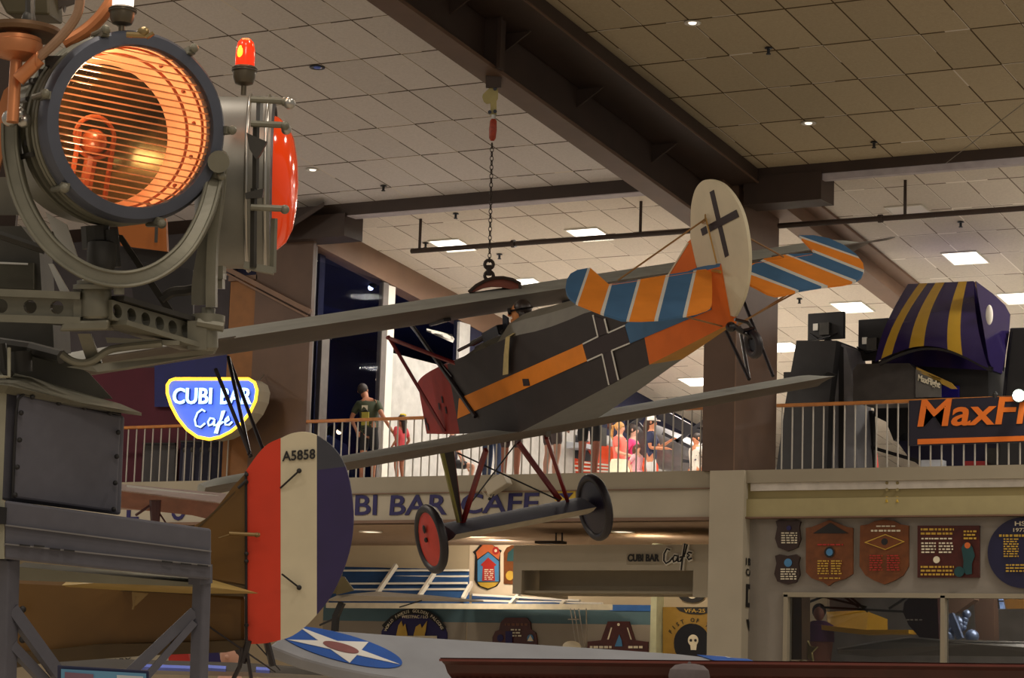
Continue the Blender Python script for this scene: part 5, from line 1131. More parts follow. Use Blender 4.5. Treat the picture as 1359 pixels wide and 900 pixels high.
mb = MB(); mb.obox(D(85, 82, 9.9), (RR*.07, RF*.04, RU*.02)); mb.prism([D(65, 84, 9.85), D(98, 84, 9.85), D(88, 100, 9.85), D(70, 104, 9.85)], RF*.05); mb.build('hinge_bracket', greyd, t)
L = bpy.data.lights.new('searchlight_lamp', 'POINT'); L.energy = 8; L.color = (1, .62, .38); L.shadow_soft_size = .06
lo = bpy.data.objects.new('searchlight_lamp', L); lo.location = W @ V((-.19, .17, -.14)); COL.objects.link(lo)
L = bpy.data.lights.new('searchlight_lamp_low', 'POINT'); L.energy = 1.6; L.color = (1, .6, .4); L.shadow_soft_size = .04
lo = bpy.data.objects.new('searchlight_lamp_low', L); lo.location = W @ V((-.2, -.15, -.14)); COL.objects.link(lo)
# --- second lamp, seen from its side
c2, R2 = lampframe(362, 244, 10.8, math.radians(93.5), math.radians(-1), 0)
t = thing('searchlight', 'grey drum searchlight turned sideways with a bulging orange-red lens', 'searchlight', c2, R2)
mb = MB(); mb.lathe([(.385, 0), (.385, -.10), (.378, -.11), (.378, -.27), (.33, -.30), (.2, -.33), (.0001, -.34)], I4, 56)
mb.build('housing', mat('drum_grey', (128, 128, 122), .4, metal=.4, var=.12, scale=6), t, local=True, smooth=True)
mb = MB()
for z in (-.02, -.10): mb.torus(Matrix.Translation((0, 0, z)), .386, .009, 56, 6)
mb.build('drum_band', steel, t, local=True, smooth=True)
mb = MB(); mb.lathe([(.30, 0), (.295, .02), (.26, .062), (.2, .09), (.11, .106), (.0001, .112)], I4, 48); mb.build('lens', mat('lens_orange_red', (226, 66, 18), .12, emit=(226, 60, 12), es=.3), t, local=True, smooth=True)
mb = MB(); mb.lathe([(.33, 0), (.345, .01), (.38, .0), (.33, -.01)], I4, 48); mb.build('lens_ring', darkm, t, local=True)
for xx, y0_, y1_, m in ((345, 128, 168, steel), (340, 168, 250, greyd), (337, 250, 355, greyd)):
    MB().bar(D(xx, y0_, 10.18), D(xx-1, y1_, 10.18), .02, .02).build('latch_bar', m, t)
mb = MB()
for yy in (132, 164, 275): mb = MB(); mb.tube([D(333, yy, 10.16), D(376, yy+2, 10.16)], .014, 8); mb.ball(D(378, yy+3, 10.16), .02, 6); mb.build('latch_handle', greyg, t, smooth=True)
mb = MB(); mb.ball(D(384, 137, 10.16), .026, 8); mb.ball(D(380, 172, 10.2), .022, 8); mb.build('knob', steel, t, smooth=True)
mb = MB(); mb.prism([D(327, 176, 10.15), D(354, 188, 10.15), D(346, 204, 10.15), D(340, 212, 10.15), D(331, 198, 10.15)], RF*.04); mb.prism([D(325, 256, 10.15), D(350, 250, 10.15), D(348, 262, 10.15), D(326, 264, 10.15)], RF*.04); mb.build('latch_plate', greyd, t)
mb = MB(); mb.bar(D(324, 352, 10.2), D(364, 360, 10.2), .03, .03); mb.bar(D(364, 290, 10.2), D(362, 362, 10.2), .02, .02); mb.build('lower_bracket', greyg, t)
# --- beacons
def beacon(px, ybase, ytop, w, d, glow, es, label, seg):
    k = d/F; B = D(px, ybase, d); t = thing('beacon_lamp', label, 'lamp', B); M = Matrix.Translation(B) @ frame(RR, -RF*-1, RU).to_4x4() if 0 else Matrix.Translation(B)
    h = (ybase-ytop)*k; r = w*k/2
    MB().lathe([(.25*r, 0), (.25*r, .16*h), (.8*r, .2*h), (1.0*r, .30*h), (1.02*r, .40*h), (1.1*r, .42*h), (1.1*r, .47*h), (.95*r, .5*h), (.9*r, .5*h), (.0001, .5*h)], M, 24).build('base', mat('beacon_base', (92, 84, 70), .35, metal=.6), t, smooth=True)
    MB().lathe([(.85*r, .5*h), (.87*r, .62*h), (.85*r, .8*h), (.7*r, .93*h), (.4*r, .99*h), (.0001, 1.0*h)], M, 28).build('globe', glow, t, smooth=True)
    for z in (.42, .46): MB().torus(M @ Matrix.Translation((0, 0, z*h)), 1.1*r, .05*r, 24, 5).build('collar', greyd, t, smooth=True)
    L = bpy.data.lights.new('beacon_glow', 'POINT'); L.energy = es; L.color = (1, .3, .1) if 'red' in label else (1, .8, .6); L.shadow_soft_size = .05
    lo = bpy.data.objects.new('beacon_glow', L); lo.location = B+V((0, 0, h*1.15)); COL.objects.link(lo); return t, h, M, r
t, h, M, r = beacon(323, 126, 49, 30, 10.2, mat('beacon_red_glass', (232, 52, 16), .15, emit=(236, 44, 8), es=.85), 1.5, 'small red glass beacon lamp standing on the sideways searchlight', 0)
MB().ball(M @ V((0, -.0*r-.55*r, .72*h)), (.4*r, .4*r, .16*h), 8).build('filament_glow', mat('filament', (255, 190, 60), .3, emit=(255, 190, 50), es=1.6), t, smooth=True)
beacon(161, 46, -28, 33, 9.9, mat('beacon_clear_glass', (255, 245, 235), .15, emit=(255, 236, 220), es=1.5), 3, 'clear glowing glass beacon lamp on the big searchlight, cut by the top edge', 0)
# wing nuts and small clamps
t = thing('wing_clamp', 'small brass wing clamp on top of the big searchlight rim', 'clamp', D(195, 48, 9.8))
MB().ball(D(190, 42, 9.8), (.03, .015, .02), 8).bar(D(194, 50, 9.78), D(204, 44, 9.78), .02, .012).tube([D(168, 46, 9.8), D(196, 47, 9.8)], .012, 6).build('nut', mat('brass_dull', (150, 130, 90), .3, metal=.7), t, smooth=True)
# --- yokes and brackets
t = thing('lamp_mount', 'grey cast frame with round holes and curved yokes carrying both searchlights', 'mount', D(190, 470, 10.1))
def arcp(P, k=5):
    out = []
    for i in range(len(P)-1):
        p0, p1, p2, p3 = P[max(0, i-1)], P[i], P[i+1], P[min(len(P)-1, i+2)]
        for j in range(k):
            u = j/k; out.append(tuple(.5*((2*p1[c_])+(-p0[c_]+p2[c_])*u+(2*p0[c_]-5*p1[c_]+4*p2[c_]-p3[c_])*u*u+(-p0[c_]+3*p1[c_]-3*p2[c_]+p3[c_])*u**3) for c_ in range(len(p1))))
    return out+[P[-1]]
yk_ = arcp([(16, 165, 9.95), (18, 210, 9.93), (33, 268, 9.9), (66, 322, 9.87), (112, 358, 9.84), (160, 371, 9.82), (206, 362, 9.86), (246, 332, 9.92), (272, 288, 10), (286, 240, 10.1), (291, 212, 10.15)])
def band(P, w, th, name, m, parent, out=0):
    pts = [D(*p) for p in P]; rings = []
    for i, p in enumerate(pts):
        d = (pts[min(i+1, len(pts)-1)]-pts[max(i-1, 0)]).normalized(); nrm = d.cross(RF).normalized(); b = RF
        rings.append([p+nrm*w/2-b*th/2, p-nrm*w/2-b*th/2, p-nrm*w/2+b*th/2, p+nrm*w/2+b*th/2])
    MB().loft(rings).build(name, m, parent)
band(yk_, .055, .10, 'yoke', greyg, t)
for s in (-1, 1):
    pts = [D(*p) for p in yk_]; q = []
    for i, p in enumerate(pts):
        d = (pts[min(i+1, len(pts)-1)]-pts[max(i-1, 0)]).normalized(); q.append(p+d.cross(RF).normalized()*s*.027-RF*.052)
    MB().tube(q, .008, 6).build('yoke_rib', greyg, t, smooth=True)
mb = MB(); mb.tube([D(14, 157, 9.8), D(36, 157, 9.9)], .022, 10); mb.ball(D(14, 157, 9.75), .035, 8); mb.ball(D(26, 152, 9.8), .03, 8); mb.ball(D(32, 160, 9.8), .03, 8); mb.build('pivot_screw', steel, t, smooth=True)
band(arcp([(290, 212, 10.2), (286, 260, 10.2), (277, 320, 10.2), (268, 372, 10.2), (267, 405, 10.2)]), .075, .05, 'second_yoke', greyg, t)
band(arcp([(292, 215, 10.15), (289, 262, 10.15), (283, 320, 10.15), (281, 372, 10.15), (281, 408, 10.15)]), .04, .08, 'second_yoke', greyg, t)
MB().tube([D(290, 215, 10.0), D(290, 212, 10.2)], .045, 16).build('yoke_boss', greyg, t, smooth=True)
# boxes with round holes
def holed(P0, P1, P2, P3, holes, name, th=.05):
    """plate with holes: corners TL, TR, BR, BL in picture at given depths"""
    A, B_, C_, D_ = [D(*p) for p in (P0, P1, P2, P3)]
    X = (B_-A); nH = len(holes); mb = MB()
    nrm = (B_-A).cross(D_-A).normalized()
    if nrm.dot(RF) < 0: nrm = -nrm
    def bil(u, v): return (A.lerp(B_, u)).lerp(D_.lerp(C_, u), v)
    us_ = [0]+[h[0] for h in holes]+[1]
    edges = [0]+[(holes[i][0]+holes[i+1][0])/2 for i in range(nH-1)]+[1]
    for (u, v, ru, rv), e0, e1 in zip(holes, edges[:-1], edges[1:]):
        N = 16; sq = []; cr = []
        for i in range(N):
            a = 2*PI*i/N+PI/4; ca, sa = math.cos(a), math.sin(a); cr.append(bil(u+ru*ca, v+rv*sa))
            s_ = max(abs(ca), abs(sa)); uu = u+(e1-u if ca > 0 else u-e0)*ca/s_; vv = v+(1-v if sa > 0 else v)*sa/s_; sq.append(bil(uu, vv))
        vs = sq+cr+[p+nrm*th for p in sq]+[p+nrm*th for p in cr]
        fs = [(i, (i+1) % N, N+(i+1) % N, N+i) for i in range(N)]+[(N+i, N+(i+1) % N, 3*N+(i+1) % N, 3*N+i) for i in range(N)]+[(2*N+i, 3*N+i, 3*N+(i+1) % N, 2*N+(i+1) % N) for i in range(N)]+[(i, 2*N+i, 2*N+(i+1) % N, (i+1) % N) for i in range(N)]
        mb.add(vs, fs)
    return mb.build(name, greyg, t)
holed((-40, 391, 9.9), (108, 396, 9.9), (108, 422, 9.9), (-40, 419, 9.9), [(.05+.0, .5, .05, .33), (.28, .5, .06, .34), (.54, .5, .06, .34), (.78, .5, .06, .34)], 'frame_plate')
MB().bar(D(-40, 387, 9.95), D(112, 393, 9.95), .2, .03, RU).build('frame_flange', greyg, t)
MB().bar(D(-40, 421, 9.95), D(112, 426, 9.95), .2, .03, RU).build('frame_flange', greyg, t)
MB().prism([D(-40, 392, 10.1), D(255, 425, 10.4), D(255, 450, 10.4), D(-40, 420, 10.1)], RF*.01).build('inner_plate', mat('inner_plate_grey', (84, 82, 74), .6, metal=.2), t)
mb = MB(); M = Matrix.Translation(D(128, 422, 9.9)) @ frame(RR, -RF, RU).to_4x4()
M = Matrix.Translation(D(128, 423, 9.9)) @ frame(RR, RU.cross(RR), RU).to_4x4()
mb.lathe([(.055, -.0), (.062, .01), (.062, .11), (.055, .125)], M, 24); mb.obox(D(115, 403, 9.93), (RR*.045, RF*.05, RU*.055)); mb.build('corner_post', greyg, t, smooth=True, auto=.5)
mb = MB(); M = Matrix.Translation(D(130, 384, 9.9)) @ frame(RR, RU.cross(RR), RU).to_4x4(); mb.lathe([(.1, 0), (.1, .018), (.085, .02), (.085, .035), (.05, .04)], M, 28); mb.tube([D(158, 382, 9.8), D(158, 391, 9.8)], .022, 10); mb.build('turntable', greyg, t, smooth=True, auto=.5)
holed((149, 398, 9.85), (258, 430, 10.15), (258, 456, 10.15), (149, 424, 9.85), [(.06+.001, .5, .055, .36), (.23, .5, .055, .36), (.40, .5, .055, .36), (.57, .5, .055, .36), (.73, .5, .055, .36), (.89, .5, .055, .36)], 'arm_plate')
MB().bar(D(149, 396, 9.9), D(258, 428, 10.2), .16, .02, RU).build('arm_flange', greyd, t)
MB().bar(D(149, 428, 9.9), D(260, 462, 10.2), .2, .02, RU).build('arm_flange', greyg, t)
mb = MB(); M = Matrix.Translation(D(272, 466, 10.15)) @ frame(RR, RU.cross(RR), RU).to_4x4(); mb.lathe([(.045, 0), (.055, .015), (.055, .115), (.045, .13)], M, 20); mb.obox(D(264, 445, 10.15), (RR*.04, RF*.06, RU*.06)); mb.build('end_post', greyg, t, smooth=True, auto=.5)
mb = MB(); mb.lathe([(.07, 0), (.07, .035)], Matrix.Translation(D(276, 430, 10.15)), 24); mb.tube([D(262, 428, 10.1), D(297, 434, 10.1)], .022, 8); mb.lathe([(.03, 0), (.03, .04)], Matrix.Translation(D(276, 422, 10.15)), 12); mb.build('end_clamp', greyg, t, smooth=True, auto=.5)
mb = MB(); mb.prism([D(84, 426, 9.85), D(145, 424, 9.85), D(143, 438, 9.85), D(78, 440, 9.85)], RF*.25); mb.build('corner_foot', greyg, t, bevel=.01)
mb = MB(); mb.tube([D(x, y, 10.0) for x, y in arcp([(82, 470), (95, 479), (110, 482), (125, 478), (142, 466), (165, 461), (215, 456)])], .016, 8); mb.build('curved_strap', greyg, t, smooth=True)
mb = MB(); mb.prism([D(103, 443, 10), D(120, 443, 10), D(137, 488, 10.05), D(117, 486, 10.05)], RF*.03); mb.prism([D(88, 487, 10), D(120, 484, 10), D(286, 462, 10.2), D(282, 470, 10.2), D(165, 491, 10.05), D(130, 494, 10)], RF*.08); mb.prism([D(140, 448, 10), D(238, 452, 10), D(238, 458, 10), D(142, 455, 10)], RF*.06); mb.build('lower_brace', greyg, t)
mb = MB(); mb.prism([D(60, 282, 10.2), D(88, 298, 10.2), D(105, 348, 10.2), D(82, 335, 10.2)], RF*.02, 0); mb.prism([D(64, 350, 10.3), D(70, 350, 10.3), D(92, 388, 10.3), D(80, 388, 10.3)], RF*.02); mb.build('pale_plate', chrome, t)
mb = MB(); mb.lathe([(.05, -.03), (.06, .0), (.06, .09), (.04, .1)], Matrix.Translation(D(134, 352, 10.05)), 20); mb.tube([D(126, 300, 10.1), D(128, 330, 10.1)], .06, 10); mb.tube([D(146, 305, 10.1), D(150, 355, 10.1)], .035, 10); mb.build('support_post', greyd, t, smooth=True, auto=.5)
mb = MB(); mb.prism([D(152, 310, 10.2), D(162, 312, 10.2), D(230, 412, 10.3), D(218, 410, 10.3)], RF*.02); mb.tube([D(x, y, 10.3) for x, y in arcp([(214, 398), (228, 388), (246, 386), (256, 384)])], .022, 8); mb.build('link_rod', greyd, t)
MB().prism([D(170, 345, 10.6), D(256, 358, 10.6), D(256, 425, 10.6), D(180, 420, 10.6)], RF*.05).build('rear_box', mat('rear_box_grey', (86, 86, 92), .6), t)
mb = MB(); mb.obox(D(284, 362, 10.35), (RR*.045, RF*.06, RU*.028)); mb.obox(D(289, 374, 10.35), (RR*.025, RF*.05, RU*.03)); mb.build('clamp_block', greyg, t)
# dark clutter behind the lamps at the left
t = thing('equipment_locker', 'dark grey locker and conduit stack behind the searchlights at the left edge', 'locker', D(50, 440, 10.9))
MB().prism([D(-60, 300, 10.7), D(28, 300, 10.7), D(52, 330, 10.7), D(56, 400, 10.7), D(-60, 396, 10.7)], RF*.3).build('upper_box', mat('locker_dark', (74, 72, 66), .6, var=.15), t)
MB().prism([D(-60, 345, 10.66), D(44, 349, 10.66), D(44, 384, 10.66), D(-60, 380, 10.66)], RF*.04).build('door', mat('locker_green', (72, 70, 58), .6), t)
MB().bar(D(0, 349, 10.64), D(37, 350.5, 10.64), .006, .008).build('door_edge', chrome, t)
MB().prism([D(-60, 420, 10.6), D(70, 428, 10.6), D(72, 470, 10.6), D(-60, 470, 10.6)], RF*.4).build('lower_box', mat('locker_dark', (74, 72, 66), .6, var=.15), t)
MB().prism([D(-80, 60, 11.2), D(14, 60, 11.2), D(26, 230, 11.2), D(20, 300, 11.2), D(-80, 300, 11.2)], RF*.05).build('dark_backing', brown_d, t)
MB().prism([D(-80, 235, 10.9), D(24, 235, 10.9), D(30, 285, 10.9), D(-80, 285, 10.9)], RF*.05).build('pale_shelf', mat('locker_pale', (112, 108, 96), .6), t)
mb = MB(); mb.tube([D(0, 312, 10.5), D(60, 332, 10.5)], .02, 6); mb.tube([D(-10, 456, 10.4), D(40, 463, 10.4), D(82, 474, 10.3)], .03, 8); mb.build('conduit', greyd, t)
# the big cabinet body below
t = thing('searchlight_pedestal', 'large grey painted metal pedestal box with riveted side panel under the searchlights', 'pedestal', D(90, 690, 10.2))
pg = mat('pedestal_grey', (88, 88, 98), .6, var=.06, scale=20); pgl = mat('pedestal_lit_side', (150, 148, 130), .6, var=.06)  # pgl is the pedestal paint with the lit left face put into its colour
def R3_(P, th, name, m=None, bevel=.0, par=None): return MB().prism([D(*p) for p in P], unit(ray(max(p[0] for p in P)-25, sum(p[1] for p in P)/len(P)))*th).build(name, m or pg, par or t, bevel=bevel)
R3_([(8, 518, 10.0), (165, 552, 10.35), (160, 684, 10.35), (2, 664, 10.0)], .8, 'body', bevel=.012)
R3_([(-60, 516, 9.95), (9, 518, 9.98), (3, 664, 9.98), (-60, 650, 9.95)], .6, 'corner_panel', pgl)
R3_([(22, 522, 9.96), (160, 552, 10.3), (155, 680, 10.3), (18, 661, 9.96)], .03, 'door_panel', pg, .01)
mb = MB(); mb.tube([D(x, y, 9.955+.34*max(0, (x-22))/138) for x, y in [(17, 661), (19, 600), (22, 545), (24, 530), (32, 522.5), (42, 525), (100, 537), (160, 550)]], .006, 6); mb.build('door_seam', black, t)
mb = MB()
for x, y in ((43, 527), (78, 535), (112, 541), (146, 548), (28, 548), (26, 584), (23, 620), (20, 657), (157, 574), (155, 606), (153, 641), (151, 676)):
    p = D(x, y, 9.94+.34*max(0, (x-22))/138); mb.ball(p, .011, 6)
mb.build('rivet', black, t)
mb = MB(); mb.loft([[D(-60, 505, 9.9), D(12, 512, 9.9), D(110, 535, 10.1), D(188, 548, 10.2), D(188, 552, 10.25), D(100, 540, 10.15), D(5, 522, 9.95), D(-60, 518, 9.95)], [D(-60, 478, 10.4), D(40, 500, 10.4), D(90, 516, 10.5), D(160, 536, 10.5), D(160, 545, 10.6), D(100, 540, 10.6), D(5, 522, 10.6), D(-60, 518, 10.6)]]); mb.build('lid', greyg, t)
R3_([(-60, 448, 10.5), (60, 462, 10.5), (118, 495, 10.5), (150, 530, 10.5), (-60, 520, 10.5)], .4, 'collar_slope', mat('collar_grey', (80, 78, 70), .5, metal=.3, var=.1))
mb = MB(); mb.tube([D(26, 466, 10.3), D(28, 494, 10.3)], .05, 14); mb.tube([D(2, 456, 10.2), D(6, 490, 10.2), D(14, 500, 10.2)], .02, 8); mb.build('cable_gland', greyd, t, smooth=True)
mb = MB(); mb.tube([D(-10, 500, 9.9), D(12, 500, 9.9), D(12, 462, 9.95)], .008, 6); mb.build('guard_rod', pgl, t)
t = thing('steel_stand', 'grey steel stand with diagonal braces carrying the searchlight pedestal', 'stand', D(130, 900, 10.2))
R3_([(6, 664, 9.9), (280, 702, 10.3), (280, 770, 10.3), (6, 742, 9.9)], .4, 'top_beam', bevel=.01)
R3_([(-60, 660, 9.9), (6, 664, 9.9), (6, 742, 9.9), (-60, 742, 9.9)], .4, 'top_beam_end', pgl)
MB().box(D(-30, 672, 9.87), D(8, 696, 9.88)).build('socket_hole', black, t)
mb = MB(); mb.bar(D(6, 697, 9.89), D(280, 732, 10.29), .012, .006); mb.bar(D(6, 722, 9.89), D(280, 751, 10.29), .012, .006); mb.build('beam_lip', mat('lip_grey', (116, 114, 114), .6), t)
mb = MB()
for x, y in ((26, 723), (45, 724), (66, 728), (85, 730), (215, 745), (240, 748), (262, 750)): mb.bar(D(x, y, 9.87+.4*x/280), D(x+14, y+1.6, 9.88+.4*x/280), .01, .006)
mb.build('slot', black, t)
MB().prism([D(20, 752, 10.3), D(262, 774, 10.5), D(262, 779, 10.5), D(20, 770, 10.3)], RF*.2).build('under_plate', pgl, t)
MB().bar(D(10, 742, 10.0), D(4, 960, 10.0), .075, .075).build('leg', pg, t, bevel=.008)
MB().bar(D(268, 768, 10.4), D(262, 960, 10.4), .06, .06).build('leg', pg, t, bevel=.008)
MB().bar(D(266, 750, 10.38), D(266, 775, 10.38), .09, .06).build('leg_bracket', pg, t)
for a, b, w_ in (((14, 808, 10.0), (78, 896, 10.1), .05), ((14, 856, 10.0), (60, 905, 10.1), .04), ((258, 812, 10.4), (165, 900, 10.3), .045), ((258, 826, 10.38), (195, 898, 10.3), .03)):
    MB().bar(D(*a), D(*b), w_, w_).build('brace', pg, t)
t = thing('information_screen', 'dark framed tilted display screen at the foot of the stand', 'screen', D(137, 900, 9.6))
R3_([(76, 883, 9.6), (198, 890, 9.6), (198, 960, 9.6), (76, 960, 9.6)], .05, 'frame', mat('screen_frame', (34, 38, 70), .4), .004, t)
R3_([(81, 888, 9.58), (194, 894, 9.58), (194, 960, 9.58), (81, 960, 9.58)], .02, 'display', mat('screen_teal', (70, 112, 130), .3, emit=(70, 104, 124), es=.35), 0, t)
R3_([(86, 892, 9.57), (124, 895, 9.57), (124, 960, 9.57), (86, 960, 9.57)], .01, 'picture', mat('screen_picture', (120, 90, 110), .4), 0, t)
R3_([(155, 896, 9.57), (190, 898, 9.57), (190, 960, 9.57), (155, 960, 9.57)], .01, 'picture', mat('screen_white', (190, 200, 206), .4), 0, t)
# pipes upper left
t = thing('steam_pipe', 'copper coloured pipe with round flanges rising at the upper left edge', 'pipe', D(20, 150, 9.7))
mb = MB(); M = Matrix.Translation(D(22, 74, 9.7)); mb.lathe([(.024, -.27), (.024, -.02), (.09, 0), (.1, .03), (.1, .05), (.095, .055), (.095, .07), (.05, .08), (.04, .12)], M, 24); mb.build('pipe', copper, t, smooth=True, auto=.5)
MB().lathe([(.14, 0), (.15, .015), (.15, .03), (.06, .045)], Matrix.Translation(D(30, 48, 9.75)), 28).build('flange', mat('flange_bronze', (110, 84, 60), .45, metal=.5), t, smooth=True, auto=.5)
MB().prism([D(x, y, 9.9) for x, y in ((-30, 235), (-8, 160), (5, 120), (14, 112), (20, 130), (6, 200), (-6, 240))], RF*.03).build('copper_sheet', copper, t)
t = thing('flexible_hose', 'tan corrugated cable hose curving up from the big searchlight', 'hose', D(40, 100, 9.7))
MB().tube([D(x, y, 9.65) for x, y in arcp([(28, 104), (48, 80), (72, 58), (92, 36), (104, 14), (108, -20)])], .0195, 10).build('hose', hose, t, smooth=True)
MB().tube([D(24, 106, 9.65), D(52, 78, 9.65)], .028, 12).torus(Matrix.Translation(D(50, 80, 9.65)) @ frame(RU, RF, RR).to_4x4(), .03, .006, 14, 5).build('sleeve', copper, t, smooth=True)
t = thing('flexible_hose', 'broad copper coloured hose behind the tan one, top left of the clear beacon', 'hose', D(120, 40, 10))
MB().tube([D(x, y, 10.0) for x, y in arcp([(85, 58), (112, 42), (134, 22), (150, -2), (156, -20)])], [.03]*21+[.03], 10).build('hose', copper, t, smooth=True) if 0 else MB().tube([D(x, y, 10.0) for x, y in arcp([(85, 58), (112, 42), (134, 22), (150, -2), (156, -20)])], .028, 10).build('hose', copper, t, smooth=True)
t = thing('machinery_box', 'dark olive machinery box cut by the top edge at the upper left', 'machinery', D(35, 25, 10.2))
MB().prism([D(-20, -30, 10.2), D(64, -30, 10.2), D(66, 20, 10.2), D(8, 18, 10.2), D(-2, -2, 10.2)], RF*.3).build('box', mat('olive_box', (66, 60, 38), .5, var=.15), t, bevel=.01)
MB().ball(D(38, 26, 10.1), (.03, .03, .04), 8).tube([D(40, -5, 10.1), D(40, 30, 10.1)], .02, 8).ball(D(57, 40, 9.7), (.03, .015, .012), 6).build('valve', greyd, t, smooth=True)
t = thing('machinery_fin', 'small dark bracket with pointed tips against the ceiling, top left', 'bracket', D(90, 8, 10.4))
MB().prism([D(80, -20, 10.4), D(104, -20, 10.4), D(102, 2, 10.4), D(86, 8, 10.4), D(84, 16, 10.4), D(82, 8, 10.4), D(72, 14, 10.4)], RF*.04).build('plate', mat('fin_dark', (60, 52, 46), .5), t)
# orange panel glimpsed under the lamp
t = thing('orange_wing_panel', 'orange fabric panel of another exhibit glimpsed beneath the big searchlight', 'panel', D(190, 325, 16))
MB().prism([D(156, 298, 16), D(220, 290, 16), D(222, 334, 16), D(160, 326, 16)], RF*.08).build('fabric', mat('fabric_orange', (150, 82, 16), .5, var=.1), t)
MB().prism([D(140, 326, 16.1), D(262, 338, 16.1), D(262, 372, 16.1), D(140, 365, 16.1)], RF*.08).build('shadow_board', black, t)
MB().bar(D(208, 296, 15.95), D(207, 322, 15.95), .015, .015).build('rib', greyd, t)

# ================================================================== STRIPED-RUDDER AEROPLANE (near, lower left)
d0 = 15.0
t = thing('scout_aeroplane', 'brown aeroplane tail with large red, white and blue striped rudder numbered in black', 'aeroplane', D(330, 860, d0))
def RP(L, th, name, mats, d=d0, extra=(), par=None, mi=0, bevel=0):
    mb = MB(); mb.prism([D(x, y, d) for x, y in L], RF*th, mi)
    for P, m_, o_ in extra: mb.prism([D(x, y, d-o_) for x, y in P], RF*.004, m_)
    return mb.build(name, mats, par or t, bevel=bevel)
rred = mat('rudder_red', (204, 54, 26), .5, var=.06, scale=5); rcr = mat('rudder_cream', (206, 196, 168), .6, var=.05, scale=5); rblu = mat('rudder_blue', (44, 34, 82), .5, var=.1, scale=5); rgr = mat('rudder_slate', (58, 60, 70), .5, var=.1, scale=5)
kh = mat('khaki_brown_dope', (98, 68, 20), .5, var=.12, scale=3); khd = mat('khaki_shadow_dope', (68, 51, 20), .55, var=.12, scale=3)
out = [(327, 624)]+arcp([(327, 624), (342, 603), (356, 589), (374, 581)], 3)[1:]+arcp([(374, 581), (385, 576), (400, 573.5), (412, 575), (421.5, 578.5)], 3)[1:]+arcp([(421.5, 578.5), (440, 592), (455, 612), (464, 640), (469, 680), (467, 715), (460, 745), (448, 775), (435, 798), (420.5, 816)], 3)[1:]+arcp([(420.5, 816), (405, 832), (388, 844), (374.5, 849)], 3)[1:]+arcp([(374.5, 849), (352, 854), (329, 855)], 3)[1:]
def vclip(L, x0_, x1_):
    L = clip(L, (x0_, 0), (x0_-0.0, 1000), -1); return clip(L, (x1_, 0), (x1_, 1000), 1)
mb = MB()
for x0_, x1_, mi in ((320, 372.5, 0), (372.5, 420.5, 1), (420.5, 480, 2)):
    P = vclip(out, x0_, x1_)
    if mi == 2:
        A_ = clip(P, (300, 640), (500, 606+10), -1); B_ = clip(P, (300, 640), (500, 606+10), 1)
        A_ = clip(P, (420, 624), (470, 618), -1); B_ = clip(P, (420, 624), (470, 618), 1)
        mb.prism([D(x, y, d0) for x, y in A_], RF*.05, 3); mb.prism([D(x, y, d0) for x, y in B_], RF*.05, 2)
    else: mb.prism([D(x, y, d0) for x, y in P], RF*.05, mi)
rud_o = mb.build('rudder', [rred, rcr, rblu, rgr], t)
a, b = D(374.5, 612.5, d0-.006), D(418.5, 609, d0-.006); text('A5858', 'serial_number', black, rud_o, a, b-a, RU, .062, (b-a).length, .006, 0, .02)
for a, b in (((397, 625), (372, 648)), ((374, 762), (397, 780))):
    MB().tube([D(*a, d0-.05), D(*b, d0-.01)], .006, 6).ball(D(*(a if a[1] < 700 else b), d0-.03), .016, 6).build('control_cable', black, t)
MB().tube([D(304, 708, d0-.08), D(345, 710, d0-.05)], .012, 8).ball(D(341, 710, d0-.05), (.02, .02, .016), 6).tube([D(290, 714, d0-.1), D(306, 709, d0-.08)], .004, 5).build('control_horn', mat('horn_brass', (130, 108, 70), .4, metal=.5), t)
mb = MB()
for y in (630, 640, 735, 745, 830): mb.ball(D(327, y, d0-.02), .014, 6)
mb.tube([D(326.5, 626, d0-.01), D(327, 855, d0-.01)], .008, 6); mb.tube([D(316, 648, d0-.04), D(328, 637, d0-.04)], .01, 6); mb.build('rudder_hinge', black, t)
RP([(258, 698), (280, 684), (310, 645), (326, 628), (326, 778), (250, 766), (250, 703)], .05, 'fin', [kh, khd], extra=[([(262, 699), (312, 652), (312, 653.5), (266, 699)], 1, .006)])
RP([(-60, 752), (20, 768), (150, 774), (326, 790), (326, 858), (300, 864), (200, 866), (60, 878), (-60, 896)], .6, 'fuselage', [kh], d=15.05, bevel=.03)
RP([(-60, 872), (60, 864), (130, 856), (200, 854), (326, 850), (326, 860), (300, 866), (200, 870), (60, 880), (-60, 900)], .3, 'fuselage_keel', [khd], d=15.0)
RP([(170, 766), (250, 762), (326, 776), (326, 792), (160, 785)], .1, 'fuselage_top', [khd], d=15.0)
mb = MB(); mb.loft([[D(82, 777, 14.5), D(92, 769, 14.7), D(88, 779, 14.8)], [D(150, 772, 14.2), D(180, 766, 15), D(150, 783, 14.8)], [D(250, 776, 14.2), D(280, 769, 15.0), D(250, 788, 14.8)], [D(343, 787, 14.6), D(340, 786.5, 14.8), D(340, 788, 14.7)]]); mb.build('tailplane', mat('tailplane_tan', (160, 136, 78), .5, var=.08), t)
mb = MB(); mb.prism([D(175, 786, 14.4), D(197, 788, 14.4), D(180, 804, 14.4), D(176, 806, 14.4)], RF*.03); mb.tube([D(180, 792, 14.4), D(176, 809, 14.4)], .006, 5); mb.build('control_horn', mat('horn_brass', (130, 108, 70), .4, metal=.5), t)
mb = MB()
for x, y in ((30, 809), (30, 849)): mb.ball(D(x, y, 14.98), .022, 8)
mb.build('access_button', black, t)
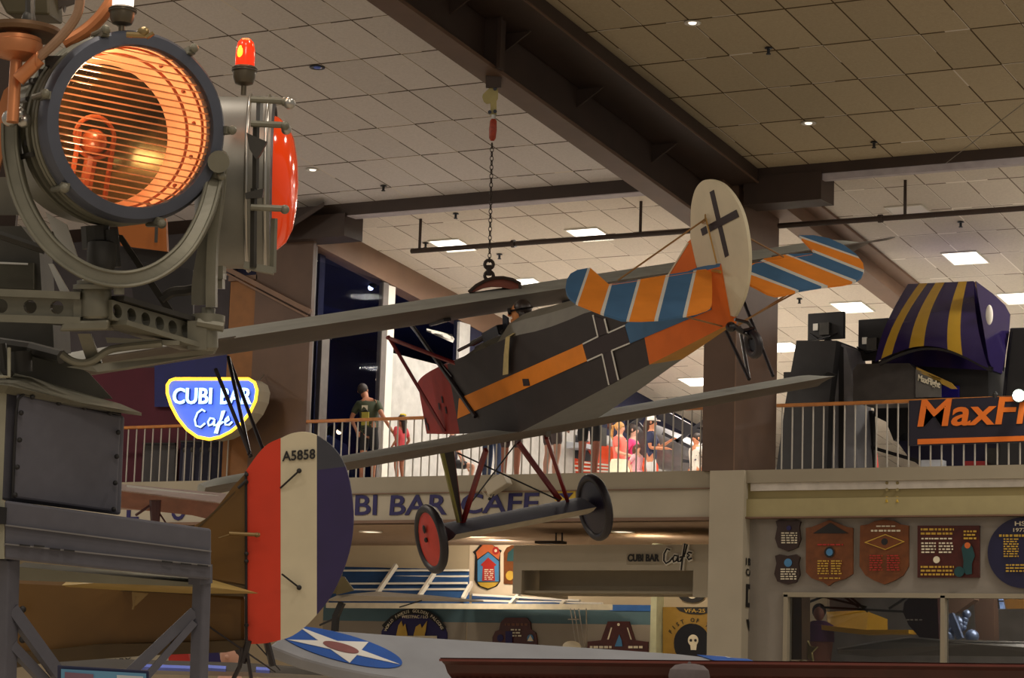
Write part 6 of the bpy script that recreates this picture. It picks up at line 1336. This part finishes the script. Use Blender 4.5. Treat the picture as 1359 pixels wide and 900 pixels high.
mb = MB(); mb.tube([D(322, 860, d0), D(318, 885, d0), D(308, 905, d0)], .014, 6); mb.tube([D(326, 856, d0), D(334, 905, d0)], .012, 6); mb.tube([D(275, 830, 15.0), D(330, 868, 15.0), D(365, 892, 15.2)], .006, 5); mb.tube([D(330, 850, d0), D(322, 880, d0)], .02, 6)
mb.tube([D(338, 852, 15.1), D(372, 890, 15.1)], .005, 5); mb.tube([D(354, 852, 15.1), D(362, 884, 15.1)], .022, 6); mb.build('tail_skid', strutm, t)
# glossy brown biplane wing glimpsed behind
t = thing('hanging_aeroplane', 'glossy reddish brown wing with white upper face and dark strut beyond the pedestal', 'aeroplane', D(225, 660, 20))
mb = MB(); mb.loft([[D(155, 642, 20), D(155, 650, 19.7), D(155, 652, 20.2), D(155, 676, 20.8), D(155, 660, 21)], [D(300, 655, 20), D(300, 668, 19.7), D(300, 670, 20.2), D(300, 684, 20.8), D(300, 668, 21)]], lambda k: 0 if k in (0, 4, 3) else (1 if k == 1 else 2)); mb.build('wing', [mat('wing_gloss_white', (150, 134, 132), .25, var=.1), MATS['wing_gloss_white'], mat('wing_varnish', (124, 72, 52), .25, var=.25, scale=6)], t)
mb = MB(); mb.prism([D(160, 652, 20.1), D(262, 660, 20.1), D(292, 668, 20.1), D(280, 690, 20.3), D(255, 684, 20.3), D(160, 674, 20.3)], RF*.05); mb.build('wing_underside', MATS['wing_varnish'], t)
mb = MB(); mb.tube([D(206, 664, 20), D(206, 700, 20)], [.05, .035], 8); mb.tube([D(204, 668, 20), D(180, 684, 20)], .012, 6); mb.tube([D(208, 676, 20), D(220, 694, 20)], .008, 6); mb.build('strut', mat('strut_maroon', (70, 34, 38), .4), t)
mb = MB(); mb.prism([D(168, 644, 19.9), D(290, 658, 19.9), D(290, 661, 19.9), D(230, 657, 19.9), D(168, 649, 19.9)], RF*.02); mb.build('wing_edge', chrome, t)
# grey tail of the float plane in front of the awning
t = thing('grey_tailplane', 'grey tailplane with dark post in front of the white awning beam', 'aeroplane', D(500, 800, 22))
mb = MB(); mb.loft([[D(433, 797, 22), D(448, 790, 22.1), D(442, 798, 22.3)], [D(470, 790, 21.8), D(500, 785, 22.4), D(480, 798, 22.3)], [D(560, 794, 21.8), D(570, 790, 22.4), D(560, 798, 22.3)], [D(642, 798, 22), D(641, 797, 22.1), D(641, 799, 22.1)]]); mb.build('tailplane', mat('tail_grey', (140, 130, 112), .5, var=.08), t)
mb = MB(); mb.prism([D(450, 766, 22.1), D(457, 766, 22.1), D(470, 784, 22.1), D(446, 790, 22.1)], RF*.05); mb.prism([D(441, 788, 22.2), D(452, 742, 22.2), D(456, 742, 22.2), D(452, 788, 22.2)], RF*.03); mb.build('fin', mat('tail_khaki', (96, 84, 52), .5), t)
mb = MB(); mb.bar(D(454, 800, 22), D(446, 818, 22), .06, .05); mb.bar(D(446, 816, 22), D(444, 842, 22), .05, .05); mb.tube([D(424, 830, 22), D(446, 820, 22)], .01, 5); mb.tube([D(530, 806, 21.9), D(560, 797, 21.9)], .006, 5); mb.build('post', black, t)
# ================================================================== STAR WING
t = thing('star_wing', 'pale grey aeroplane wing with blue disc and white star, crossing the foreground low down', 'aeroplane wing', D(640, 880, 16))
# plane of the wing surface: passes through the disc centre, tilted so the disc foreshortens
C0 = D(452, 859, 16); sl = math.radians(11.5)
e1 = (RR*math.cos(sl)-RU*math.sin(sl)); e2 = (RR*math.sin(sl)+RU*math.cos(sl))
WN = (e2*.965-RF*.262).normalized(); WN = (WN+RR*.0).normalized()
def SW(x, y, off=0): d = ray(x, y); p0 = C0+WN*off; return EYE+d*(WN.dot(p0-EYE)/WN.dot(d))
wl_ = [(358, 856), (372, 846), (402, 834.5), (470, 838), (560, 845), (640, 850), (700, 853.5), (800, 860), (900, 867), (1012, 880), (1012, 915), (700, 915), (560, 903), (490, 893), (440, 883), (400, 872)]
swm = mat('star_wing_grey', (148, 152, 160), .5, var=.08, scale=3); sblu = mat('star_blue', (44, 92, 176), .5, var=.08, scale=6); swh = mat('star_white', (226, 226, 222), .6, var=.03)
mb = MB(); mb.prism([SW(x, y) for x, y in wl_], -WN*.09, 0); mb.build('wing', [swm], t, bevel=.02)
star = [(378, 847), (401, 835.5), (486, 850), (531, 883), (466, 881)]
# affine fit: unit pentagon -> picture
cxm = sum(p[0] for p in star)/5; cym = sum(p[1] for p in star)/5
ax_ = [0, 0]; bx_ = [0, 0]
for i, p in enumerate(star):
    a = 2*PI*i/5
    for k_, val in enumerate((p[0]-cxm, p[1]-cym)): ax_[k_] += val*math.cos(a)*2/5; bx_[k_] += val*math.sin(a)*2/5
def AF(r, a): return (cxm+r*(ax_[0]*math.cos(a)+bx_[0]*math.sin(a)), cym+r*(ax_[1]*math.cos(a)+bx_[1]*math.sin(a)))
mb = MB(); mb.prism([SW(*AF(1.03, 2*PI*i/40), .004) for i in range(40)], WN*.003, 0); mb.prism([SW(*AF(1.0 if i % 2 == 0 else .385, 2*PI*i/10), .009) for i in range(10)], WN*.003, 1)
mb.prism([SW(*AF(.30, 2*PI*i/24), .014) for i in range(24)], WN*.003, 2); mb.build('star_marking', [sblu, swh, mat('star_centre_brown', (140, 92, 92), .5)], t)
mb = MB(); mb.prism([SW(x, y, .006) for x, y in ((925, 869.5), (962, 872), (985, 879), (948, 877))], WN*.003, 0); mb.prism([SW(x, y, .006) for x, y in ((962, 873), (992, 875), (1004, 879), (985, 879))], WN*.003, 0); mb.prism([SW(x, y, .005) for x, y in ((950, 871), (964, 872), (990, 878), (975, 878))], WN*.003, 1); mb.build('second_marking', [sblu, swh], t)
t = thing('lower_wing', 'dim grey lower wing edge with bright blue glints under the striped rudder', 'aeroplane wing', D(330, 895, 16.5))
mb = MB(); mb.loft([[D(60, 872, 16.4), D(60, 885, 16.3), D(60, 892, 16.6), D(60, 880, 16.9)], [D(330, 880, 16.4), D(330, 892, 16.3), D(330, 898, 16.6), D(330, 888, 16.9)], [D(505, 893, 16.4), D(505, 900, 16.3), D(505, 904, 16.6), D(505, 898, 16.9)]]); mb.build('wing', mat('lower_wing_grey', (92, 90, 88), .4, var=.1), t)
mb = MB()
for a, b in (((182, 885), (262, 888)), ((268, 886), (300, 888)), ((340, 889), (358, 890))): mb.tube([D(*a, 16.3), D(*b, 16.3)], .022, 6)
mb.build('edge_strip', mat('blue_glint_strip', (110, 130, 230), .2, metal=.3), t)  # glints along the wing edge, put in as blue rods
tag(MB().prism([D(x, y, 17.2) for x, y in ((222, 858), (248, 856), (252, 878), (224, 880))], RF*.1).build('red_display', red), 'small red display piece glimpsed between stand brace and leg', 'display')
t = thing('person', 'face of a visitor glimpsed low under the striped rudder, beside a purple display', 'person', D(305, 900, 17.5))
MB().ball(D(305, 869, 17.5), (.065, .08, .1), 10).tube([D(305, 885, 17.5), D(305, 960, 17.5)], [.05, .24], 12).ball(D(301, 872, 17.4), (.014, .02, .018), 6).build('body', mat('skin_196', (196, 130, 104), .6), t, smooth=True)
MB().ball(D(306, 862, 17.53), (.085, .09, .09), 10).build('hair', mat('hair_44', (44, 32, 28), .6), t, smooth=True)
tag(MB().prism([D(x, y, 17.9) for x, y in ((276, 862), (298, 860), (298, 888), (276, 888))], RF*.1).build('purple_display', letter), 'dark purple display board beside the glimpsed visitor under the rudder', 'display')
t = thing('pale_banner', 'pale banner strip lying behind the stand under the brown fuselage', 'banner', D(155, 885, 18.5))
MB().prism([D(x, y, 18.5) for x, y in ((80, 872), (230, 858), (230, 878), (80, 890))], RF*.1).build('cloth', mat('pale_banner', (158, 150, 132), .6), t)
a, b = D(148, 880, 18.48), D(174, 878, 18.48); text('ARY', 'lettering', black, t, a, b-a, RU, .03, (b-a).length, .006, .1, .02)
for px_, lb_ in ((1177, 'left'), (1191, 'right')):
    t = thing('drip_fitting', 'tiny brass fitting on the ochre band above the wall plaques, %s of the pair' % lb_, 'fitting', at(px_, 667, 29.98), group='brass fittings on the ochre band')
    MB().tube([at(px_, 660, 30.0), at(px_, 667, 29.97)], .018, 8).build('nozzle', MATS['mustard'], t); MB().tube([at(px_, 641, 30.03), at(px_, 641, 29.99)], .022, 8).tube([at(px_, 650, 30.03), at(px_, 650, 29.99)], .022, 8).build('bolt', yellowish, t)
# ================================================================== CORNICE, CAP, THINGS AT THE FOOT
t = thing('wooden_cornice', 'dark red brown moulded wooden cornice running along the bottom right', 'cornice', D(900, 905, 13))
cor = mat('cornice_wood', (70, 30, 24), .45, var=.2, scale=8)
Lp_ = [(579, 872.5), (590, 880), (592, 884), (594, 890), (600, 893), (604, 905)]
ringsc = []
for x1_, dd in ((0, 12.6), (820, 12.2)):
    q = D(584+x1_, 873+x1_*.010, dd); s_ = 12.5/F
    ringsc.append([q, q+V((0, .5, 0)), q+V((0, .5, -.3)), q+V((0, .12, -.3)), q+V((0, .12, -.10)), q+V((0, .08, -.075)), q+V((0, .05, -.035)), q+V((0, .02, -.02))])
MB().loft(ringsc).build('moulding', cor, t)
MB().bar(ringsc[0][0]+V((0, -.005, -.012)), ringsc[1][0]+V((0, -.005, -.012)), .02, .012).build('top_bead', mat('cornice_bead', (104, 48, 38), .4), t)
mb = MB()
e0, e1_ = ringsc[0][4]+V((0, -.01, -.012)), ringsc[1][4]+V((0, -.01, -.012)); n_ = 90
for i in range(n_): p = e0.lerp(e1_, i/n_); mb.obox(p, (V((.007, 0, 0)), V((0, .01, 0)), V((0, 0, .007))))
mb.build('dentil_row', cor, t)
hp_ = D(915, 881, 12.0)
t = thing('person', 'person seen only by the top of a grey cloth cap in front of the cornice', 'person', (hp_.x, hp_.y, 0), Matrix.Rotation(YAW, 4, 'Z'))
zt_ = hp_.z
P = [V((0, 0, .95)), V((0, 0, 1.3)), V((0, 0, 1.46)), V((0, 0, 1.55)), V((0, 0, zt_-.14)), V((0, 0, zt_-.04))]; Rr_ = [(.15, .11), (.16, .11), (.08, .07), (.055, .055), (.078, .09), (.06, .07)]
E_ = [(0, 1), (1, 2), (2, 3), (3, 4), (4, 5)]
for s in (-1, 1):
    i = len(P); P += [V((.18*s, 0, 1.42)), V((.23*s, -.02, 1.14)), V((.24*s, .06, .9)), V((.24*s, .09, .82)), V((.09*s, 0, .88)), V((.1*s, .02, .48)), V((.1*s, 0, .08)), V((.1*s, .14, .03))]
    Rr_ += [(.055, .055), (.04, .04), (.028, .028), (.03, .018), (.085, .085), (.055, .055), (.035, .035), (.03, .03)]; E_ += [(2, i), (i, i+1), (i+1, i+2), (i+2, i+3), (0, i+4), (i+4, i+5), (i+5, i+6), (i+6, i+7)]
    for q_ in range(4): P.append(V((.24*s, .075+.015*q_, .74))); Rr_.append((.009, .009)); E_.append((i+3, len(P)-1))
    P.append(V((.21*s, .1, .8))); Rr_.append((.01, .01)); E_.append((i+3, len(P)-1))
skin('body', mat('skin_200', (200, 148, 122), .6), t, P, E_, Rr_, 1, 0)
k_ = 1.0
skin('jacket', mat('jacket_grey', (80, 80, 86), .8), t, [V((0, 0, .85)), V((0, 0, 1.1)), V((0, 0, 1.34)), V((0, 0, 1.44)), V((.18, 0, 1.4)), V((.23, -.02, 1.14)), V((-.18, 0, 1.4)), V((-.23, -.02, 1.14))], [(0, 1), (1, 2), (2, 3), (3, 4), (4, 5), (3, 6), (6, 7)], [(.18, .13), (.17, .13), (.18, .13), (.1, .09), (.075, .075), (.06, .06), (.075, .075), (.06, .06)], 1, 0)
skin('trousers', mat('cloth_40_40_46', (40, 40, 46), .8), t, [V((0, 0, .95)), V((.1, 0, .86)), V((.1, .02, .48)), V((.1, 0, .12)), V((-.1, 0, .86)), V((-.1, .02, .48)), V((-.1, 0, .12))], [(0, 1), (1, 2), (2, 3), (0, 4), (4, 5), (5, 6)], [(.165, .12), (.1, .1), (.075, .075), (.06, .06)]+[(.1, .1), (.075, .075), (.06, .06)], 1, 0)
MB().lathe([(.098, -.09), (.102, -.06), (.095, -.03), (.07, -.008), (.03, 0), (.0001, .001)], Matrix.Translation((0, 0, zt_)), 24).torus(Matrix.Translation((0, 0, zt_-.085)), .1, .008, 24, 5).ball((0, 0, zt_+.002), .009, 6).build('cap', mat('cap_grey', (96, 88, 90), .8, var=.08, scale=30), t, local=True, smooth=True)
# ================================================================== BEHIND THE LOWER RIGHT WINDOW
t = thing('yellow_aeroplane', 'yellow aeroplane seen through the lower right window', 'aeroplane', at(1125, 850, 33))
ym = mat('aeroplane_yellow', (206, 156, 30), .4, var=.08)
MB().loft([[at(1097+x, 812+y, 32.6) for x, y in ((0, 0), (2, 18), (2, 22), (0, 8))], [at(1146+x, 812+y, 33) for x, y in ((0, -2), (0, 28), (4, 28), (6, 0))], [at(1176, 822, 33.4), at(1174, 842, 33.4), at(1178, 842, 33.4), at(1178, 822, 33.4)]]).build('fuselage', ym, t)
MB().prism([at(x, y, 32.4) for x, y in ((1080, 828), (1110, 832), (1150, 836), (1206, 836), (1206, 841), (1140, 842), (1082, 835))], (0, .4, 0)).build('wing', ym, t)
mb = MB()
for a, b in (((1065, 803), (1092, 792)), ((1092, 792), (1150, 806)), ((1118, 790), (1140, 806)), ((1126, 790), (1152, 812)), ((1180, 808), (1205, 792)), ((1090, 806), (1200, 812))): mb.bar(at(*a, 32.3), at(*b, 32.3), .03, .03)
mb.build('strut', greyd, t)
t = thing('dark_disc_tail', 'dark maroon rounded tail shape behind the window near its mullion', 'exhibit', at(1224, 850, 32))
MB().prism([at(x, y, 31.8) for x, y in ((1208, 792), (1244, 790), (1246, 850), (1238, 856), (1222, 848), (1206, 830), (1198, 812), (1200, 800))], (0, .1, 0)).build('surface', mat('maroon_gloss', (56, 24, 20), .3), t)
mb = MB()
for x in (1203, 1208, 1214, 1220): mb.box(at(x, 823.5, 31.78), at(x+4, 822, 31.79))
mb.build('mark', ivory, t)
t = thing('grey_float', 'long dark grey aircraft float lying low behind the window', 'exhibit', at(1220, 880, 31.3))
MB().loft([[at(1110, 862, 31.3), at(1112, 864, 31.1), at(1112, 868, 31.3)], [at(1170, 852, 31.2), at(1172, 862, 31), at(1160, 872, 31.3)], [at(1210, 847, 31.2), at(1290, 855, 31), at(1200, 870, 31.3)], [at(1400, 853, 31.2), at(1400, 862, 31), at(1400, 872, 31.3)]]).build('hull', mat('float_grey', (84, 80, 72), .4, var=.1), t)
MB().tube([at(1112, 861, 31.1), at(1170, 851, 31), at(1208, 846, 31), at(1290, 853, 30.95), at(1380, 854, 30.95)], .012, 6).build('spray_rail', chrome, t)
t = thing('silver_engine', 'bluish silver machinery behind the window right of the mullion', 'exhibit', at(1268, 850, 32.2))
rr = random.Random(11); mb = MB()
for i in range(14): mb.ball(at(rr.uniform(1256, 1290), rr.uniform(812, 845), 32.2), rr.uniform(.04, .11), 6)
mb.bar(at(1262, 815, 32), at(1275, 848, 32), .08, .08); mb.build('machinery', mat('silver_blue', (132, 150, 186), .3, metal=.5, var=.3, scale=12), t, smooth=True)
t = thing('brown_column_inside', 'brown room column and slanted ceiling inside the window at right', 'column', at(1310, 850, 33))
MB().prism([at(x, y, 33) for x, y in ((1292, 790), (1318, 790), (1320, 850), (1296, 850))], (0, .2, 0)).build('column', brown, t)
MB().prism([at(x, y, 32.5) for x, y in ((1252, 790), (1293, 790), (1293, 796), (1268, 814), (1252, 812))], (0, .2, 0)).build('soffit', brown_l, t)
t = thing('blue_window_pane', 'small pale blue window beyond the glass, beside an ochre panel', 'window', at(1325, 808, 34))
MB().prism([at(x, y, 34) for x, y in ((1318, 793), (1330, 793), (1333, 808), (1320, 808))], (0, .05, 0)).build('pane', mat('pane_blue', (150, 176, 220), .3, emit=(140, 166, 214), es=.6), t)
mb = MB(); mb.bar(at(1319, 798, 33.95), at(1332, 798, 33.95), .02, .02); mb.bar(at(1324, 793, 33.95), at(1326, 808, 33.95), .02, .02); mb.build('glazing_bar', greyd, t)
tag(MB().prism([at(x, y, 34.2) for x, y in ((1330, 790), (1400, 790), (1400, 808), (1336, 808))], (0, .1, 0)).build('ochre_panel', mat('ochre_panel', (150, 104, 36), .5)), 'ochre wall panel high behind the window at the right edge', 'panel')
t = thing('cream_star', 'small cream star shaped stand ornament low behind the window beside the pier', 'ornament', at(1071, 880, 31.4))
sp_ = [(1070+ (15 if i % 2 == 0 else 7)*math.sin(2*PI*i/10), 864-(18 if i % 2 == 0 else 8)*math.cos(2*PI*i/10)) for i in range(10)]
MB().prism([at(x, y, 31.4) for x, y in sp_], (0, .06, 0)).build('star', mat('star_cream', (176, 158, 96), .5), t)
t = thing('person', 'person with dark hair in a purple top seen through the lower window beside the pier', 'person', at(1087, 1100, 32.6))
MB().ball(at(1087, 814, 32.6), (.08, .09, .11), 10).tube([at(1087, 824, 32.6), at(1087, 832, 32.6), at(1087, 852, 32.6), at(1087, 885, 32.6)], [.06, .19, .2, .16], 12).build('body', mat('skin_142', (142, 88, 66), .6), t, smooth=True)
MB().ball(at(1087, 811, 32.63), (.1, .1, .11), 10).build('hair', mat('hair_34', (34, 24, 24), .6), t, smooth=True)
MB().tube([at(1087, 824, 32.58), at(1087, 830, 32.58), at(1087, 852, 32.58)], [.09, .21, .22], 12).build('top', mat('top_purple', (84, 36, 84), .7), t, smooth=True)
mb = MB(); mb.box(at(1042, 900, 38), at(1440, 788, 38.1)); struct(mb.build('wall_inner_room', mat('inner_room_wall', (168, 162, 156), .8, var=.2, scale=2)))
struct(MB().box((x1, 30.25, 4.3), (4, 38, 4.45)).build('ceiling_inner_room', cream2))
tag(MB().prism([at(x, y, 31.2) for x, y in ((1043, 790), (1064, 790), (1064, 875), (1043, 875))], (0, .3, 0)).build('inner_pier', mat('pier_brown', (92, 68, 40), .6, var=.15)), 'dull brown post just inside the lower window beside the pier', 'post')

def split_loose(names):
    for o in list(COL.objects):
        if o.type != 'MESH' or o.name.split('.')[0] not in names: continue
        me = o.data; par = list(range(len(me.vertices)))
        def find(a):
            while par[a] != a: par[a] = par[par[a]]; a = par[a]
            return a
        for e in me.edges: a, b = find(e.vertices[0]), find(e.vertices[1]); par[a] = b
        roots = {}
        for v in me.vertices: roots.setdefault(find(v.index), []).append(v.index)
        if len(roots) < 2: continue
        base = o.name.split('.')[0]
        for k, (r, vs) in enumerate(roots.items()):
            mp = {v: i for i, v in enumerate(vs)}; fs = [p for p in me.polygons if p.vertices[0] in mp]
            m2 = bpy.data.meshes.new(base); m2.from_pydata([me.vertices[v].co[:] for v in vs], [], [[mp[i] for i in p.vertices] for p in fs])
            for mm in me.materials: m2.materials.append(mm)
            for p, q in zip(m2.polygons, fs): p.material_index = q.material_index; p.use_smooth = q.use_smooth
            if k == 0: first = m2; continue
            c = bpy.data.objects.new(base, m2); COL.objects.link(c); c.parent = o.parent; c.matrix_local = o.matrix_local; WM[c] = WM[o]
        o.data = first
split_loose({'bolt', 'flower_print', 'rivet', 'conduit', 'latch_plate', 'latch_rods', 'drum_band', 'knob', 'bracing_wire', 'hanger_rods', 'control_cable', 'strut', 'pale_plate', 'brace', 'access_button', 'edge_strip', 'second_marking', 'rods', 'stripe', 'second_yoke'})
# ================================================================== LIGHTS + CAMERA
def area(name, loc, tgt, size, e, col, sy_=None):
    L = bpy.data.lights.new(name, 'AREA'); L.energy = e; L.color = col; L.size = size
    if sy_: L.shape = 'RECTANGLE'; L.size_y = sy_
    o = bpy.data.objects.new(name, L); o.location = loc; o.rotation_euler = (V(tgt)-V(loc)).to_track_quat('-Z', 'Y').to_euler(); COL.objects.link(o); return o
w = bpy.data.worlds.new('hall_ambience'); bpy.context.scene.world = w; w.use_nodes = True
w.node_tree.nodes['Background'].inputs[0].default_value = (1, .90, .78, 1); w.node_tree.nodes['Background'].inputs[1].default_value = .30
# gallery lighting
for x in (-16.5, -9, -4):
    for y in (32.5, 36.5, 41):
        L = bpy.data.lights.new('gallery_lamp', 'AREA'); L.size = .6; L.energy = 85; L.color = (1, .92, .82)
        o = bpy.data.objects.new('gallery_lamp', L); o.location = (x, y, cz(y)-.06); COL.objects.link(o)
for x in (-19, -16): area('cafe_lamp', (x, 32.6, zs-.1), (x, 34.5, 2.6), .4, 28, (1, .82, .6))
area('cafe_lamp', (at(650, 730, 33).x, 33.3, zs-.1), at(650, 760, 34.5), .3, 18, (1, .85, .66))
for x, y in [(-27, 10), (-27, 17), (-27, 24), (-21, 10), (-21, 17), (-21, 24), (-9, 3), (-9, 10), (-2, 3), (-2, 10), (-3, 17), (-3, 24), (-7.5, 28)]:  # unseen fill lamps, added so their bounce brightens the near ceiling
    if True:
        L = bpy.data.lights.new('hall_fill', 'AREA'); L.size = .9; L.energy = 170; L.color = (1, .88, .74)
        o = bpy.data.objects.new('hall_fill', L); o.location = (x, y, cz(y)-.15); COL.objects.link(o)
area('hall_fill', (-1.5, 3, 7.5), (-7, 10, 3.5), 1.5, 90, (1, .84, .66))  # one more added fill, out of view, for the foreground
area('blue_room_lamp', (XB-3, 36, 8.3), (XB-4, 36, 5), 2, 110, (.4, .45, 1))
area('inner_room_lamp', (-9.5, 32.5, 4.2), (-9.5, 33.5, 1), 2, 260, (1, .85, .65))
cam = bpy.data.cameras.new('camera'); co = bpy.data.objects.new('camera', cam); COL.objects.link(co)
cam.sensor_fit = 'HORIZONTAL'; cam.sensor_width = 36; cam.lens = F*36/1359; cam.clip_end = 200
co.matrix_world = Matrix.Translation(EYE) @ frame(RR, RU, -RF).to_4x4()
sc_ = bpy.context.scene; sc_.camera = co
sc_.view_settings.view_transform = 'Standard'; sc_.view_settings.look = 'None'; sc_.view_settings.gamma = 1; sc_.view_settings.exposure = 0
sc_.view_settings.use_curve_mapping = False
